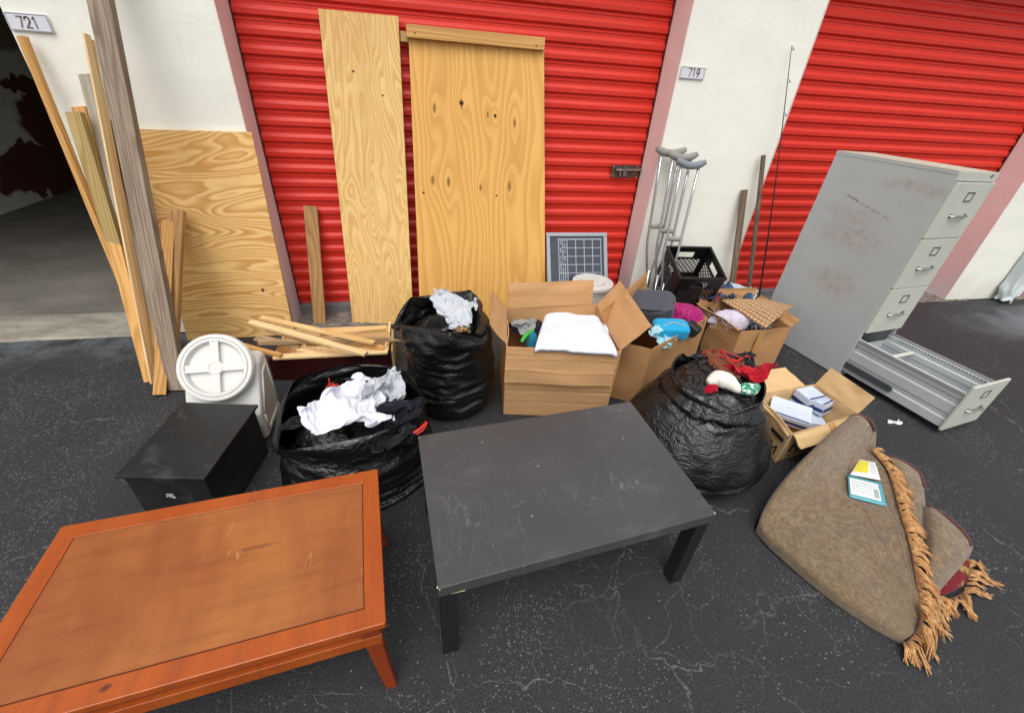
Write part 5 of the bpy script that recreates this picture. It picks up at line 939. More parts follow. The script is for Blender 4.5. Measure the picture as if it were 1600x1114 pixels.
[4,0,0,0,0,0,0,0,0,0,0,0,0,0,0,0,0,0,0,0,0,0,0,0,0,0,0,0,0,0,0,0,0,0,0,0,0,0,0,0,0,0,0,0,0,0,0,0,0,0,0,0,0,0,0,0,0,0,0,0,0,0,0,0,0,0,11,0,4,-1,-1,-1,-1,1,2,0,-4,1,1,1,1,0,0,0,0,0,0,1,0,-1,-2,-4,1,1,2,1,2,-1,-1,-2,-1,-1,1,5,-5,-1,-1,-1,1,1,1,1,1,-1,-1,-1,0,0,1,0,1,1,0,0,0,0,0,2,1,0,0,-2,13,0,-5,5,-1,-2,-1,0,-4,0,7,-1,0,0,2,-1,1,-1,0,1,0,1,-1,-4,-4,4,0,0,0,-3,-4,4,3,1,-1,0,2,-7,9,-2,-3,-1,0,1,1,1,0,1,-2,-1,0,2,0,2,-2,-1,1,0,1,0,0,-1,2,2,-2,-1,2,0,6,-1,-1,4,0,-1,3,2,-6,-1,1,2,2,2,-2,1,-3,-1,-2,-4,-4,0,3,4,-2,1,0,4,5,-6,-1,1,1,5,-2,-2,-9,5,3,1,1,0,-2,-4,-2,-3,1,8,2,-2,0,-2,2,4,-1,-2,-3,2,2,-5,-4,-3,1,3,8,3,-9,-6,11,2,2,1,-7,-7,4,7,0,-2,-7,-5,-3,-2,1,-2,-2,0,5,12,6,-2,3,-7,-2,-1,-2,12,-2,0,0,-11,-3,7,10,-2,2,0,-3,-6,-1,2,2,6,1,-3,2,2,0,-2,0,-5,-5,3,6,-3,-3,2,-3,2,1,-1,10,-5,4,0,-11,-6,2,0,7,1,-4,-7,-3,-3,2,2,2,2,2,3,7,5,2,-7,2,1,-1,6,-3,-3,-1,-11,0,3,4,8,0,-1,-4,1,-1,0,2,4,-3,1,1,-3,4,-2,-5,-1,0,4,-1,0,5,-1,-3,-1,3,0,4,-2,-1,-1,5,-4,0,8,1,2,-3,-3,-2,3,1,-1,-1,0,-1,3,4,1,1,0,-2,-2,-1,1,-8,-5,1,2,9,0,-1,-2,-1,0,1,3,3,-2,-6,-4,1,3,0,0,6,3,-3,-1,0,-3,3,-1,0,-1,-1,4,1,-1,-4,-7,-3,4,4,6,1,2,3,7,3,-5,1,-1,2,3,-1,-2,-4,1,3,2,0,-2,0,2,-3,-3,0,1,3,-5,5,1,-4,-3,-8,2,3,6,4,-4,1,-1,-3,-2,6,3,1,-2,0,1,0,-3,1,3,-6,5,-1,-2,-1,-2,6,-5,-5,3,3,4,1,-4,-5,-6,-2,2,8,5,-9,-1,3,4,2,-8,-3,0,7,2,-1,1,3,-1,-4,-3,4,1,-1,-1,-2,6,-2,-1,1,0,2,-5,2,1,1,1,-7,-2,4,-1,6,1,-5,3,0,0,0,0,2,-7,1,-3,2,4,-1,0,-6,0,7,-7,-2,7,3,-2,3,-4,2,-3,9,-9,10,2,1,-5,-4,7,-2,3,2,-3,-2,-4,2,1,-2,1,0,2,0,-2,-1,-1,-2,5,-5,0,0,10,-5,-2,-2,-1,5,-1,-1,6,-4,2,2,-4,1,4,-2,1,-2,-1,1,0,-2,-4,0,1,4,-1,-2,1,4,0,-6,4,-4,6,-3,2,11,3,-3,-1,-3,4,0,-8,7,2,-6,0,2,4,-1,-1,3,-3,-2,3,-1,0,0,0,4,-4,-1,4,0,-2,1,-1,-2,3,-4,2,1,0,-3,1,3,-2,-2,-4,3,4,-3,5,-3,0,0,2,1,-2,-4,2,0,0,-2,-2,7,-2,2,-4,3,0,9,-1,0,3,-2,-5,0,8,-1,-2,3,1,0,-1,-6,2,1,1,2,-8,0,2,-2,2,3,-5,6,-6,1,-2,0,3,4,1,1,-3,-1,2,2,-5,-3,4,3,0,-2,-3,3,0,3,-1,-3,-2,0,3,3,-2,-3,7,-1,-5,-2,2,-1,3,-2,0,9,3,-6,-3,4,4,-1,-1,1,-1,0,3,-1,0,2,0,-2,0,-2,4,0,-2,1,-4,-4,5,-3,4,0,-1,1,-2,-3,-3,1,4,3,-3,-1,3,2,-2,-2,3,1,-1,1,-3,3,0,0,2,0,-2,-3,2,0,-8,2,7,-1,-1,3,-1,1,-3,12,-2,2,2,-5,-1,2,1,0,1,-1,-4,4,-2,0,1,0,-2,0,0,1,1,0,0,0,1,3,-4,0,-4,1,-1,1,3,3,-3,-2,-4,-1,0,1,4,0,0,-2,-2,-2,9,-2,3,2,-1,-6,5,1,-2,0,2,1,-1,-2,1,-3,2,0,2,12,0,1,-3,2,0,0,-1,-1,0,0,2,-5,2,3,-3,0,4,-1,-1,0,1,-3,3,0,0,0,-2,-1,5,-2,0,-2,0,-1,-2,-1,3,1,-1,0,0,0,-10,2,2,8,-6,4,-2,0,-1,2,-6,0,3,3,4,-3,0,2,0,2,-1,0,0,10,1,2,-2,1,0,-1,0,1,-1,0,-2,0,1,-2,2,2,-4,1,2,1,-3,2,-2,-2,0,2,4,0,-1,-1,-1,0,-1,-1,2,0,0,1,-1,-2,-3,0,4,-1,-1,-5,2,-4,2,1,4,5,2,-1,0,0,-1,1,-2,-1,1,-1,0,1,0,12,-1,0,2,-2,-1,1,2,-1,-1,-2,2,1,0,-1,-1,-1,3,-2,-3,0,3,1,-1,1,1,-1,0,-3,-1,1,0,5,-2,0,-1,2,-2,0,1,1,0,-3,4,-1,0,-5,0,5,-5,0,-1,0,2,5,0,-1,1,-1,0,-1,-1,2,0,-1,0,11,0,-1,1,1,2,-2,-2,-1,1,1,1,-2,-2,2,1,0,-3,4,2,-2,-2,-1,2,0,0,-3,0,4,0,-2,1,-4,1,0,2,-2,5,-2,-1,-1,-2,6,0,0,-3,3,1,-3,0,1,0,-1,-2,-1,2,-3,2,-1,1,2,0,-4,1,1,1,12,-1,1,-2,0,-1,1,1,2,-2,1,-2,2,0,-1,0,0,1,-1,-3,0,0,1,2,1,-1,1,-1,-2,-1,3,1,1,-1,-1,1,-1,-6,-1,0,1,7,-3,1,-2,5,1,-3,-2,3,-1,-1,0,1,-2,0,4,-3,2,-1,1,-1,2,0,1,-1,10,1,1,1,0,-1,0,-1,-2,3,0,-1,1,-1,1,-1,1,-1,-3,2,0,1,1,-3,-1,0,3,-1,2,1,0,0,-1,1,-1,-2,1,1,1,0,0,-2,1,-1,1,0,-1,0,2,0,-1,0,0,-2,1,1,-1,-1,0,3,-3,1,1,-1,0,0,13,0,-2,0,0,1,-1,0,0,0,0,1,0,1,-3,0,0,2,0,0,1,-1,-2,1,1,0,-1,2,-2,1,-1,-1,2,0,-1,0,2,0,0,1,0,-2,0,-2,1,-4,1,3,-1,-1,0,0,2,2,-1,-2,1,1,0,-1,2,0,-1,1,0,0,13,1,-1,0,0,-1,1,0,1,-1,0,0,-1,0,1,0,-2,0,2,0,0,-1,0,0,-2,-1,1,1,1,0,1,1,-3,0,2,1,-2,0,-1,-1,4,-1,-3,1,0,1,-1,-2,0,1,0,2,-3,2,0,-1,0,2,2,-1,-1,1,1,-1,-1,0,13,0,-1,0,0,1,1,-1,0,0,0,0,0,0,0,0,0,0,0,0,-2,1,0,-1,1,2,-1,0,0,1,-2,-3,1,2,0,0,-2,1,2,0,-4,0,2,0,1,2,0,-2,0,0,1,-1,1,-2,1,1,1,-1,-2,1,1,0,-1,1,0,0,14,-2,2,0,0,-1,-1,1,0,0,0,0,0,0,0,0,0,0,-1,0,1,0,1,-1,-1,0,0,-2,2,-1,0,2,0,-2,-1,0,2,0,0,2,-2,1,-1,-1,2,0,0,0,-2,0,0,0,1,1,0,1,-1,0,1,0,0,-1,1,-1,0,1,13,0,-1,0,0,1,0,0,1,0,-1,0,1,0,-1,-1,1,0,0,0,0,1,-2,1,1,-1,0,0,-2,0,1,-1,1,-1,1,-1,0,1,-1,0,0,-2,0,1,-3,-3,3,4,0,1,0,1,0,0,0,-1,1,-1,0,1,0,1,-1,0,1,-1,12,1,0,0,0,0,0,1,-1,-1,1,-1,1,0,0,1,-1,0,0,-1,0,-2,4,0,0,-1,0,-1,1,1,-3,2,-1,-1,-2,-1,2,0,0,-2,3,0,0,-1,0,3,-2,-2,3,1,0,-2,1,0,0,1,-1,2,0,-1,0,0,0,0,0,0,13,0,1,-1,0,0,0,0,0,0,0,1,-2,0,1,0,1,-1,-1,-1,-1,3,-3,-3,-1,1,1,2,-1,-1,3,-3,-1,1,1,2,-3,1,-1,-1,-1,2,2,1,2,-1,0,1,-1,-2,1,2,0,0,-1,0,1,-1,0,-1,1,1,0,1,-1,-1,14,-1,0,1,-1,0,0,-1,0,1,0,0,0,0,0,0,0,0,-1,1,0,-2,0,2,-1,0,0,1,0,-5,3,1,-2,0,0,1,2,-1,1,1,-1,1,-1,-1,0,-2,-1,0,1,2,0,-1,1,0,1,-1,-3,1,1,2,-1,0,2,-1,0,1,14,0,0,-1,0,0,0,0,0,0,1,0,0,-1,0,0,-1,0,1,1,0,-2,-2,-1,4,-3,1,-5,0,4,1,0,-1,-4,5,-1,1,0,1,1,0,-1,-1,2,-3,2,1,-1,1,0,0,-2,0,0,-2,-2,3,3,0,0,1,-1,0,0,0,0,13,0,0,-1,1,-2,2,1,-2,1,-1,1,0,0,0,-1,0,0,1,-4,-2,0,1,3,-2,2,0,1,0,0,-8,-3,4,9,-6,2,-1,1,2,0,-1,-1,3,-1,-2,0,0,2,-3,0,1,3,-3,-1,-1,3,1,0,1,-2,-1,1,2,0,1,0,13,0,-1,1,-4,1,0,2,2,-1,0,-1,1,0,0,0,0,0,-4,1,2,1,0,0,-2,0,-10,8,2,-1,1,-2,0,-1,4,-1,1,0,-1,0,1,1,0,-4,2,0,-1,-2,3,2,-1,-1,1,-1,1,1,0,-1,0,1,1,0,-2,2,-1,0,13,0,0,-4,1,3,0,-1,0,1,0,1,0,0,0,0,0,-3,1,-1,-3,2,3,-2,0,-6,5,-8,-4,2,3,7,-1,-4,5,3,-1,0,-2,0,2,1,-3,3,-2,0,1,2,-1,-1,-2,1,-1,1,2,0,0,-1,1,0,1,0,-1,0,0,0,13,-1,-2,2,-6,3,1,-1,4,-1,1,-1,0,1,0,0,-1,0,-2,0,1,-1,-2,2,0,4,-4,1,1,-2,3,-2,0,-1,-8,4,4,2,2,0,-2,-2,3,-3,3,-2,0,0,-1,-3,2,1,1,1,2,-2,-3,1,-1,3,1,1,0,-1,0,-1,2,6,4,-9,9,-6,2,5,-1,2,-3,3,-2,-1,1,1,-2,-2,2,0,0,-3,-3,-5,1,2,6,4,-2,-4,1,-1,0,-1,8,-4,-1,0,3,1,-1,1,-2,2,0,0,-2,-3,-1,2,1,0,1,-2,-8,1,9,-1,1,0,1,-5,-3,-1,-2,0,11,-6,-4,12,-3,-1,0,-5,0,5,5,-2,1,0,-1,-5,-1,1,1,4,-1,1,-1,1,0,0,-2,-7,2,6,0,-1,0,2,-3,-1,2,2,-2,0,0,1,0,1,0,0,1,0,0,0,-3,2,-4,-3,0,4,-1,5,0,-2,-8,1,2,0,3,3,11,0,3,-2,-3,3,-5,7,-2,-2,0,-3,0,-1,-2,6,1,3,-1,-3,3,-3,2,1,0,-3,-2,5,-3,-6,0,9,-4,4,-1,0,-3,1,-4,1,4,1,-1,-1,1,-1,0,3,1,-4,2,-3,-3,6,0,-1,0,1,-2,-3,4,2,1,-1,0,-1,10,1,0,0,1,-1,0,-6,6,1,1,0,-2,0,2,-2,2,0,0,1,-2,1,-1,-4,-5,-1,-1,-8,1,2,1,6,9,2,0,0,-1,-4,4,0,-2,-2,-1,3,1,2,0,-1,-1,2,-2,-6,7,-6,0,3,1,-2,1,2,1,0,0,1,-1,-2,6,1,1,1,4,-8,6,2,-3,1,1,1,0,0,0,0,0,0,1,-1,0,0,-1,-1,-2,-4,-4,0,-3,2,1,-2,8,4,2,0,-1,1,0,0,-1,-1,3,-1,-1,1,0,-1,-2,-7,-2,8,-3,-5,10,-1,-5,-11,0,0,-1,3,2,2,2,2,-10,4,4,5,4,5,-9,4,5,-2,-4,1,2,1,-3,1,1,1,1,2,0,0,-3,-1,0,0,2,-2,-4,-3,6,1,-1,-1,-2,-1,2,-1,0,0,3,2,1,1,1,1,1,-4,-7,1,4,-3,-1,8,-2,-9,-4,-3,-4,1,1,-3,-2,-1,0,3,-11,-1,0,1,5,2,17,-5,-10,-7,-1,-1,0,1,2,0,0,1,1,0,15,-8,-2,-1,-1,0,0,2,3,6,-2,-6,-6,-2,-3,0,-1,0,0,0,1,1,1,1,2,1,11,5,-4,6,-2,-1,1,0,-16,-1,-5,3,-1,-2,-2,0,1,1,-1,-1],
))
SIM['bag2'] = (66, 0.0015, ([169,2,-1,-3,-7,-9,-10,-7,-9,-12,-14,-15,-14,-15,-15,-16,-16,-16,-17,-15,-15,-15,-16,-15,-13,-11,-9,-9,-7,-7,-8,-5,0,1,2,2,1,3,5,10,11,12,13,12,13,14,14,16,17,16,16,16,17,16,14,13,13,13,13,13,10,8,6,5,1,1,3,2,2,3,-1,-1,0,-2,-1,-1,2,0,-2,-1,-3,0,-1,0,2,-2,-2,-1,0,2,4,-1,-3,-1,-2,0,-1,0,-1,-1,3,3,3,-1,-4,0,0,-1,-1,-3,1,1,3,2,0,1,1,2,0,1,0,0,-1,0,2,2,2,0,-2,-3,-4,2,12,-1,-1,-3,0,-1,2,1,0,1,-7,-2,0,-1,5,-1,-1,-3,-2,1,0,-2,2,0,-6,-1,-1,-1,2,-1,1,-2,3,7,-6,-3,-3,-4,8,1,-1,0,2,5,2,1,-1,-5,1,2,1,0,1,1,2,2,0,1,1,-3,0,1,2,2,5,-1,8,-2,2,-9,3,4,-5,-1,2,-2,6,0,-1,0,-4,0,1,1,-2,-3,-1,-1,0,1,2,-1,3,-1,-3,-1,-4,7,-3,-11,5,0,-2,11,-3,-5,2,2,0,4,-3,-2,-1,6,1,0,1,1,0,-1,1,1,2,0,-1,4,-7,3,5,3,1,-7,10,1,-6,7,-5,-1,2,-1,2,1,-3,0,-1,0,-1,-1,-3,-2,-1,-1,0,0,-5,0,0,0,0,1,-1,-2,3,-6,-1,5,-4,1,5,-5,3,1,-1,4,2,-3,4,1,-1,0,2,1,0,0,2,2,-1,-3,1,3,2,-4,9,-3,-1,3,-4,5,8,1,1,0,1,-2,0,-2,-10,6,-1,0,0,-1,1,-1,0,-1,0,0,-2,1,1,-5,-2,1,-4,1,0,0,2,-1,1,-3,1,2,1,1,-1,3,-1,-3,1,1,-1,2,5,0,-1,-1,0,0,0,0,1,4,-1,0,-2,6,-2,2,-2,-9,4,7,-7,1,1,1,1,-2,0,6,4,-11,2,0,0,0,0,3,0,2,1,0,2,0,1,-1,-1,-4,5,-3,0,4,-1,4,-3,2,0,1,0,1,0,-1,0,-5,-7,0,3,3,1,1,-2,-2,-1,2,-3,-1,0,3,4,0,2,-6,-3,-3,-3,2,1,-3,-10,0,0,6,-3,4,7,-4,-4,6,-5,0,2,1,0,-2,2,1,0,2,1,0,-2,1,3,0,-9,7,5,1,-1,-5,1,7,-1,-5,5,0,-4,4,-1,0,-2,-9,2,-2,0,-1,-2,3,1,-1,2,-5,4,-1,2,2,-12,-1,-1,0,3,-2,0,1,-8,0,1,1,15,-3,-4,-4,3,-4,7,0,0,1,-1,-1,-3,-2,0,3,1,0,0,-2,-4,5,3,-10,13,0,1,-5,3,-3,-1,2,-9,1,5,-5,-1,-1,1,7,-3,0,-1,-1,3,0,1,-1,-3,6,-1,1,-3,-1,3,-11,-1,0,2,5,-4,0,7,-12,5,-4,3,8,-6,-4,-3,2,0,9,-1,-4,-1,-1,2,-1,0,-2,-2,0,1,0,-1,3,-1,8,-9,-1,1,11,-14,2,6,-4,0,-3,-2,0,-1,2,5,3,2,0,0,-1,-3,0,-2,-1,4,0,-1,-1,-2,-1,7,-1,-1,-1,-2,6,6,0,-1,11,-3,3,-14,-5,9,8,0,-2,0,-8,-2,0,0,1,-1,3,2,-3,-1,-1,-1,2,1,-5,1,2,-4,1,1,-4,6,1,-7,8,11,1,-1,-1,0,-1,2,-5,-8,0,-1,1,5,0,2,1,-1,-2,-1,-1,3,-2,-8,11,3,2,0,-7,5,-2,-1,4,4,-13,-2,3,-2,1,6,5,-2,-1,0,0,-1,0,1,-1,0,1,0,1,1,0,-2,-2,1,-7,-3,-1,0,2,15,-9,5,-6,-5,6,5,3,-2,2,-6,3,-1,-6,2,2,-1,1,-1,1,0,2,0,-1,-5,-4,2,5,5,3,-2,0,-10,-1,7,-2,-9,5,3,-3,0,-5,3,1,-3,-2,3,2,2,-1,-1,1,-2,3,0,-1,-2,4,2,1,1,1,-4,-5,6,-2,-5,11,-1,3,-4,-10,0,-7,5,-1,0,2,4,5,-4,-1,1,-2,1,-1,-1,-4,1,-1,1,7,5,-1,0,-3,1,-3,5,-7,4,-11,6,-3,0,-1,5,8,-5,-2,0,2,0,0,-1,0,0,-2,-1,-2,0,0,8,-6,7,0,1,-4,4,0,-4,6,-8,-5,2,-2,1,2,-9,3,0,3,3,-6,2,2,3,0,-1,1,-1,-1,2,3,-3,0,2,-3,3,-1,0,1,2,3,-2,5,-5,8,-3,4,4,2,-7,-6,6,-3,3,-1,-2,-1,0,0,1,0,0,-1,0,1,-3,6,-8,1,1,5,-5,2,-2,-4,7,-3,-6,1,-1,4,5,3,0,-3,-1,2,0,1,0,0,-1,-2,1,1,-2,-1,3,1,1,0,-4,-1,-4,4,-2,0,-1,4,7,-8,-5,6,-2,-3,4,5,-8,3,-2,1,0,1,0,0,1,0,0,1,0,1,-4,1,6,-2,-6,-5,2,0,5,3,2,-5,1,2,5,1,0,-1,-4,5,0,-1,-5,-4,0,1,0,2,0,-1,0,2,-6,-2,-1,1,3,4,3,-3,6,0,1,-2,-3,8,4,-9,1,4,-4,-6,6,0,-2,1,1,-2,2,1,-2,0,1,-1,4,0,1,-4,-7,4,4,-2,5,3,-10,-3,-4,6,7,-1,-7,-2,3,-1,8,-7,-2,1,3,2,1,-1,0,-1,-1,2,1,-1,2,2,-1,0,-1,0,-4,2,-6,1,-2,2,2,-4,1,8,-3,-4,2,2,-7,-3,5,1,-1,2,-2,0,1,1,1,0,-5,1,2,-2,4,-4,1,6,-5,-5,11,1,-5,-1,-5,-2,3,0,0,1,-5,4,6,1,-2,0,-1,-1,0,1,-1,-1,0,1,2,-3,0,-2,0,-2,5,1,2,-2,3,-1,0,3,0,-6,0,4,-2,0,2,-1,-2,1,0,1,0,0,-1,1,0,0,1,-3,2,2,-2,-1,-4,1,2,7,-10,4,6,-1,2,1,0,-2,-5,0,3,1,-3,-2,3,-2,-1,1,-1,0,1,0,0,-3,-1,1,1,2,0,1,1,-4,-1,1,0,-1,-1,-3,-2,3,5,3,-1,-1,-3,1,1,-3,1,-2,1,0,1,-2,0,0,0,0,-4,-1,1,1,1,0,1,-3,7,-5,-2,3,-1,-3,-1,6,3,-4,-3,0,0,6,-1,2,0,-2,1,0,0,-1,1,2,1,2,0,-1,0,-1,-5,4,0,1,0,0,0,-2,4,4,-6,-8,4,-1,3,-1,-2,-1,6,0,-1,0,-1,1,-1,1,1,1,-1,2,0,0,3,-5,-3,1,0,5,0,-5,-4,5,4,-4,-5,7,2,-2,1,-5,4,-2,0,3,0,-2,-1,1,-2,0,-1,0,0,2,-1,1,2,-4,1,-3,2,0,-3,9,-2,-8,-1,6,-1,4,-1,-2,-1,5,-8,1,0,1,1,-1,0,0,-1,-1,4,-1,-1,2,-4,3,6,-4,-3,-5,-2,1,5,3,-2,-1,1,-3,4,3,-3,1,-5,3,0,-1,0,1,1,-1,1,-1,1,-1,1,0,4,-1,2,1,-6,0,-5,2,7,-11,-5,3,9,-4,0,-5,1,8,1,-3,-1,0,-1,1,1,1,0,-1,1,0,-4,-3,0,-2,7,2,-7,7,-2,0,-1,1,-2,-6,0,0,2,4,1,1,2,1,3,-5,1,-1,-1,-1,1,1,0,3,0,2,0,-4,-4,3,-7,-1,8,6,1,-2,-8,5,4,-5,1,0,-1,4,0,-5,4,1,0,-1,1,-3,0,3,0,2,-1,2,0,1,-1,-1,-8,-1,7,-2,-1,4,6,2,-2,-1,-4,3,1,-3,-8,-3,2,2,2,4,-3,2,-1,2,-2,1,-1,-2,2,0,1,3,0,-3,2,0,-12,0,4,-3,-5,2,4,8,-9,3,-5,1,2,2,-4,0,1,-1,0,4,-2,-1,0,-1,3,-2,0,0,2,0,1,-6,-1,-1,5,3,1,-6,7,4,0,-5,0,-1,5,-5,-2,0,-3,1,3,-2,2,-1,0,-1,1,2,-2,-4,-1,1,3,-1,0,-3,10,-11,-2,6,8,2,-3,-2,1,-1,3,-6,-7,1,5,-1,-1,3,2,-3,1,-3,1,1,-3,0,1,-2,2,-1,-3,10,0,-1,3,-2,-7,10,-10,-3,6,-4,1,0,-2,9,-5,-4,2,0,0,0,1,0,1,1,0,0,1,2,-2,-5,0,3,-2,4,-7,9,-3,-2,0,-5,-2,1,-3,-2,5,5,1,-6,-3,4,8,0,-2,1,-1,2,-1,-3,0,0,-1,1,-4,2,4,0,4,2,-6,3,1,-2,4,-6,-5,10,-10,-1,3,-2,5,0,0,0,-2,-1,0,0,1,-1,0,0,2,2,-2,3,0,0,1,-3,5,1,2,-1,-10,0,11,-7,3,2,-6,1,7,1,-5,-5,0,4,6,-2,0,-2,0,1,0,0,0,-1,1,3,8,-1,-9,1,2,-9,4,-2,0,1,6,-11,7,1,-2,-2,1,5,0,0,0,-1,-2,1,-1,1,1,-1,0,-2,4,2,1,-1,4,0,-3,-7,-4,-4,-3,6,-2,6,-1,-4,-3,-4,3,-1,2,-2,-5,0,4,4,0,0,0,0,0,-1,1,4,2,0,-1,-5,8,-5,-8,-2,-2,-1,1,8,-9,7,7,4,0,0,-4,-3,0,-4,0,2,0,0,1,-1,-1,1,0,2,1,2,-4,-3,2,-2,-4,-3,2,5,9,-1,-13,-1,0,2,5,-1,-4,4,-1,3,0,-4,-5,5,1,1,-1,0,1,2,3,0,-3,0,-4,8,-4,-1,-1,5,2,-3,-5,-8,4,5,-2,0,1,0,3,-7,0,3,-2,2,2,-1,-2,1,1,-1,0,1,0,-1,2,2,-1,3,-4,4,3,0,6,-2,5,-9,0,-2,0,4,-6,2,7,1,-1,-1,-5,-4,1,1,0,1,1,2,-3,-2,2,0,3,-2,-6,1,7,-1,3,0,2,1,-5,-8,-2,-1,1,1,0,5,-2,0,4,-1,0,1,1,-3,0,0,-1,1,1,0,0,3,-1,-2,7,0,-1,2,-11,0,4,16,-2,0,-5,-4,6,-2,0,-2,1,-1,0,-4,0,0,2,-2,-1,-2,2,2,10,1,-6,-9,6,6,2,-2,-6,-1,1,1,2,-2,2,-3,-7,0,0,3,2,1,0,1,0,0,1,2,-2,1,0,-2,0,2,1,0,-1,-4,1,-4,0,-3,-2,-1,-2,0,11,2,0,1,-2,0,-7,-1,-3,0,0,0,0,-1,1,1,1,5,0,-1,-5,-3,3,6,-1,-1,1,2,0,4,1,0,-1,1,-13,-4,6,1,0,0,2,-1,1,-2,1,0,1,1,1,0,0,0,-3,-1,3,-4,-1,-5,5,4,-3,2,10,0,0,-6,-1,2,2,-1,-3,-5,-1,-1,0,0,0,0,0,0,-2,2,0,-2,1,2,-5,3,3,4,6,2,1,-2,-2,-5,0,3,2,-3,0,-6,-4,0,1,3,-1,1,1,2,-1,0,-1,1,1,0,1,-1,3,-3,-6,-1,2,9,1,3,2,-3,10,-1,-1,1,-4,-4,-1,-1,-2,-1,0,0,0,0,0,0,-1,1,3,-3,2,-4,1,-1,5,4,4,4,-1,0,-1,0,1,-1,-5,-6,-3,2,3,0,-3,1,1,-1,0,1,0,1,0,0,1,-1,1,0,0,0,-4,-4,-2,0,0,6,3,7,4,-1,-2,-1,-1,2,-1,2,0,-1,-2,1,0,-1,1,-1,0,0,0,1,-1,3,-3,7,-2,2,3,5,1,-1,1,-1,0,1,-1,1,0,-2,-4,-6,-2,4,-3,5,2,-3,-1,-2,-1,0,1,0,-1,0,0,0,1,-6,-3,0,0,1,0,0,0,1,9,-2],
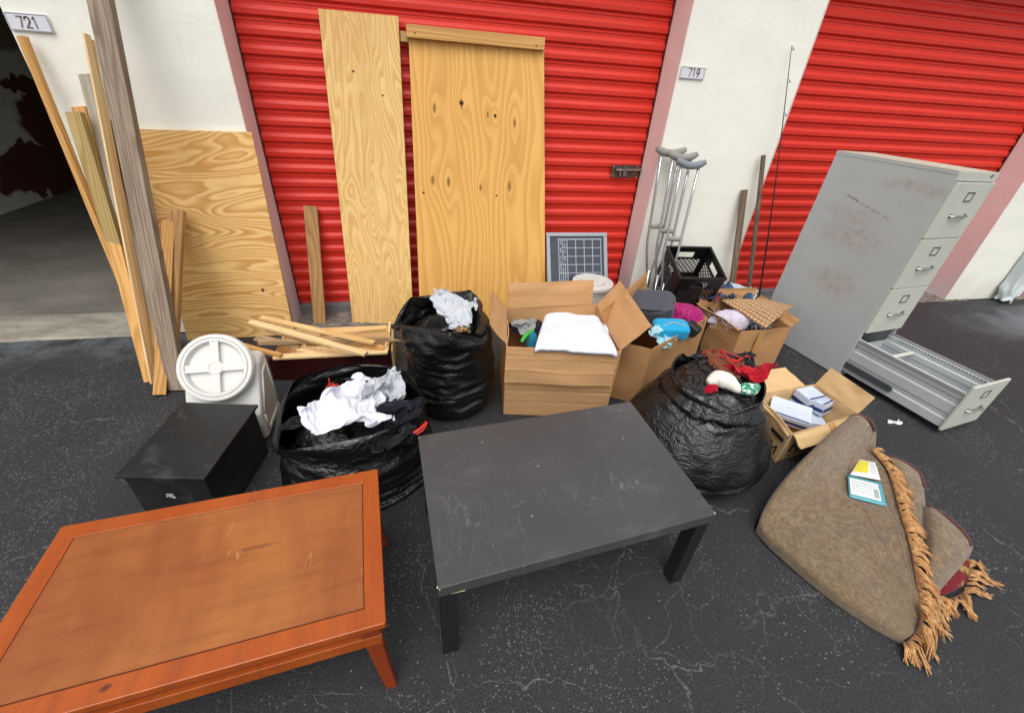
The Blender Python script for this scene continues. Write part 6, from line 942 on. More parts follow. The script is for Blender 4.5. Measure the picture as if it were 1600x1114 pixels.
[0,16,17,16,15,14,13,14,14,11,9,7,7,7,4,4,4,2,-3,-6,-7,-4,-5,-7,-11,-12,-13,-14,-14,-15,-15,-15,-17,-16,-16,-16,-16,-17,-15,-14,-12,-11,-10,-10,-10,-9,-8,-5,-1,1,1,0,1,4,7,10,10,9,10,10,13,15,15,16,16,16,0,1,1,1,0,0,2,1,0,0,1,3,0,-3,0,2,0,0,-1,2,0,-3,-1,-1,-3,-1,0,1,-1,0,-1,-1,2,-1,-1,0,-1,1,0,-2,-2,-2,-3,-3,-1,0,1,7,-3,0,-1,-1,0,1,3,3,1,0,-1,-1,0,0,3,1,1,-1,-1,1,-1,1,2,1,1,2,1,3,-6,-3,1,3,6,-2,1,3,-3,-5,-1,6,0,-3,2,0,0,-2,-2,-2,0,-1,-1,-1,-1,-2,0,-1,-2,2,-2,-1,1,1,3,-1,-3,-6,3,0,-1,1,2,0,-1,-2,1,0,0,4,1,2,-1,1,-2,2,0,1,3,-5,2,2,-2,0,-1,-1,11,-4,1,2,-4,4,1,-10,6,6,2,-1,-5,-3,-2,0,-1,-1,1,2,2,-1,-3,0,-1,-1,-2,1,-2,-3,2,0,-1,4,-6,-2,-2,-3,2,1,2,-1,0,3,0,-1,0,3,2,-2,4,-1,-1,-1,4,-1,0,1,-3,6,-2,1,2,-4,6,2,-3,6,0,-1,1,0,-5,4,-3,-1,0,-3,5,-2,2,-1,-2,-1,0,0,-3,0,-1,-2,0,-1,0,-4,3,-2,-3,5,0,-4,4,0,-2,11,-3,-4,-4,-3,-1,-1,3,4,0,-2,-3,4,-3,1,1,0,0,4,-1,1,3,0,2,0,1,3,-9,3,-2,2,0,1,2,-2,2,2,0,-1,-1,-2,-3,5,-1,-1,3,0,-1,-2,-1,-2,0,-1,-1,0,0,0,-2,0,0,-5,1,2,-2,3,11,-11,-2,7,-2,8,1,-4,-1,-9,1,0,6,-7,1,0,2,3,1,-1,2,-1,0,0,-2,-3,0,3,6,-12,2,-3,0,0,1,-1,0,0,0,0,0,-1,0,1,2,4,-1,4,0,-2,1,-1,0,0,2,2,-1,2,0,1,-1,-5,-4,1,10,5,-1,2,-4,-8,11,-5,0,3,-6,0,-8,-3,-2,7,3,1,0,0,0,1,3,-3,-1,1,-4,3,2,-1,-6,7,-8,2,3,0,-2,0,-6,0,1,1,-2,-1,4,0,-1,-1,9,-4,-1,2,-1,4,-1,3,-1,0,3,-1,0,2,0,1,-4,-1,5,-4,-1,-2,-1,5,-6,1,-3,9,-1,0,-3,-3,7,1,-1,1,-2,-1,0,0,-1,2,-1,-1,5,-3,-2,-4,4,-1,10,-1,0,3,-3,0,3,-3,1,-8,-2,0,-4,2,8,-4,-7,7,-2,-1,0,2,3,1,-1,0,-2,1,0,-3,0,-1,2,-1,-4,-2,0,-2,2,-2,1,1,9,-13,1,0,6,7,-3,4,1,1,0,-3,0,-1,-1,-1,1,1,0,4,-3,-5,-2,2,1,9,-4,-6,1,0,6,5,-1,0,2,1,0,0,-4,-1,2,-7,1,0,0,-4,3,1,1,-2,-1,-1,-1,0,-1,1,4,5,-3,2,-4,-1,-6,-2,3,8,-10,7,2,-2,6,0,-4,0,0,-2,2,0,-3,-1,-1,1,-1,-1,0,-1,4,8,-1,-1,-3,-6,-8,-1,-1,0,0,7,-2,12,3,0,1,-3,0,2,-3,-2,0,0,0,-1,-5,1,0,1,5,0,-1,0,0,1,4,-11,-7,1,0,3,14,-1,-6,-13,10,-2,1,6,-8,4,5,-3,-2,-2,-2,3,-1,1,-2,0,1,-2,-1,2,-2,1,5,2,1,-2,6,-3,-1,-2,0,-6,-1,-7,3,-1,3,2,-2,6,-1,3,1,0,-1,0,2,-5,-1,0,-4,3,4,1,1,2,-5,4,-4,-9,4,4,-2,4,0,4,-9,-3,1,0,9,-2,2,-4,-3,0,1,1,2,-1,-3,1,0,2,2,-2,2,-4,0,3,-4,-6,4,7,3,-2,-3,-6,7,-4,-4,3,3,-7,4,-2,0,-1,3,3,1,0,-1,2,1,-1,0,-4,0,-1,1,-2,-1,3,3,6,-8,7,-2,-7,0,3,3,7,0,-1,-4,-2,-8,2,0,2,1,-1,1,0,1,-1,0,-1,-1,0,1,5,-2,-2,-1,5,2,-1,-1,4,-1,2,-4,4,2,-3,-14,10,-10,-2,1,5,-3,2,1,1,1,0,0,1,-1,1,-4,0,0,2,0,-5,1,3,7,-11,-1,5,4,-4,-1,-3,3,2,1,1,-1,0,0,-1,-1,0,1,0,-1,1,1,1,1,1,-2,-4,5,-4,5,-1,-3,-4,-2,-1,-3,3,1,6,-1,2,4,-9,8,0,-1,-4,4,-3,1,0,-2,-1,1,-1,1,0,2,1,0,-2,1,0,3,2,0,3,-3,-8,-4,5,4,1,-6,-1,0,0,5,1,2,-4,0,0,-1,0,1,-1,-1,1,-1,-2,1,4,-7,3,-3,1,-5,5,-3,-2,8,-6,2,-2,4,-2,4,1,-6,2,5,5,-1,-1,-3,-1,0,1,-2,2,2,1,0,1,-2,4,0,-1,-5,-6,-1,-1,6,9,2,-6,-3,-3,8,3,0,-1,-2,-6,-1,2,-3,0,1,1,0,1,1,-2,0,2,-1,-5,4,0,-5,2,6,-7,7,3,-4,1,-4,0,-9,1,2,3,9,-4,-6,4,-2,-1,3,1,1,-2,2,-1,-2,0,1,-1,5,-5,-1,2,1,3,3,-1,-5,-4,-1,3,-1,2,-2,-2,0,1,-1,3,2,-1,3,-1,0,-1,0,0,0,1,1,-3,1,2,-5,-4,9,-1,-3,3,-5,-1,-2,1,-2,-1,10,-1,0,2,-5,4,1,-7,3,4,-3,0,0,1,-1,0,0,0,0,1,-3,3,5,1,-2,2,-3,1,2,0,0,-3,3,-5,-2,3,1,0,1,0,-4,-1,0,1,-1,1,0,0,0,0,-1,2,-2,0,1,0,-2,3,-3,4,0,-4,0,0,1,0,-3,7,-4,-1,0,2,5,-1,-3,-4,3,0,0,0,1,1,0,0,-2,1,2,2,-2,-2,4,-5,1,0,-1,2,0,1,-6,8,1,-2,-2,-1,-1,-1,-1,3,0,-1,0,0,0,0,0,0,1,1,1,-1,-2,1,0,-2,3,-6,5,5,1,1,3,0,0,-2,1,0,0,-3,-4,0,0,0,-3,0,0,1,-2,-1,0,2,2,-3,-3,-1,-1,8,-2,5,-1,-4,0,2,-3,-1,3,-5,-1,0,0,0,0,1,4,-1,-1,1,1,0,1,-1,0,1,-2,-3,1,-2,3,-2,-3,-2,7,1,-6,-3,1,2,5,5,-3,-2,2,-2,-2,2,-3,4,2,1,-1,0,-1,-1,1,1,1,-3,-2,3,2,-1,2,-6,5,-5,3,6,1,-5,-1,5,-1,0,1,-1,0,-3,1,-3,-1,2,0,0,-1,0,-1,1,0,-2,0,2,0,5,-2,-2,-1,5,-13,-2,4,4,-1,2,1,2,2,0,-4,0,1,-3,6,-3,-4,1,3,-1,1,0,0,0,-1,0,0,0,2,2,-1,-2,-6,4,-4,-2,0,2,2,1,3,1,-1,1,-2,-1,-5,4,-2,0,3,0,1,0,0,-1,-1,2,2,-1,0,-7,3,8,1,-1,-2,1,-4,3,5,-1,-7,-7,-1,0,7,6,2,0,-6,-3,6,-3,-1,1,0,-1,0,-2,0,0,0,0,2,1,-1,5,3,-5,4,-4,1,-1,6,-5,-5,-7,0,-1,1,7,4,-3,4,0,-4,-1,0,0,1,1,0,-3,1,-1,-2,5,-2,-5,6,0,-2,-1,2,-8,1,4,-2,-5,5,-3,-1,-3,6,3,6,3,-6,1,0,0,-1,1,0,0,0,1,0,-1,-6,-3,1,0,3,8,-5,6,-5,3,-3,2,2,4,-7,-1,-2,-3,1,3,0,0,4,0,-2,0,1,-1,1,3,-2,1,-3,0,1,4,-6,0,-2,-2,2,10,-7,-6,2,6,-10,5,2,5,-10,2,0,6,0,0,-2,0,0,0,1,1,-1,-1,2,-1,3,-2,-1,0,-1,1,4,-3,3,-5,1,-4,-4,1,7,5,2,-4,-4,1,-1,1,-2,2,0,0,-1,1,1,0,1,1,4,-4,-8,0,6,-3,4,7,2,-2,-3,1,-3,-8,10,0,-4,0,3,2,1,-9,1,0,0,-1,1,0,-1,-1,3,-2,-1,1,-2,5,-3,-5,-2,-2,1,1,2,2,-5,4,4,-1,-3,-2,3,9,-1,-4,1,-2,1,-2,2,1,1,-1,-1,-1,-2,0,2,4,4,-9,-3,2,15,0,-6,-8,2,-4,0,7,-3,0,4,1,6,-6,-3,-1,-1,-1,2,1,0,0,-1,1,-3,2,-1,-2,2,-1,2,-1,2,0,-5,-4,-1,1,2,5,6,1,-4,-4,2,-4,2,-1,0,2,0,0,0,0,0,1,-2,-1,1,0,-3,1,7,4,-9,-3,0,7,5,0,-3,2,2,0,1,0,0,1,-6,-2,-7,0,5,1,-2,0,0,-1,1,-1,2,-1,-1,2,-2,-3,1,10,2,-3,-1,1,0,3,-2,-4,-5,1,1,4,-5,-4,-2,4,-1,1,1,2,0,0,0,-1,1,2,1,-1,-2,-3,2,-5,7,-5,-4,0,12,6,1,-1,0,-2,0,2,-2,-11,-1,0,2,4,-6,1,5,0,-2,0,-1,2,-2,2,5,0,0,0,-3,-2,-1,-5,0,-1,4,2,6,-5,6,-2,-1,-6,-2,-2,5,3,-1,-1,0,0,0,0,-1,0,0,0,-2,1,2,-2,-2,7,-4,7,1,-5,-5,9,6,-2,0,0,-3,-6,-6,2,3,1,2,-5,3,-1,0,0,1,0,0,-1,0,0,-2,1,1,0,2,-8,-3,5,-3,5,0,-5,2,6,-1,2,3,0,-2,2,-3,-3,0,1,0,0,-1,0,0,2,1,-4,1,-3,2,4,-6,3,9,1,-1,1,-7,-3,2,7,1,-1,-3,-2,2,2,-2,-2,-2,1,2,1,-4,-2,0,-1,0,0,-1,-2,-1,-2,0,1,0,0,-2,-1,8,2,-3,6,1,7,-2,0,0,0,-1,-4,-1,-4,1,0,0,-1,0,-1,1,0,0,4,-1,2,-4,-2,4,0,-1,-1,1,-1,0,-7,-2,1,11,2,2,1,-1,-3,-9,-1,2,8,-3,-3,-1,1,0,1,0,-2,1,-1,0,-1,-4,-1,0,3,2,2,-1,-2,8,1,-5,-7,4,-2,0,1,0,-1,1,1,1,2,0,0,1,0,0,0,1,1,3,0,0,1,1,0,-5,-3,-4,-4,-1,0,-1,1,2,14,0,-4,-2,1,4,1,0,-6,1,0,0,0,-1,-1,0,1,-1,1,-2,-2,4,1,-1,1,4,-1,2,-4,-6,-3,2,0,-2,-3,0,1,5,4,-4,5,1,0,-2,2,0,-2,1,0,0,0,0,2,3,0,-4,-6,-3,-3,-2,1,1,-2,3,4,-5,3,15,1,-1,-2,2,-1,-2,-2,-3,-1,0,-1,1,1,-1,0,1,-1,-1,1,-3,-1,1,4,-3,1,2,5,2,1,-1,-3,-9,-2,-2,1,-2,3,10,1,-1,-3,0,-2,0,2,0,0,0,0,1,-1,-2,-1,-3,-4,-1,1,1,1,-1,2,2,-1,8,-9,6,10,-1,0,-2,-3,-2,-3,0,1,0,0,0,0,1,0,-1,1,-1,-1,0,2,2,-3,1,2,2,5,2,-1,-1,-2,-1,-4,-8,0,4,7,1,0,0,-1,-2,-2,-2,1,0,0,0,0,-2,0,0,-3,-6,0,0,0,0,0,1,2,0,3,0,5,-5,7,2,-1,-2,-2,-2,2,-1,0,0,0,0,-1,0,0,2,0,1,0,-1,7,3,-1,-1,-1,5,0,-4,-4,-4,-3,-3,2,2,5,5,-1,0,0,0,0,1,-1,-6,0],
[4,0,0,0,0,0,0,0,0,0,0,0,0,0,0,0,0,0,0,0,0,0,0,0,0,0,0,0,0,0,0,0,0,0,0,0,0,0,0,0,0,0,0,0,0,0,0,0,0,0,0,0,0,0,0,0,0,0,0,0,0,0,0,0,0,0,13,1,-3,1,1,-1,0,2,2,-2,-7,-2,-1,-1,1,1,3,6,-4,-3,-2,0,3,6,3,1,-1,-2,3,-1,0,-1,-7,-4,0,0,0,6,7,0,-2,-4,-4,-3,-1,-1,-2,1,0,0,1,1,1,0,1,1,5,1,-4,-4,-1,0,-1,1,1,5,-6,1,9,5,1,0,0,-4,-6,1,6,2,-1,-1,-2,3,-1,-7,3,4,3,-3,3,-3,-4,-1,0,0,-5,0,-3,0,11,3,0,-2,-4,-2,-7,-1,4,5,5,5,-2,-2,0,-9,5,2,1,0,1,0,-1,-2,-11,-1,6,9,1,-1,0,-2,-9,0,-4,-4,-4,0,-3,3,-1,1,-2,-1,5,-1,0,0,4,-1,-1,-5,3,5,3,7,-10,-8,-1,1,0,0,4,5,0,-5,-5,7,-2,0,3,-4,0,5,-6,-1,-1,-1,2,3,2,8,-5,-3,-2,0,1,-3,-1,1,9,4,-4,-10,3,0,1,1,9,0,1,4,-2,-7,-4,1,-1,5,4,-2,-3,1,2,3,-4,-3,-1,10,0,-7,-3,-3,4,5,-3,-2,1,2,0,-1,-3,7,0,-2,-1,3,2,-1,4,-6,4,5,3,-3,-2,-2,4,-1,-1,-2,1,2,-4,2,1,0,-2,-6,0,3,-3,5,0,1,-2,-6,7,-4,-3,-3,5,-3,4,0,4,4,-3,3,0,-2,0,0,2,-2,0,1,0,0,0,-3,1,-2,-6,2,-2,-3,10,1,2,-5,3,-1,1,3,-3,3,-1,-9,-5,-2,7,8,0,-2,1,3,1,-6,-1,6,-2,-4,1,0,1,-1,3,-2,3,0,0,-2,9,1,0,-1,0,-2,-1,3,-2,-5,5,-10,0,2,4,1,2,0,-7,3,4,1,-5,-1,6,2,-4,2,3,2,-6,-3,3,1,-3,4,-3,-3,3,-2,2,4,-5,3,2,-10,-4,5,3,6,-7,5,1,-10,10,3,-8,-5,3,9,0,1,-9,1,2,3,-6,10,0,6,-1,-1,0,-4,3,-2,-2,8,-3,2,0,-3,0,-1,0,-5,-1,0,8,-2,-9,1,13,-7,2,-5,5,-3,-4,-4,4,-1,-3,8,-3,0,-1,0,9,1,-5,3,3,-1,2,-3,5,-5,-2,6,-5,0,2,2,-4,-2,-4,-2,3,-7,-1,0,10,-6,3,-4,0,6,-2,-1,0,3,-5,0,3,-2,1,3,-6,0,2,7,-2,0,-4,4,-2,2,-2,1,-4,4,-6,8,-6,5,-1,-2,3,-4,2,0,1,-2,1,1,1,-3,-6,-2,-3,-2,-1,7,8,-6,-4,1,7,5,-3,-9,-2,-1,6,5,0,-2,5,4,-2,2,1,-3,-2,1,-2,2,2,-5,5,2,-3,-1,1,-3,4,-1,-5,-3,-1,-1,10,2,-5,8,-3,-2,5,-4,0,1,-1,0,1,-2,-1,1,-1,3,1,-1,-3,3,2,-3,-4,-1,6,-1,-3,4,1,1,-4,0,4,-1,-1,0,-3,1,-6,6,7,-2,-2,1,6,-6,5,-4,-4,5,-1,3,-3,-5,-1,0,2,5,0,-2,1,-1,-1,3,2,-4,4,-4,3,-2,-6,-1,9,-5,4,-2,3,-5,-2,0,1,4,-6,6,-5,6,-4,3,3,1,-4,-2,-1,8,-2,4,-2,2,-9,3,3,-4,2,-1,2,1,10,-6,4,1,-7,7,-2,-2,5,-7,3,4,-4,1,1,1,0,2,-5,-3,5,-3,0,3,-2,4,2,-5,-6,0,3,2,0,3,0,0,-4,3,-1,2,-4,0,7,-5,3,-7,4,3,0,0,1,-1,-4,-3,6,-2,2,-10,10,-1,-2,1,-4,4,2,-1,8,1,2,-1,1,-1,-3,5,-4,2,0,-5,4,-1,0,1,1,-3,4,-2,-2,3,2,-7,2,-1,-9,4,7,2,-2,2,-4,-1,-6,2,3,4,1,-6,6,-2,-6,3,6,-3,4,-1,0,0,-2,1,0,-3,-3,4,-3,8,-8,4,-1,2,2,-2,1,0,5,4,-4,2,2,0,2,-4,1,4,-4,3,-5,3,0,-1,0,-2,0,2,-3,3,1,0,-1,-7,5,1,-3,5,-4,-2,4,2,3,-2,0,-4,-1,4,-2,-1,4,-4,-2,5,0,1,-3,0,5,-6,5,-2,3,-7,5,-3,3,-1,3,-2,0,-1,2,-4,11,-5,3,-4,-4,2,3,3,0,-1,3,-3,2,-4,2,0,-3,4,-2,2,1,1,-4,3,-2,3,-3,1,3,-6,4,-2,0,-1,1,-1,-1,2,1,0,-1,2,-1,3,-2,0,-5,1,3,2,-4,3,-2,2,-3,2,-1,1,1,-3,0,2,2,-2,2,-1,6,2,1,1,2,-3,-2,2,-1,1,-1,2,-5,4,-2,-1,3,-3,3,-2,4,-4,3,0,-6,3,2,-6,-2,5,4,2,-6,5,-1,1,-4,-1,0,1,2,-4,0,-1,7,-2,2,-3,2,-3,-1,4,-1,-1,-2,-3,-1,1,4,4,-1,2,-5,2,-3,1,11,-1,-2,3,-2,0,0,-1,3,-2,1,-3,5,-1,0,-1,-1,1,0,2,-8,-2,4,-2,6,-2,1,3,-2,-4,4,-4,3,-4,4,1,0,-1,2,0,0,0,0,1,-4,2,-1,0,0,1,0,-2,1,-1,1,0,0,0,0,0,2,-2,2,0,-1,1,11,0,0,-3,2,0,0,-1,-2,1,1,1,1,-1,-2,2,-1,-3,-2,0,6,0,-1,2,-2,-2,2,-2,3,0,-6,5,2,-1,-3,1,3,1,-3,1,0,1,-1,-2,2,-1,1,1,-3,1,1,1,-1,1,0,-1,-1,1,-1,0,0,1,1,-1,1,-1,11,0,0,0,-1,0,0,0,0,0,0,2,-2,1,1,-1,-1,0,2,-1,-2,0,0,1,1,-1,-4,4,0,-1,0,1,0,1,-3,1,1,-1,2,-2,2,0,0,-1,-1,1,1,-1,1,-1,0,0,1,-1,-2,1,1,0,0,0,0,0,1,0,0,0,11,0,-1,-1,0,1,0,-1,1,0,1,0,0,0,0,-1,-1,-2,-5,-2,1,4,-3,0,2,2,4,-3,-2,3,3,-1,-3,1,4,-5,0,3,-1,2,-5,0,1,2,1,-2,-1,4,0,-3,1,1,0,0,0,0,0,-1,0,1,1,1,-1,0,0,0,12,-1,-1,1,-2,-1,0,1,0,-2,0,-2,7,-1,-4,-3,2,1,3,1,1,-1,0,0,-2,2,-1,-1,2,-1,-2,1,2,-2,-2,3,0,-1,0,-1,4,-1,-2,1,-2,2,2,-2,0,1,-4,1,0,2,0,0,0,-1,3,-3,2,0,-3,2,1,0,10,-1,1,-1,0,2,-1,-1,0,2,0,-2,-2,-3,3,3,-1,1,1,1,-2,0,1,-1,1,-2,0,2,-2,0,2,-3,-2,2,1,2,0,0,-1,0,0,-1,1,-1,1,0,-1,-2,1,2,1,0,-3,0,4,-1,0,1,-4,2,-2,0,4,-1,0,0,9,0,-2,2,2,-1,1,-4,0,2,-1,3,-3,2,1,-1,-2,0,2,-1,-3,-1,3,0,-1,0,3,0,-1,2,-1,1,1,-1,0,-2,0,-1,2,1,-2,2,-1,-3,-1,4,-1,2,-3,1,-2,0,3,-3,-4,2,1,4,1,1,-3,-3,4,0,-2,1,9,0,0,2,1,-3,-1,3,-1,0,1,0,-1,1,-1,-3,2,3,-6,-1,5,-3,-5,-1,8,-1,-1,-1,4,0,0,-1,0,-1,1,0,2,-1,-1,-4,2,-2,2,2,-1,0,4,-3,2,-3,4,-4,-1,3,0,0,1,-3,1,0,1,3,-6,-1,4,-4,6,3,2,-6,2,1,3,-3,3,-2,1,2,-1,0,-1,-2,3,-4,4,-1,-3,4,-1,0,-5,5,-1,1,1,-1,2,-1,-2,2,-2,-1,-2,4,-3,1,-3,4,0,1,-2,3,-2,3,-1,0,-3,3,-2,-2,3,0,-1,0,2,-2,1,-1,1,-2,1,2,8,-3,1,4,-3,1,-3,4,-3,2,3,0,0,-6,-5,6,2,0,1,2,-1,-1,0,-1,2,-3,1,3,-2,2,-3,-1,4,-2,2,-2,2,-3,3,0,-1,-1,1,-4,1,-9,1,4,2,3,-1,-1,5,0,-3,0,0,1,0,1,0,1,-3,3,-2,1,12,-3,-6,5,-3,1,4,0,-2,-2,-7,10,-4,-1,3,4,-3,2,-1,1,1,0,0,-2,-6,5,4,-1,-3,-1,2,3,-1,0,-2,2,-2,2,-3,1,3,-1,-3,1,2,-2,-2,-4,-1,1,6,1,-1,1,2,-1,0,-1,-3,-1,3,-2,3,-2,-2,1,2,4,5,-3,3,-2,-2,1,2,-2,1,-14,12,2,-6,2,1,2,-2,-4,-2,-3,-1,7,7,0,-6,-2,8,-1,1,-3,3,0,0,1,0,-5,5,0,-1,-1,0,1,-3,3,1,-5,3,-2,2,-1,2,0,1,0,1,-3,-2,2,-4,2,2,2,-3,-2,11,-2,3,-3,1,1,-1,-1,2,-2,1,0,-10,0,8,-12,4,-4,-3,-2,1,7,8,2,0,-4,3,3,-6,3,-2,2,-4,0,2,5,-6,6,-6,2,-2,2,3,-2,3,-2,-4,4,-2,2,0,0,0,1,1,1,-3,0,2,-2,3,-2,-1,-3,2,1,8,2,0,-2,1,1,-1,0,2,-3,2,-1,-1,4,-4,2,-13,-4,2,6,7,3,-1,0,-6,6,0,-1,3,-2,1,-1,0,0,1,-6,4,-3,6,-2,3,-3,-1,-3,-2,6,-1,0,-1,0,-1,3,-1,1,-1,0,-1,0,4,-1,-2,1,0,-2,-1,-1,8,1,-4,3,4,-2,0,1,-5,4,-9,1,3,-1,6,1,-1,-2,-2,-1,4,0,1,-7,7,-3,1,2,-3,1,2,2,0,-1,-3,2,0,-3,-5,-1,0,5,0,1,0,0,4,0,0,-1,-4,-1,-5,-2,-1,1,7,2,2,1,1,-1,-2,2,-2,1,4,0,4,-6,-3,7,2,2,0,-2,2,1,0,1,-2,-2,0,0,2,-1,-11,-1,1,10,-1,0,1,-1,3,0,-1,2,-1,1,0,-1,0,2,-1,-1,-4,-3,-1,6,3,-1,1,0,0,-1,1,-6,6,-1,0,1,-2,2,-3,3,-1,0,0,-2,2,-4,12,-2,-3,4,-6,-3,2,0,-2,4,5,0,-2,-4,0,-1,-2,1,5,0,-1,4,0,-2,1,-2,0,4,0,0,0,-2,1,-2,-2,0,2,-2,3,-1,3,0,0,-1,-1,0,0,2,-1,-1,-1,1,-4,-5,3,3,3,1,0,0,0,-2,-2,3,1,-2,6,0,0,3,2,-2,-1,-2,5,0,-3,-5,-2,1,0,-1,4,5,-7,5,0,-5,2,1,-3,4,4,-1,-2,-2,-2,2,3,3,0,-1,-3,3,0,1,-3,0,0,2,0,0,1,-2,0,-3,0,0,-2,5,-3,0,-1,3,1,0,1,-2,-1,-4,-3,8,5,2,2,-1,3,1,-2,2,-2,-5,-2,2,1,0,-1,2,2,-1,4,-6,5,-5,-1,0,5,1,-3,-4,1,1,2,-1,-1,1,4,0,0,-1,1,0,0,0,0,0,1,0,-2,-2,-4,1,0,2,3,1,-1,-1,2,-3,-3,-2,-1,6,1,-1,-3,-3,10,1,-1,1,0,0,0,-2,-6,-1,-1,-1,1,1,0,4,0,3,0,3,-2,1,0,0,-2,-5,-5,3,0,1,-1,0,0,0,-1,3,4,3,0,1,0,-5,-2,2,1,1,-5,0,4,3,0,0,-1,0,1,-2,-7,-5,-1,-1,-1,0,3,8,7,0],
))
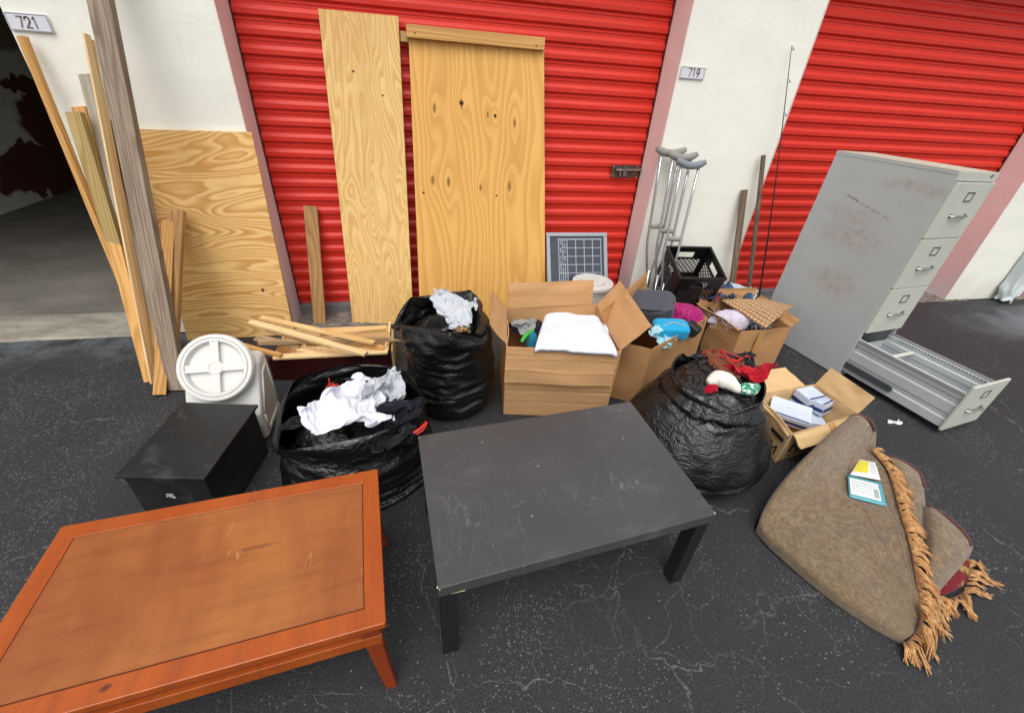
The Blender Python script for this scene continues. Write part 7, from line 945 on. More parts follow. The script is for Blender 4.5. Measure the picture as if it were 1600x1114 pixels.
SIM['bag3'] = (66, 0.0015, ([168,1,-2,-6,-6,-7,-7,-7,-10,-13,-13,-13,-15,-16,-15,-15,-16,-16,-16,-15,-15,-16,-15,-14,-12,-12,-11,-8,-5,-6,-8,-7,-3,2,2,3,4,5,6,7,8,10,12,14,15,13,14,16,16,16,16,16,16,16,14,13,14,15,12,10,10,8,6,4,1,2,13,-5,-2,6,-2,-1,-1,-1,-2,-1,-1,0,0,-1,-1,-2,0,1,0,-1,-2,1,-1,2,-2,-3,-2,1,-1,0,0,-1,0,0,1,1,2,2,-1,-2,0,1,0,1,0,1,0,2,0,1,1,1,0,0,1,2,1,0,2,-2,1,2,0,1,3,0,-1,7,2,-11,0,2,0,0,2,7,-3,-3,-1,0,0,2,-2,-1,-1,-2,0,-2,-1,-2,-2,7,3,-3,-4,-4,6,4,-3,1,0,-1,-2,-5,7,6,3,1,-1,-6,-5,2,3,-2,3,0,1,-3,0,2,1,2,-2,0,1,8,-7,-4,0,0,4,-3,12,-9,-4,10,3,0,1,0,0,-5,0,-1,-1,0,-1,-3,-1,-2,-2,0,-1,-1,-1,1,4,-4,2,0,-1,-3,-7,1,4,-3,-1,-2,1,4,-1,2,0,-1,2,5,4,-4,-2,2,1,1,0,4,2,0,1,-1,3,1,1,-2,5,0,1,0,-6,4,1,6,6,-3,0,0,0,-5,-5,-3,4,4,-1,-1,-1,0,-1,-1,0,-1,0,0,-1,0,-2,-2,-3,0,2,4,0,-5,-2,2,2,1,5,3,-3,-10,0,1,1,0,0,2,3,1,0,1,1,1,1,-1,1,2,1,0,-3,-3,2,7,-2,0,3,-5,12,1,-2,-3,-1,-1,0,1,1,1,-2,-3,0,-1,-1,-1,0,-1,0,0,0,-1,3,-6,-2,0,-1,-1,0,0,0,1,2,1,0,5,-4,-4,-4,4,1,1,0,1,0,2,0,0,0,1,0,1,-1,1,-1,0,1,2,0,1,2,1,3,1,-4,4,10,-2,-7,0,-2,1,-1,3,2,0,-1,-1,0,0,0,-1,0,0,-1,0,-1,0,-3,1,1,1,0,0,-1,0,1,0,-2,-4,-2,-2,-1,1,4,4,0,1,-1,0,1,0,0,0,1,0,0,0,1,1,2,-1,-1,-1,4,1,-1,-2,1,1,4,1,-2,0,-2,-4,0,0,2,2,4,1,1,0,-1,0,0,0,0,1,1,-1,0,-1,-1,3,4,2,-1,-1,-3,-3,0,2,1,2,-7,-4,2,2,0,5,1,-1,-2,-3,-1,1,0,1,-2,0,0,-1,1,-2,0,-1,-1,0,0,5,0,-1,-5,-3,0,3,-11,8,4,-5,0,0,-4,0,3,4,0,0,0,0,-1,1,3,-1,-1,0,0,1,2,6,-2,-4,2,-1,4,-1,4,-5,2,-2,-1,-3,-5,1,6,-1,0,0,1,-3,-1,2,-1,-2,1,-2,1,0,-2,2,-1,1,1,-2,0,-6,3,-4,3,0,-3,-2,-4,0,6,-1,-1,-1,4,-3,-5,3,3,0,-1,-1,0,1,-1,-1,0,1,-1,0,0,-4,0,0,-1,3,0,7,-7,2,-2,-2,7,1,-3,1,2,-4,0,-1,2,3,-1,-3,1,2,-1,2,-1,1,1,-1,0,3,0,1,-2,-2,-5,2,1,6,-5,0,3,-3,0,0,2,4,-2,0,0,-5,1,-1,1,0,0,-2,0,1,1,0,0,0,3,-1,-6,1,-1,-2,-1,-4,3,4,4,2,-3,-1,3,1,-5,0,2,3,-3,1,-2,2,1,-1,1,0,1,0,0,2,1,-2,0,-1,1,4,0,1,1,-5,1,-8,0,3,-7,2,-2,3,-3,-1,-1,0,3,3,-1,0,0,1,-1,0,1,1,0,0,0,-1,2,-3,0,3,3,-1,-3,1,4,1,1,-4,-2,-3,0,3,2,-1,-3,-1,2,1,1,-1,-1,-1,0,0,1,0,-1,0,-3,-1,-2,2,5,0,-1,-2,-4,4,-3,1,2,-2,3,-2,0,0,1,-2,-1,2,1,0,0,0,0,0,0,0,0,1,-1,3,0,-1,0,1,1,0,-2,2,-1,2,-2,2,-1,-2,-1,1,0,1,0,-3,2,0,-1,0,1,-1,0,-1,0,0,0,-2,-2,2,0,-3,1,3,-2,0,1,-1,-4,1,1,1,-2,1,1,2,-2,-1,-1,1,0,1,1,0,0,0,-1,1,1,0,0,-1,2,1,-2,2,1,-2,1,-1,-1,1,-1,8,-2,-4,-1,1,0,-1,0,-1,1,0,0,-1,0,-1,0,0,0,-1,0,-1,0,-2,2,-1,-1,2,-4,2,3,-2,-5,2,1,1,-1,-2,4,-1,0,-1,0,0,0,0,1,1,-1,2,0,0,0,0,1,0,-2,2,1,2,-2,0,2,-2,-3,1,3,2,1,-3,0,-1,-1,0,1,-1,0,0,-2,1,-1,1,-1,0,-1,-1,0,-1,1,0,0,0,-1,-1,1,-4,4,0,-5,0,2,2,-1,-1,2,0,0,0,1,-4,2,1,0,0,1,0,0,0,1,1,2,-4,4,1,-2,1,-1,1,-2,2,1,-6,3,2,3,-1,-3,0,0,-1,0,1,-1,0,0,0,-1,0,-1,0,-1,-1,0,1,-1,-1,0,1,-2,0,1,1,0,0,-5,0,2,2,0,0,-2,1,0,1,-2,0,1,0,1,0,1,0,1,-1,1,3,-2,0,1,0,2,-1,0,0,0,-1,2,0,-2,0,3,1,-2,-2,-1,0,3,-1,-1,-1,-1,0,0,-1,0,-1,0,-1,-1,1,0,-1,0,0,0,-2,-1,4,-1,3,-3,-3,2,2,1,-1,-1,0,0,3,-3,-1,1,1,1,0,1,0,0,1,1,-1,1,1,-1,2,0,-1,0,2,0,-1,1,0,0,-3,0,7,-4,-2,0,-2,2,1,-1,-1,0,-1,-1,0,0,-1,0,-1,0,-1,1,0,-2,-1,1,-1,-1,-2,5,2,-3,-1,-2,3,1,0,-2,1,0,-1,0,1,0,1,0,1,0,1,1,0,0,1,-1,3,-1,1,0,-1,0,2,2,-2,0,0,1,-3,0,3,1,-1,-5,1,-1,3,-1,-1,0,0,-1,0,-1,-1,-1,1,-1,-1,-1,0,0,1,-4,1,2,-2,-1,3,0,-7,1,2,2,-2,0,-1,1,0,0,1,0,0,1,1,1,0,1,1,1,0,0,-1,2,-1,3,-3,1,-2,5,-1,-1,1,-1,2,-1,-1,1,0,-1,-2,-2,0,2,0,-1,-1,0,-1,0,0,-1,0,-2,0,1,-1,0,-2,0,-1,0,0,-1,0,-7,2,-2,2,1,-1,0,0,1,-1,1,1,0,1,0,1,0,1,1,0,1,1,1,-1,-1,1,1,-1,-1,3,-1,3,-4,1,1,0,2,-2,3,-2,-1,-1,0,0,0,-1,0,-1,0,-1,-1,-1,0,-1,-1,-2,-1,1,-1,0,1,-1,1,3,0,-2,-6,-1,1,-1,1,2,0,0,0,1,-1,1,0,1,1,0,1,0,0,2,0,0,0,2,0,-1,1,1,0,0,1,1,-1,0,0,0,0,0,1,-1,0,-1,-1,0,0,-1,0,-1,-1,0,-1,0,-1,-1,1,0,-1,0,-2,-1,0,0,1,-1,-1,0,-6,2,-3,4,-3,0,2,-1,0,0,3,-1,1,0,-1,0,2,2,0,-1,3,0,0,-1,1,-1,2,1,0,-1,0,-2,1,3,0,-1,-2,1,2,-1,-3,4,0,-2,-1,0,-1,0,-1,0,-1,0,-1,-2,0,-1,2,1,-1,-2,2,1,-4,-1,0,0,-1,-4,0,-1,6,-3,-3,1,3,1,0,0,0,0,1,0,-2,0,3,0,-3,-1,5,1,-2,1,-3,-1,4,1,1,-4,-1,-2,5,2,0,1,1,-5,6,-1,-2,-1,1,-2,1,0,-4,0,1,-2,0,2,-1,-1,0,-1,0,2,-4,1,7,0,-2,-1,-10,1,4,-1,-4,4,7,1,-5,5,-1,-1,-2,-1,0,2,0,1,-2,4,0,-1,-5,4,3,0,4,-1,-1,2,-2,6,-2,1,0,-3,2,-4,-3,5,-7,-1,3,4,-6,2,-2,-1,2,-1,0,1,-3,-3,-1,4,-1,-2,2,1,6,-1,-6,-1,-1,-3,-9,2,-2,-3,0,2,2,3,4,-5,1,6,0,0,-1,-2,3,-1,-2,-2,2,6,1,1,-2,-2,0,-1,1,7,2,0,2,-10,2,8,-1,-2,0,0,-2,-3,0,-3,5,-6,2,-3,0,0,1,-2,1,0,0,-3,1,4,0,3,-2,-8,-3,-4,-1,3,-6,-4,-2,6,3,-2,-2,3,-4,0,2,-2,7,3,1,0,-3,1,1,1,4,-1,1,-4,2,1,-6,-2,-3,-2,7,4,-6,10,-10,-4,7,6,2,0,3,-5,-8,-2,-3,5,-4,5,2,-1,-1,3,2,0,0,1,-1,0,-2,-5,-5,-4,-1,3,-3,2,-10,6,6,-3,8,2,-7,-10,2,3,0,1,-3,4,0,0,0,-2,0,6,4,-1,-1,0,-3,3,1,0,-5,-5,-1,-5,14,-9,9,0,-4,0,4,3,-3,8,0,-3,-9,-3,5,-5,1,3,0,-5,1,4,0,1,1,-2,-10,-2,1,2,3,3,8,-8,10,0,-2,2,-8,-9,1,-2,1,-2,-2,3,8,-2,5,0,-1,-1,3,-4,-8,6,2,-3,0,-2,5,4,2,-11,-5,8,-7,15,-2,1,1,-1,-4,-5,4,3,6,1,3,-9,-7,5,-1,0,0,3,-4,0,0,-1,-6,-1,11,-1,-1,4,-2,-2,3,8,8,3,-10,-5,-5,8,-7,8,-3,-2,2,0,0,2,-2,4,2,2,2,-4,-3,-5,-1,2,5,0,-8,3,4,10,-9,-11,2,0,3,0,2,0,-4,5,3,-4,-5,-1,3,5,4,-3,2,-1,0,-4,4,0,0,-10,2,-2,2,9,5,-6,7,3,-8,-9,-3,-5,12,-9,0,1,6,-5,4,1,2,8,-3,-3,-3,-4,0,0,-2,-1,0,-1,0,0,-1,-1,8,2,3,0,1,-3,-6,-7,6,-3,-3,-2,2,-1,0,1,1,-4,2,8,2,4,0,0,-3,3,1,-1,-8,9,3,-3,-6,-1,0,1,2,-2,0,7,11,-6,-6,10,-4,-5,6,-1,-2,4,-1,-11,2,1,2,1,0,-1,-3,1,0,-3,-1,1,-2,10,3,-2,-8,1,3,-2,-4,3,-7,4,-5,1,1,-1,1,0,3,8,3,-1,-1,-1,-1,0,4,0,-3,0,7,0,-2,-3,-1,-3,-2,10,1,-1,4,-1,1,3,-5,-2,14,-2,-4,3,1,-1,-1,-2,-7,3,-2,-1,0,0,-1,-2,0,-1,2,-1,8,-6,-6,-1,2,-3,2,2,2,3,-6,1,3,-2,0,-1,-3,1,5,4,1,2,0,-1,1,0,-4,2,2,1,1,1,0,3,0,0,-6,0,-1,6,1,-2,5,-5,4,2,-8,13,-1,0,0,-2,-1,0,0,-5,0,0,-2,-1,-1,0,-1,-1,-3,1,-5,1,0,-1,2,0,0,14,7,-14,-2,-6,0,2,-1,3,4,-3,1,1,4,1,2,-1,-3,1,4,1,-1,0,3,0,-1,1,1,-3,5,-8,-3,5,0,-3,7,3,1,-1,-1,-2,2,1,-1,0,-1,-1,0,-2,-3,-1,0,0,1,-1,0,0,1,-4,-4,-2,-2,0,-1,3,8,2,-2,6,-3,1,-3,-5,0,-1,-1,5,-3,3,0,-2,0,2,1,1,0,2,1,-2,2,3,3,1,1,-2,-7,5,1,-3,-4,2,-8,0,1,2,4,-2,-1,6,5,1,-1,0,-4,-1,1,0,0,1,-1,1,0,2,-3,1,0,-3,-4,-5,4,2,0,-8,1,0,4,-1,0,4,0,0,-2,0,3,-3,0,2,-2,1,3,0,1,-2,2,3,-1,1,3,4,0,-1,2,-2,-3,-9,-2,-1,-10,0,0,0,0,-1,2,0,5,7,3,-2,0,-1,0,2,0,-1,0,0,0,-3,2,2,-2,-2,-1,-2,-2,3,-2,4,3,2,2,-3,-1,-3,-2,1,1,-3,-4,2,0,0,3,1,0,-1,-1,2,-1,1,1,0,2,3,4,-2,-3,-6,-6,-5,0,0,-8,1,0,-2,-1,-1,1,-1,0,2,12,-1,1,1,1,-1,0,-1,1,-1,0,1,-2,-2,1,-1,1,3,2,4,2,0,-1,1,-1,1,1,-1,-5,1,0,-2,-8,0,0,1,1,-2,-1,1,1,-1,1,0,0,1,0,1,-5,-2,-5,-1,2,1,1,1],
[0,16,16,15,15,14,15,14,13,10,10,9,7,3,4,4,5,1,-3,-6,-5,-4,-6,-8,-11,-10,-13,-14,-15,-15,-14,-15,-16,-16,-16,-16,-15,-15,-15,-14,-14,-13,-11,-8,-8,-9,-8,-4,0,0,-1,0,2,5,7,9,7,8,11,13,13,14,15,16,16,15,0,1,1,2,0,1,0,1,-1,-1,1,1,1,-1,-1,0,-2,3,0,0,0,-2,0,-1,1,0,3,-2,-1,-1,-1,0,0,-2,0,-1,-1,0,-1,-2,0,-1,1,-1,0,1,-2,3,0,0,1,-2,-3,-1,1,0,2,0,-1,2,0,0,1,1,0,2,1,1,-1,-5,1,2,1,1,4,5,-8,-2,0,4,4,2,0,-4,-1,1,6,0,0,-2,1,-6,-4,0,1,3,-2,-3,-1,1,-1,-1,-1,-2,7,2,-1,0,-4,-6,-5,1,3,-6,-1,1,-1,8,7,2,-2,-6,4,2,0,-7,3,3,1,0,0,0,0,-1,1,6,-1,0,2,1,0,0,4,0,1,1,0,0,1,0,0,0,-6,2,0,-3,-5,3,-3,0,-1,0,1,0,-2,-2,-1,0,-1,-1,-4,1,-1,0,1,2,1,-6,-3,2,-1,1,4,-4,-4,0,0,6,-3,-1,2,4,0,1,1,1,2,2,-2,2,0,1,3,1,0,-3,-4,-2,7,6,-1,0,-1,1,-1,-1,1,1,-2,-2,0,1,0,-1,2,-1,-1,-4,-1,1,1,0,-1,-1,2,2,-5,-5,0,-1,-1,0,-1,0,1,1,2,-2,-2,0,2,2,2,-2,-1,1,2,4,0,-3,0,1,0,-1,0,1,2,0,0,0,1,1,3,2,-1,-2,0,-1,0,-1,-1,-2,0,0,-2,0,-6,8,4,0,-1,0,-1,0,0,-2,-2,0,-1,2,-3,-3,0,0,0,1,0,0,0,0,-1,-1,0,1,1,1,2,-1,1,3,-1,-3,1,0,-1,-1,0,0,1,1,0,0,-1,0,0,1,0,2,1,1,0,-1,1,0,0,0,-2,-1,-1,0,5,0,3,-3,-4,-1,0,0,1,-1,-1,0,0,-1,1,-2,0,0,-1,2,0,-1,0,0,0,0,0,0,-1,1,1,0,-2,0,-1,0,2,4,-4,-1,1,2,1,0,0,0,1,-1,-1,-2,0,0,0,2,2,1,0,1,-4,-1,2,-1,-5,-3,0,-1,1,5,6,-4,-3,-2,1,2,1,3,-1,-1,1,0,0,-1,0,1,1,3,1,0,-3,-3,-1,2,0,3,2,2,3,1,-1,1,-1,-1,1,0,-1,-6,-1,1,0,0,1,-1,3,-2,2,-5,1,-1,-1,-1,2,1,1,-2,0,-3,-2,3,-4,5,1,3,-1,-5,2,-5,2,3,-1,0,-2,2,-1,4,0,0,0,0,0,0,4,0,-1,0,1,-1,-2,3,0,-4,5,4,-2,0,2,-4,0,0,-3,3,0,4,-2,-1,-2,0,-1,1,1,2,0,-1,-2,0,1,-1,-2,2,1,1,-1,-4,-3,-2,15,1,1,-1,0,0,-6,2,0,1,0,-2,1,-6,4,-1,-1,1,-1,0,-1,1,1,-4,1,-1,2,1,2,-4,0,2,-2,-5,-1,-1,1,4,2,-5,1,-3,2,4,3,1,0,-2,1,0,-2,1,2,0,0,1,-1,0,0,-2,1,0,1,0,1,-7,4,4,-3,-2,3,2,-7,1,6,-1,1,0,0,2,-3,-2,0,0,0,0,0,2,-4,0,1,3,-2,1,-3,2,4,-3,-2,-2,-1,-2,-1,-2,-2,4,2,2,1,-4,1,1,1,3,0,1,0,0,-4,3,0,0,-1,-1,-2,0,3,1,1,1,-2,6,-6,1,-3,-1,1,0,1,0,-1,3,0,-1,-2,1,2,0,0,0,0,1,0,-3,0,2,4,-1,-2,-1,1,4,1,-1,-4,5,-1,-4,-2,-1,1,2,3,1,0,-1,-4,-1,1,1,-1,-1,0,-1,2,-3,1,1,-1,0,1,-3,-1,2,1,3,0,0,1,-5,1,-1,1,-1,1,-2,-1,2,0,0,0,0,2,0,0,0,1,0,0,-1,0,1,0,1,0,-1,2,0,1,0,-1,1,-1,-2,-1,0,1,2,1,-2,1,1,-1,-2,0,-1,1,0,0,-1,0,1,0,-1,0,1,-1,-2,-1,1,-2,0,4,2,-5,-1,4,-2,0,-1,1,1,-2,0,3,-1,1,1,0,-1,1,0,0,0,1,0,-1,2,0,0,1,-1,1,1,0,0,0,0,-1,-1,-1,1,0,1,0,1,-3,2,0,-2,0,0,-1,0,2,-2,0,1,-2,-1,2,-1,-1,0,-2,1,-1,2,-1,0,-2,-2,5,0,-1,-1,0,2,3,-2,-2,1,0,1,0,1,-1,1,1,0,0,0,1,0,0,0,1,0,0,0,-1,1,2,-2,-1,0,1,2,-1,0,-1,0,-1,-1,2,-1,-1,0,0,0,0,-1,0,1,-1,0,0,0,-1,-1,2,-6,4,-2,3,-1,-1,-1,1,2,-1,-1,-2,5,-3,-1,2,0,1,0,1,0,1,0,-1,2,1,0,-1,1,-1,1,0,1,0,1,-1,1,0,-1,-2,2,2,2,-2,-3,1,0,-1,-1,1,0,0,-1,-1,0,0,0,-1,1,0,-1,0,-1,0,0,-2,-3,0,2,0,0,-2,4,-3,4,-2,-3,4,-1,0,0,1,1,0,0,0,1,1,0,1,0,0,2,-1,-1,0,0,3,0,0,-1,0,1,1,-2,-2,6,-1,0,-1,-1,-2,1,0,-1,-1,1,0,-1,0,-1,0,1,-2,1,-1,0,-1,0,-2,2,-4,-1,0,1,0,-1,2,2,0,0,-3,2,-1,1,2,-2,1,0,2,-1,1,0,0,1,0,1,0,0,2,-2,1,-1,2,1,0,0,0,1,2,-7,5,2,-1,-1,0,0,-1,-1,1,0,-2,1,-1,0,-1,-1,-1,-1,1,0,1,-1,-2,-1,1,-1,-2,1,-2,1,-2,1,1,2,-1,-1,0,1,2,-2,1,0,0,2,0,0,-1,2,1,0,1,-1,2,1,0,1,-4,2,0,3,-1,0,0,3,-4,3,1,-1,1,-3,1,0,0,-2,0,-1,3,-2,-1,0,-1,-1,-1,1,-1,0,1,-2,-1,-1,0,-1,-1,0,-1,0,-1,-1,5,-2,-1,0,0,1,1,1,-1,3,-2,1,1,2,-2,1,1,0,1,1,0,1,1,0,0,-2,-1,1,4,-2,2,-2,1,3,-1,-1,-1,-1,1,1,-3,0,0,0,0,0,0,-2,0,-1,-1,0,0,0,-1,-1,0,0,-2,-2,0,0,1,-1,0,-1,0,0,0,1,0,0,0,2,2,0,0,1,1,-1,1,0,0,1,1,0,2,0,1,-1,0,1,0,1,1,2,-1,0,0,-1,1,-1,0,0,1,-1,1,-2,0,0,-3,0,0,-1,-1,0,0,-1,0,-1,0,0,-2,-1,1,1,-3,1,-1,0,-1,1,-1,0,1,0,0,0,1,0,1,0,1,0,1,0,1,0,1,0,1,1,0,1,1,0,1,-1,1,0,1,-1,1,0,-1,0,0,1,0,-1,-2,0,-1,1,0,0,0,0,-2,0,-1,0,0,0,-1,-1,-1,0,1,-1,-2,-1,4,-5,0,0,0,-1,4,-2,-2,2,-1,1,0,2,-1,4,-2,0,0,1,1,1,0,1,0,0,0,0,2,0,-1,4,-1,-1,3,0,1,-2,1,-1,-4,-1,2,4,-2,0,-1,-4,2,1,-2,-1,1,-1,1,-1,-1,0,0,1,1,-3,-3,1,3,0,-1,3,-4,0,1,-1,-7,3,10,-1,2,0,-6,-2,3,-3,3,3,-3,2,-2,2,-1,0,0,2,-1,2,0,-1,4,-2,0,-1,-2,1,2,2,-4,2,5,-2,-1,-8,4,-1,1,1,0,-2,2,-2,-3,1,0,0,-2,0,0,-1,-1,1,4,0,-2,4,2,-7,0,-5,-2,1,0,5,-7,1,1,4,9,-6,-3,2,-3,1,3,-4,4,-1,1,4,2,-2,1,-2,-2,3,-4,0,1,6,-7,0,-6,-2,13,1,0,0,-1,3,0,-5,1,3,-4,0,-7,1,3,0,0,0,-2,-1,1,-3,0,3,-1,1,1,-2,-4,7,-5,-4,2,0,7,-9,4,6,-2,-6,-2,5,-1,1,0,1,1,3,-2,-1,-1,-2,2,8,-1,-1,0,1,1,-2,1,-5,8,-5,1,-2,-11,-2,-1,4,3,6,-1,6,-5,-4,-1,-6,6,4,-1,1,0,-1,-2,0,-2,2,-2,1,1,-1,-1,-3,2,3,12,0,-2,0,-4,4,-1,-2,-7,-4,-4,0,1,2,9,-1,0,-2,-1,0,4,1,-3,-5,4,3,1,-3,0,1,-5,-1,-4,1,-3,11,-3,-1,-3,-2,2,0,-3,1,1,-3,2,7,2,0,1,-3,0,1,-1,0,-1,2,1,0,-5,-4,-1,4,4,1,-6,17,-2,-1,0,-1,-4,-9,-1,0,1,-1,5,-6,-3,5,2,3,2,0,-3,2,0,2,-3,0,3,1,-2,1,1,-2,-5,-1,5,-13,3,-2,6,10,-3,-9,4,-7,0,7,6,2,-4,-1,1,1,-2,-1,0,-2,2,-1,0,-7,2,-3,2,-1,0,4,9,-4,9,2,-2,-1,-5,-6,9,-2,-3,6,-2,2,-4,-9,0,9,-4,-1,0,2,3,-3,3,1,-3,-3,1,1,1,0,1,-2,-8,5,-2,2,-1,-2,7,3,-9,3,6,2,-5,-5,4,-1,-1,0,1,1,-3,3,-4,-1,1,6,-9,10,-4,-1,0,0,3,-2,1,6,-6,-4,-5,7,0,5,5,-5,-3,-1,4,2,-3,-9,7,2,1,-5,-2,4,0,0,-3,3,1,-3,-1,1,0,-2,8,-5,3,-3,-3,3,-7,-1,8,8,0,0,-1,-3,-8,4,-1,-1,1,1,-2,1,5,-6,1,-1,7,-6,3,2,2,1,0,4,-3,-13,12,-2,2,5,-1,-1,-3,-1,0,1,-6,-2,0,-3,-2,0,5,-2,6,-7,2,-3,1,-1,0,1,2,-2,2,6,-1,6,0,2,-2,-20,1,3,6,-2,-3,1,3,2,1,1,-4,0,0,-3,1,-1,0,7,-6,0,5,-1,0,1,-1,-5,-1,-2,-2,11,-11,3,15,-6,-2,4,0,1,-2,-5,-2,0,-1,0,-2,5,-3,5,-10,6,-6,-1,1,0,0,0,3,7,2,3,0,2,-1,-3,-2,0,-13,3,-2,-3,2,1,1,5,2,-8,1,2,0,4,-1,1,-2,1,7,-2,-4,4,2,1,-1,-2,-2,1,-2,-8,14,0,-7,8,3,-2,-2,-2,0,0,2,-1,-1,1,0,-3,-2,-4,2,-3,0,1,-1,-1,-2,4,7,1,5,1,-4,-3,5,-2,-4,0,0,-8,-2,3,-2,0,1,-1,8,-2,1,-2,0,0,-1,-1,2,1,0,0,3,2,0,-1,2,3,-2,-4,-3,1,-5,7,-1,-5,2,6,3,-1,-3,1,1,-1,1,-1,-2,-2,-2,-1,-1,-2,0,-1,0,1,2,-6,-4,11,3,1,5,-6,-11,8,9,4,-1,-6,-10,-5,4,1,0,3,-4,6,2,-3,0,-1,1,2,0,0,0,3,1,0,0,1,-1,-1,1,0,1,-2,-6,-9,-2,0,0,1,4,6,4,1,1,0,-1,-2,0,-2,0,-2,1,-1,-1,-1,-1,-1,0,5,-6,-5,0,2,3,3,0,-3,-1,5,8,6,-2,-10,-5,-1,0,-1,0,2,1,2,1,1,-1,-1,1,1,1,2,-1,2,2,1,-1,-1,-6,-2,-4,-3,-1,3,0,2,1,-5,-1,0,6,2,2,6,-2,1,-1,-1,-1,0,-2,-1,0,0,1,-1,-1,-2,5,-5,-2,0,-3,6,9,2,1,-1,3,-1,0,1,-8,-8,0,1,1,-2,0,4,0,0,-2,1,-1,0,0,1,0,1,2,2,1,-3,-4,-8,0,3,1,-1,1,-3,-3,2,-1,0,-1,7,6,2,1,-2,0,-1,0,0,-1,0,0,-1,-1,1,-1,-2,-3,2,5,4,6,0,1,0,-1,2,-4,1,3,0,-2,-9,-8,0,0,2,2,0,1,0,-2,0,1,0,0,-1,2,0,0,0,-1,-8,-3,4,1,-1,-1,-1,-2,0,1,-1,1,1,0,-1,0,10,3,0,-1,1,0,-1,0,0,0,0,2,2,0,-2,-6,13,2,-4,-4,5,-3,1,1,-2,2,1,-1,0,-2,4,-16,0,3,2,-1,0,0,0],
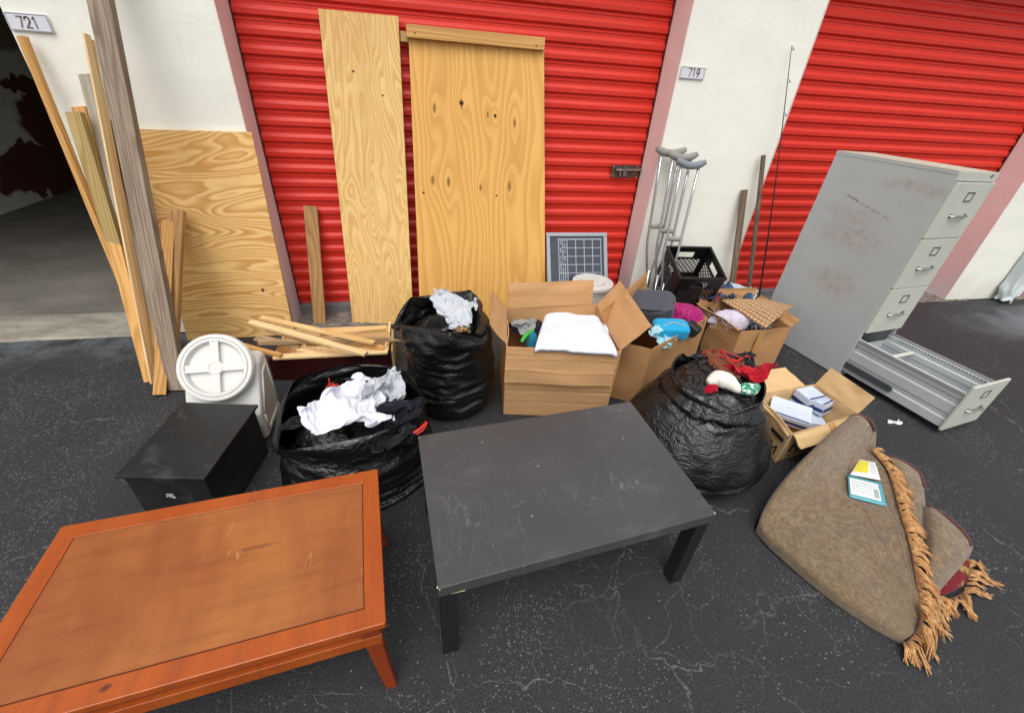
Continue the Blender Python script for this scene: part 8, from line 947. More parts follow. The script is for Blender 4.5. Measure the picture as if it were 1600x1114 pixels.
[4,0,0,0,0,0,0,0,0,0,0,0,0,0,0,0,0,0,0,0,0,0,0,0,0,0,0,0,0,0,0,0,0,0,0,0,0,0,0,0,0,0,0,0,0,0,0,0,0,0,0,0,0,0,0,0,0,0,0,0,0,0,0,0,0,0,10,1,0,-1,1,1,1,0,0,-3,3,2,0,-2,-1,1,2,0,0,-1,-1,4,0,-3,-2,1,1,-1,-2,-1,2,1,-1,0,0,-1,-1,-2,3,4,0,-1,-1,-3,0,6,1,0,-4,-3,-1,2,3,0,0,-2,1,1,-1,-2,1,1,0,0,-2,-1,14,-3,-2,5,0,0,0,1,-3,-4,4,1,0,0,-2,0,-1,2,1,0,-3,-5,-3,7,0,4,1,-1,-1,-3,3,2,0,-1,-1,-1,-1,-3,5,0,0,1,-2,-1,-5,-11,-1,6,5,1,0,6,2,1,-1,0,0,0,0,-5,4,2,0,-1,1,0,7,5,2,-9,-5,-2,-1,-1,5,9,-10,-5,-1,1,3,0,-1,-1,0,2,5,3,3,-1,4,-4,0,1,1,2,-7,-5,0,0,0,0,4,7,-9,-5,1,4,1,4,3,0,-4,-6,0,5,6,-6,-6,1,1,3,-2,-1,2,8,-5,-5,0,1,1,2,14,-6,-8,2,4,1,0,4,1,-2,0,-3,2,1,0,0,1,0,-1,0,0,0,2,-1,-1,-2,-3,2,1,2,0,-2,-2,2,2,2,0,-2,0,-6,-2,-5,2,-1,2,5,6,1,1,-2,-4,0,3,0,1,-1,0,1,0,1,-1,-2,1,0,-1,3,2,2,4,3,0,0,0,-4,-3,0,2,5,0,0,1,1,0,0,0,0,0,-1,0,-4,-2,1,1,-2,0,-1,2,3,2,-2,0,4,-2,-1,-5,5,0,1,0,0,1,0,-1,0,0,0,1,0,0,-1,1,0,1,-2,0,-2,0,2,-2,-2,4,-6,7,1,3,0,0,2,0,0,-1,-1,1,0,0,0,1,-1,1,0,0,0,-1,-1,-2,2,2,0,0,0,0,0,0,0,-1,-1,-2,-3,-2,0,5,3,1,-1,0,1,-1,1,-1,0,0,1,0,0,-1,0,-1,0,1,1,-2,-1,1,1,1,1,-6,0,13,-1,0,-2,0,-1,2,0,1,1,-1,1,-2,1,0,1,-3,-3,-1,-1,1,2,2,1,-4,-4,-1,5,3,2,0,-1,1,-2,2,-2,2,0,1,-2,0,0,1,0,1,-1,1,-1,-1,-1,-4,-1,3,-4,1,-3,0,0,3,6,2,0,-4,-5,1,5,6,5,-2,3,-1,-1,-1,0,2,1,1,-1,0,-1,-1,2,-2,2,0,-1,0,0,-7,3,1,2,2,-5,0,3,-3,-2,3,4,-1,1,0,1,-1,0,-1,1,-1,2,-1,0,-1,0,-1,0,1,-1,-2,1,-3,6,-3,1,-2,-5,2,0,2,1,1,-4,10,-1,3,-1,1,0,-1,1,-1,1,0,0,1,-1,-2,-1,1,-1,0,1,-1,-1,3,-2,0,0,-1,2,0,0,-1,4,-2,0,1,0,0,0,0,-1,1,0,0,-1,1,0,1,-1,-1,-2,0,-2,-1,5,1,-7,2,0,0,3,-1,1,0,0,2,0,12,-1,1,-1,0,0,1,0,0,0,1,-1,0,1,0,-3,3,-1,0,-1,1,-1,0,-3,2,2,-1,-1,-1,-4,4,1,0,1,0,1,1,-1,0,0,0,-1,1,0,0,0,-2,2,-2,0,-1,1,-2,-3,0,5,0,0,1,-2,-3,0,1,6,-1,1,12,-1,-1,2,0,1,-1,-1,0,-1,2,1,0,-1,0,-1,-1,2,0,1,-1,0,0,-1,1,0,1,-1,-1,1,1,-1,-1,-1,0,2,0,1,-1,1,-1,0,1,-1,0,-1,0,0,1,-1,1,1,0,0,0,-1,0,-2,0,1,1,0,1,-1,-1,0,12,1,0,-1,0,0,0,1,-1,0,-1,2,-1,1,0,-1,0,1,0,-1,1,-1,1,-1,-1,2,-1,0,0,0,0,0,0,0,0,0,0,0,1,0,-1,0,0,1,0,0,-1,0,1,-1,0,0,1,-1,0,0,-1,2,-1,-1,1,1,0,0,0,-1,13,0,0,-1,1,0,0,-1,1,-1,1,-1,0,-1,1,1,-1,0,1,0,0,0,-1,1,0,-1,1,0,-1,0,1,-1,1,0,0,-4,2,1,0,0,1,0,-1,0,0,0,1,-1,0,0,0,1,-1,1,0,0,0,-1,1,-1,0,0,-1,1,0,0,11,1,1,1,-1,0,0,0,0,0,-1,1,0,0,-1,1,0,-2,2,0,0,0,0,-1,1,-1,1,-1,1,0,-2,2,0,0,-2,0,0,2,0,-1,0,1,-1,1,0,0,0,0,0,0,0,-1,1,-1,0,0,1,-1,0,0,0,1,-1,-1,2,0,13,0,0,0,0,0,0,0,0,0,0,-2,2,-1,1,-1,0,0,0,1,0,0,-2,3,-3,1,0,1,0,-1,1,-1,0,1,1,-1,-2,0,2,0,0,0,0,0,0,-1,1,0,-1,1,0,1,-1,-1,0,1,0,0,0,1,-2,0,0,1,0,0,13,0,0,0,1,-1,0,1,-1,1,-1,-2,0,2,-1,1,-2,2,-1,1,0,-1,2,-1,0,-1,1,0,0,0,0,0,0,0,0,0,-1,0,1,0,1,-1,-1,0,1,0,0,0,0,0,1,-2,0,0,1,0,0,0,0,-1,1,0,-1,1,0,1,13,0,1,0,-1,1,0,-1,0,1,-1,-1,0,0,1,-1,1,1,0,0,-1,0,0,0,1,-1,0,0,0,0,0,0,-1,1,0,1,-1,-3,2,2,-1,1,0,-1,0,1,-1,-1,0,2,-1,-1,1,0,1,-1,0,0,-1,0,1,-1,1,-1,2,0,15,-1,-1,1,0,0,-1,0,1,-1,-1,1,-1,1,-1,0,1,0,0,0,-1,1,1,-1,0,0,0,1,0,-1,-1,1,0,0,0,0,1,-1,-1,0,2,0,0,-1,0,0,1,-1,1,-1,0,0,0,1,-1,0,0,1,-1,1,-3,2,1,-1,-1,2,14,-1,0,1,0,-1,1,0,-1,-1,0,0,1,-1,0,1,2,-1,-1,-1,1,0,0,1,-1,1,-1,1,-1,1,-1,0,1,-1,0,1,0,-1,-1,0,2,0,0,0,-1,1,-1,1,-1,0,0,0,1,1,-1,-1,1,-1,1,-1,0,-1,1,0,0,-1,15,-1,-1,0,1,0,-1,0,1,-1,0,1,-1,1,-1,-1,1,0,0,0,0,0,0,0,1,1,-1,0,1,0,0,-1,1,0,0,-1,-1,2,-2,0,0,1,0,0,-1,-1,1,0,1,0,-1,1,0,0,-1,0,-1,1,0,0,2,-1,0,1,0,0,12,0,2,-1,0,0,1,0,-2,1,-1,1,0,-1,1,1,-2,0,1,-1,0,0,1,0,1,-2,1,-1,0,0,1,0,0,0,0,1,0,-1,0,1,-2,0,1,0,0,0,-1,0,1,0,0,0,0,0,1,0,0,0,0,0,-1,0,0,0,0,-1,10,2,-2,2,-2,0,2,-1,0,-2,3,-5,0,0,1,-1,5,-2,-2,2,-3,0,1,3,-1,2,-2,-1,0,2,0,1,-1,-1,0,0,1,0,-1,1,1,-4,1,1,-2,2,-1,0,-3,2,4,1,-2,-3,2,1,0,0,0,0,1,0,-2,0,-1,1,12,-1,-1,-1,3,-3,0,1,1,0,-4,4,-1,-1,3,1,-8,3,4,-1,0,1,0,-1,2,-1,-2,2,-2,1,0,2,0,-1,-2,0,2,-2,1,1,-3,2,-2,0,2,-1,1,-2,0,-1,-2,-1,2,5,0,-3,1,2,-1,1,-2,-1,3,-1,1,0,7,0,4,-1,-8,9,-1,1,0,-1,2,-2,-1,0,-2,2,0,1,-4,-5,6,1,2,1,0,-2,0,1,1,-6,6,-9,3,-3,4,3,-3,4,-1,0,2,0,0,-2,2,-1,-4,-2,6,0,-2,0,-2,4,-4,5,0,-4,4,0,-2,2,1,0,-1,-4,5,5,-2,-11,5,-2,7,-1,3,0,-1,-3,4,0,2,0,0,-5,1,-1,-1,1,-5,7,2,1,0,-3,-2,3,-9,5,-5,10,-4,-7,2,1,0,0,8,1,0,-2,1,-4,6,-2,-7,-2,0,8,0,0,2,1,-3,3,-6,-1,6,0,-7,0,-4,3,10,-8,-1,6,4,-3,-5,8,-3,-2,-5,7,-10,3,0,2,5,-2,-4,6,-2,-4,-2,-5,-3,4,11,3,-2,-6,7,3,-1,-10,6,3,-2,-5,-1,-2,-5,12,3,-1,-3,1,-6,9,1,-2,0,-10,3,-6,5,-1,6,-6,4,6,-7,-8,4,-2,3,7,7,3,-3,6,-6,2,1,-7,-6,-1,13,-1,-1,-8,-3,-7,1,9,11,-2,-4,0,5,-3,2,-2,-7,-3,13,-1,0,-4,4,3,-4,1,0,4,0,-1,-4,-11,5,6,1,0,4,-9,1,1,3,3,0,-1,-4,-5,1,8,-1,-12,8,-1,3,3,-4,2,1,3,-1,4,5,-7,-5,-5,5,4,-5,1,7,0,-3,2,1,-1,0,-2,1,6,2,-6,-1,0,5,0,-10,10,-8,2,0,5,-4,-2,4,1,3,0,1,-1,-8,-1,1,4,-3,5,1,1,-2,1,0,2,-8,6,-6,1,1,2,-3,3,0,0,0,-6,5,-4,6,0,-1,2,-2,5,1,0,-3,-1,-1,4,-1,0,0,1,-9,7,1,-2,-1,4,-1,-2,-4,6,2,-10,7,-5,1,-3,5,4,-2,2,-2,2,1,-1,-3,-4,3,1,3,1,-1,0,0,-1,-2,-8,11,-7,-1,-2,3,5,-3,4,-4,-4,8,0,10,0,0,-2,0,4,-3,3,-1,1,-2,-6,0,1,4,1,-1,-5,6,-10,2,3,2,2,-6,3,4,0,-7,7,-5,2,0,0,1,0,-9,2,3,-2,-5,-3,8,1,3,1,3,-1,-2,-3,4,-2,-3,6,1,2,-4,2,1,-2,3,-1,-5,6,0,-5,4,4,2,-7,5,0,0,0,0,-2,0,0,5,-1,-3,1,0,2,-10,7,2,-7,-7,2,9,5,-4,0,6,-2,-1,2,-7,0,0,-7,5,-8,-2,0,1,8,-1,10,-8,3,-8,1,3,5,-4,6,0,2,-7,-3,6,4,0,3,-6,-8,6,-3,-4,-1,7,0,-1,2,-9,-5,16,-6,-3,4,-2,8,-1,-5,6,-2,-1,0,3,-4,-5,0,7,-2,4,-3,-2,-2,0,-2,-4,1,10,-4,-1,4,3,-2,-1,-4,0,0,7,-5,0,-7,11,-3,-1,0,6,-2,3,-9,1,5,-1,-5,-7,4,7,5,-3,-4,0,5,11,-1,-1,2,0,-5,-10,-1,0,-3,6,-2,3,13,-5,3,-1,1,2,1,-1,-1,-8,1,-8,2,4,-3,-4,0,9,5,-4,5,0,-3,-1,1,-1,4,2,-6,-6,7,4,1,-5,4,-1,0,-5,-2,-1,8,-7,-6,1,-5,1,-3,6,13,2,-1,0,1,10,-3,-2,-1,4,0,-5,-1,1,1,0,2,-2,-1,6,1,1,-5,-2,-1,0,-3,9,0,-1,-5,-7,0,6,7,3,-2,1,-1,0,1,-1,0,1,-1,-1,4,-4,-9,-2,9,4,-1,2,-1,-1,-1,1,-9,6,0,-8,0,2,4,3,-4,3,3,3,-2,9,1,-1,0,-2,5,-3,1,-1,-2,1,1,3,0,-3,-6,-8,-3,-1,-2,0,12,0,0,11,-4,2,-1,2,1,-2,-1,0,1,0,1,0,2,0,-1,0,-3,5,-7,2,-3,2,1,2,-1,-1,-4,0,4,-2,1,1,-7,0,0,-1,1,3,7,-2,0,-5,-2,0,0,0,4,11,1,3,0,-2,2,-2,-8,-7,-5,0,0,0,3,5,-4,2,7,-4,11,2,1,-1,0,0,0,-1,-1,-2,2,0,2,0,1,-1,-2,-12,12,1,-1,-4,-3,-6,-1,-3,4,-5,4,4,3,5,3,-7,3,0,2,-1,-7,-2,-3,-10,-1,1,1,1,2,2,5,1,4,6,-6,-9,-5,-2,1,1,2,2,2,0,0,-3,-2,2,-1,7,10,-1,-5,-2,-4,-2,-2,0,1,4,1,9,-4,0,3,4,-8,-7,-6,-3,1,0,-1,2,-1,4,-1,-1,0,-1,9,10,-1,-6,-5,-6,1,-2,-1],
))
SIM['cloth3'] = (34, 0.002, ([2,-10,-7,-3,4,2,1,-2,4,-8,-3,-8,-8,-7,-7,-9,-5,-6,-6,-1,-5,-1,-3,3,0,-2,-3,-1,1,4,-4,3,-1,1,-1,3,0,-1,0,5,-1,-1,-8,2,0,1,1,0,-2,3,-2,3,1,-3,6,-2,-2,-5,5,1,-1,-1,1,2,1,-3,0,3,-2,2,2,1,6,-12,1,-2,9,0,-5,3,1,-4,6,-2,1,-2,3,-1,0,-2,3,0,-5,0,7,-1,-1,-5,4,-2,3,0,2,3,0,-5,-6,3,-1,8,-8,0,10,-4,-3,7,-3,-1,0,3,-1,0,-6,6,0,1,2,-1,-1,3,-6,3,-1,1,-4,4,1,4,-3,5,-12,-1,-1,4,1,1,-4,8,3,-5,-1,7,-1,-2,-2,4,-1,-4,2,-3,0,0,-4,-1,6,-3,1,3,1,0,6,-3,2,-2,4,-5,6,-11,7,2,-4,-6,8,-2,2,-7,6,1,-1,-3,4,1,-1,-1,-2,0,6,-2,-1,0,-2,-1,0,-2,5,-4,3,2,-1,4,-3,3,-10,1,5,1,-7,3,-1,3,-5,2,4,-1,0,-2,2,2,0,1,-7,5,0,0,0,0,1,-7,4,4,2,1,1,-1,-9,-2,5,-3,-6,3,-2,7,-3,1,5,-3,-2,-1,4,0,-1,1,-4,5,-1,-7,6,0,-3,-2,7,0,7,-2,-1,-3,2,0,2,-4,-1,1,3,-4,0,-4,5,4,-3,1,3,2,-5,2,-2,2,2,-5,3,2,-9,0,7,-2,-6,1,5,-2,-2,0,-2,0,2,3,-5,2,-2,1,3,0,2,-3,2,-1,-1,-1,3,3,-1,-3,0,0,1,4,-2,-2,-2,6,-3,-3,0,3,1,0,1,-3,-2,1,4,-5,1,2,-1,0,-1,6,-2,1,-1,1,-5,4,2,-3,2,0,0,-4,4,-3,2,-4,6,-1,3,-5,2,2,-6,3,0,2,-5,3,4,-4,4,3,3,-2,-3,5,2,-1,-1,-7,0,1,6,-1,-1,-3,-2,6,-5,-3,-1,7,-1,2,-4,3,3,1,1,-1,2,-1,-2,5,-2,1,1,-6,4,-7,0,1,9,-4,2,0,-8,4,0,3,-1,-5,5,5,-6,-4,-7,9,0,-7,7,-2,4,-5,3,2,2,-3,0,-4,0,8,-3,2,-2,0,0,2,-4,5,-3,-2,-2,4,2,0,-7,4,1,5,7,-11,7,1,-5,5,-3,5,-2,-1,-1,1,0,3,-3,-5,6,-2,2,4,-7,4,-2,1,3,-4,3,-5,4,-2,3,-7,3,2,1,6,-11,8,0,-4,0,-1,3,1,0,2,-2,1,-1,4,-3,2,-4,1,5,-4,5,-5,1,3,-1,0,-5,5,-1,2,-3,-7,-8,-2,15,-10,7,7,-4,0,-1,4,-3,-3,5,-2,-2,1,1,-2,5,3,-5,2,-3,4,-1,-4,3,1,2,-2,-4,4,-2,0,8,-3,-12,16,-11,1,12,-3,-2,-6,5,3,-4,3,0,-7,5,3,-3,-7,7,1,3,-4,3,1,-8,4,5,1,1,-8,7,-6,0,9,-1,-13,15,-12,-2,10,-1,3,-3,5,1,-3,2,2,-5,4,2,-4,-4,-1,-2,7,-3,0,3,-6,-10,6,10,-4,2,7,-5,-3,15,1,-7,7,-9,-3,11,1,-2,-2,3,2,-1,1,-3,-2,-1,6,-2,-1,-1,-8,6,1,-2,2,0,-11,-5,14,-3,9,0,-1,0,8,-7,2,6,-7,-4,7,4,-2,-3,0,2,-3,6,-2,-1,-3,-1,2,-1,3,-6,7,0,-4,3,1,-5,0,2,-1,7,5,-12,-5,11,-8,3,8,-7,-2,7,-1,0,-4,1,0,-4,5,1,-1,0,1,3,0,-2,-7,6,2,-3,3,2,-1,0,-7,4,-10,12,-2,-7,3,-3,6,3,-7,-6,7,6,-1,-1,2,-3,-9,8,2,3,-1,2,-5,5,-3,-3,4,1,0,1,-5,5,-3,1,6,-13,12,-5,1,7,-13,11,2,-4,-10,-1,10,-4,-2,7,1,-10,4,8,-2,-4,6,-6,4,1,-3,3,-2,4,-1,-10,8,-2,-2,8,-4,7,-3,-8,9,-10,5,7,3,-12,-2,11,-3,-5,8,3,-1,-9,7,-1,-3,1,1,-3,3,0,4,-3,0,3,-6,-9,12,-7,1,3,11,0,-4,1,-2,-6,3,8,-10,0,7,1,-1,2,-5,4,-3,-1,1,0,-4,6,-3,3,0,-3,2,-4,2,4,-11,12,-6,0,1,9,-4,4,-4,-4,-5,6,8,-12,5,8,-4,-3,10,-8,-5,1,6,-4,7,-2,3,-6,-5,7,-4,2,-2,5,-7,-5,7,4,2,-3,7,-3,1,-2,0,-7,2,8,-6,-9,9,1,-3,3,3,-1,-5,6,-4,-5,-1,8,2,-4,2,-3,4,0,6,-3,-4,2,0,4,-6,1,-1,6,0,2,-4,-4,7,3,-11,0,1,0,5,-1,9,-2,-5,2,-2,-3,0,3,0,1,-4,6,3,-1,-3,-4,-2,-6,2,-4,2,4,1,3,6,-1,-10,8,1,2,0,2,-2,1,-9,2,6,0,1,-6,4,0,2,-1,5,1,0,7,-4,-2,-6,-2,5,7,1,1,-2,-8,-4,9,5,-12,9,0,-7,-3,-1,7,-4,-5,9,-7,2,8,5,-1,-5,0,-3,5,-7,-1,10,-3,5,-5,-1,3,-1,-1,-1,6,-5,-5,4,5,-5,2,3,1,-5,-6,4,4,-15,14,12,-2,-11,-4,-11,-4,4,3,3,-3,1,2,-6,9,-4,-7,-7,0,8,-2,12,-4,-1,-1,-5,-4,5,4,5,-2,-2,-1,5,-1,6,-5,-4,10,-2,17,-28,3,4,2,-5,-1,2,-12,2,-4,13,-5,5,-4,-4,10,-1,0,4,1,-6,-7,-3,8,4,0,-6,-3,-3,12,-6,-8,18,-16,19],
[-103,-3,3,11,5,2,-6,5,7,-4,8,2,1,-3,3,5,3,0,6,7,4,7,6,4,3,8,10,7,9,1,-2,9,4,7,5,2,0,-5,-2,-1,5,-5,0,7,-14,2,4,9,2,-3,0,2,-5,2,-1,-5,0,4,0,-5,-4,1,-1,6,3,-10,-1,0,-5,7,-8,2,-1,0,8,3,-2,-1,3,-5,-3,-2,7,5,-2,1,-1,-8,7,1,-3,-3,4,2,-5,-1,-3,0,7,3,-9,-4,7,-11,9,-9,7,-2,-1,2,-1,-5,11,3,-4,-1,-9,-2,4,0,8,-2,-9,6,3,-1,-6,-1,7,-2,1,-4,-3,7,6,-10,0,1,1,1,-6,7,-2,-1,-5,6,-7,1,5,5,0,-2,-2,6,-8,4,1,-5,1,3,3,-3,1,-1,0,3,-2,-5,6,1,5,0,-5,7,-1,-6,1,-1,2,0,1,-3,4,-5,8,-1,-3,-6,6,4,-1,1,-2,-3,4,1,-10,3,1,-4,2,4,1,4,-5,12,-3,-5,3,1,-5,5,2,1,-4,2,-5,-1,0,7,1,1,-5,-4,6,0,1,-2,-6,4,4,-6,-1,5,-2,-5,2,9,4,-6,4,2,-2,4,-2,-1,1,2,5,-5,1,1,-9,0,4,-4,8,-1,-3,0,-1,5,0,-7,2,4,-4,-3,5,1,-5,1,3,0,5,-3,1,-3,6,-4,0,-4,-1,7,-2,2,2,-9,-2,6,-6,3,2,1,-3,-5,5,7,-5,-1,3,0,-4,3,3,-2,1,2,-2,4,-1,-2,-2,3,0,1,0,-3,3,-1,-8,7,2,-2,3,-2,-2,-2,2,2,-5,-2,7,0,-2,0,3,-2,2,1,5,-1,-1,-4,4,2,0,-2,2,-3,2,4,-6,-4,12,-11,-1,3,1,2,1,-4,2,-2,4,1,-4,0,2,1,-3,3,-1,-1,6,-2,0,2,-5,2,2,-2,-2,5,-8,-2,9,1,-3,7,-3,-3,1,1,-4,4,-3,0,-1,1,2,0,-4,0,4,0,-1,1,5,3,-5,2,0,-1,-1,2,2,-8,4,2,-8,4,0,3,3,-2,-8,3,6,-3,1,0,0,-2,1,3,-1,-2,-1,-1,2,-1,1,2,6,-7,5,-4,4,-4,-3,6,-3,0,3,0,-2,0,-5,3,3,-3,1,1,0,3,-3,1,-3,0,6,-5,0,-2,-3,1,4,-2,2,4,-5,6,-10,5,-3,3,4,-4,0,-4,1,-1,7,-3,1,-2,-1,2,1,-1,2,-3,4,-5,1,6,-10,3,1,-3,7,-1,-5,4,-1,-1,6,-7,7,-6,5,1,-5,2,-2,-4,-3,3,1,6,-3,1,-1,4,-5,3,1,-1,-2,1,2,-8,2,1,5,0,5,-5,3,-1,2,2,-4,4,-5,-1,6,0,1,0,0,-1,0,-5,1,0,0,-5,4,0,-4,4,0,0,4,-6,-4,1,8,-2,0,2,-2,1,-2,5,-1,-2,1,2,1,-1,-2,3,2,-3,1,-2,-2,0,1,4,-4,-1,-1,-3,0,0,0,7,-8,2,-4,8,0,4,-2,-1,0,-3,3,2,3,-3,1,0,1,0,-2,2,-1,3,2,-7,2,-1,8,-8,2,-2,-3,1,3,-1,2,-6,2,-4,0,0,3,1,3,1,-3,1,-2,3,-1,1,1,-4,3,1,3,-1,-3,8,-10,-2,0,10,-12,7,0,-4,0,5,2,-4,2,7,-4,-4,2,0,-2,4,0,-4,2,2,-1,0,-1,3,-3,3,-3,0,2,-3,6,-8,-1,-2,9,-4,2,0,-1,-3,6,-1,5,-10,7,1,1,1,-1,-4,4,1,-4,1,1,-1,4,-3,0,-1,3,-2,-3,3,3,0,-3,2,2,-2,-1,-2,2,-2,-5,12,1,7,-6,2,-3,-2,4,-2,-1,3,2,-2,2,1,-7,7,-4,-2,-2,4,4,-9,3,4,1,-2,3,-3,1,1,-1,7,-5,1,7,-1,2,-5,-1,1,-3,6,-6,0,4,0,-3,3,4,-8,7,-4,-4,0,-2,9,-7,3,1,0,-4,8,-4,2,-1,-2,10,-7,3,-3,1,1,2,1,2,-2,5,-4,-7,2,0,-1,2,2,-6,7,0,-5,3,-3,4,-1,-2,2,0,-2,7,-3,-4,0,1,3,1,0,2,3,-2,-3,0,0,-5,2,8,-5,-1,-3,-2,4,3,-6,4,4,-6,4,-1,4,-2,-1,3,-2,-7,5,5,-4,-2,0,-2,6,-6,1,7,2,-11,-7,6,3,-2,5,3,3,0,-1,-2,0,-4,-7,5,-2,0,2,0,1,2,4,5,-3,-8,5,-2,1,4,-6,6,-2,-9,0,2,4,3,1,-3,0,1,0,1,0,5,0,-1,4,-2,-4,-2,-5,5,1,-3,0,-1,2,6,-2,0,-9,2,1,-2,4,-1,-8,6,2,-3,-1,4,-4,0,1,2,-3,-1,8,0,-2,4,-5,4,-6,-2,-2,4,1,-2,6,-3,-1,1,-2,-4,1,-1,0,2,8,0,-2,0,-1,-2,1,0,-1,-1,6,-5,-5,8,-4,-5,11,-5,8,-7,2,-4,-1,5,-9,5,-4,3,7,-2,-1,1,-1,6,2,1,-4,0,1,-4,2,0,2,-1,-3,8,-7,-4,11,-1,-1,4,-7,3,-3,-2,1,-3,4,-2,5,-11,4,4,-1,1,-4,0,-2,2,3,-3,-1,6,-4,-1,-1,2,2,-5,6,-3,-4,6,0,-3,6,0,1,9,-4,-5,-11,7,5,7,-15,-1,3,1,-2,-2,4,-3,5,2,-4,-1,4,-2,-7,1,-3,6,3,2,-2,-1,0,1,-1,3,0,-11,-13,26,5,-4,-1,-3,8,-1,0,0,7,-1,-3,1,2,1,1,-1,-6,3,5,-10,-1,-4,3,3,5,0,-2,3,-1,2,-9,7,1,-15,10,-4,-6,1,2],
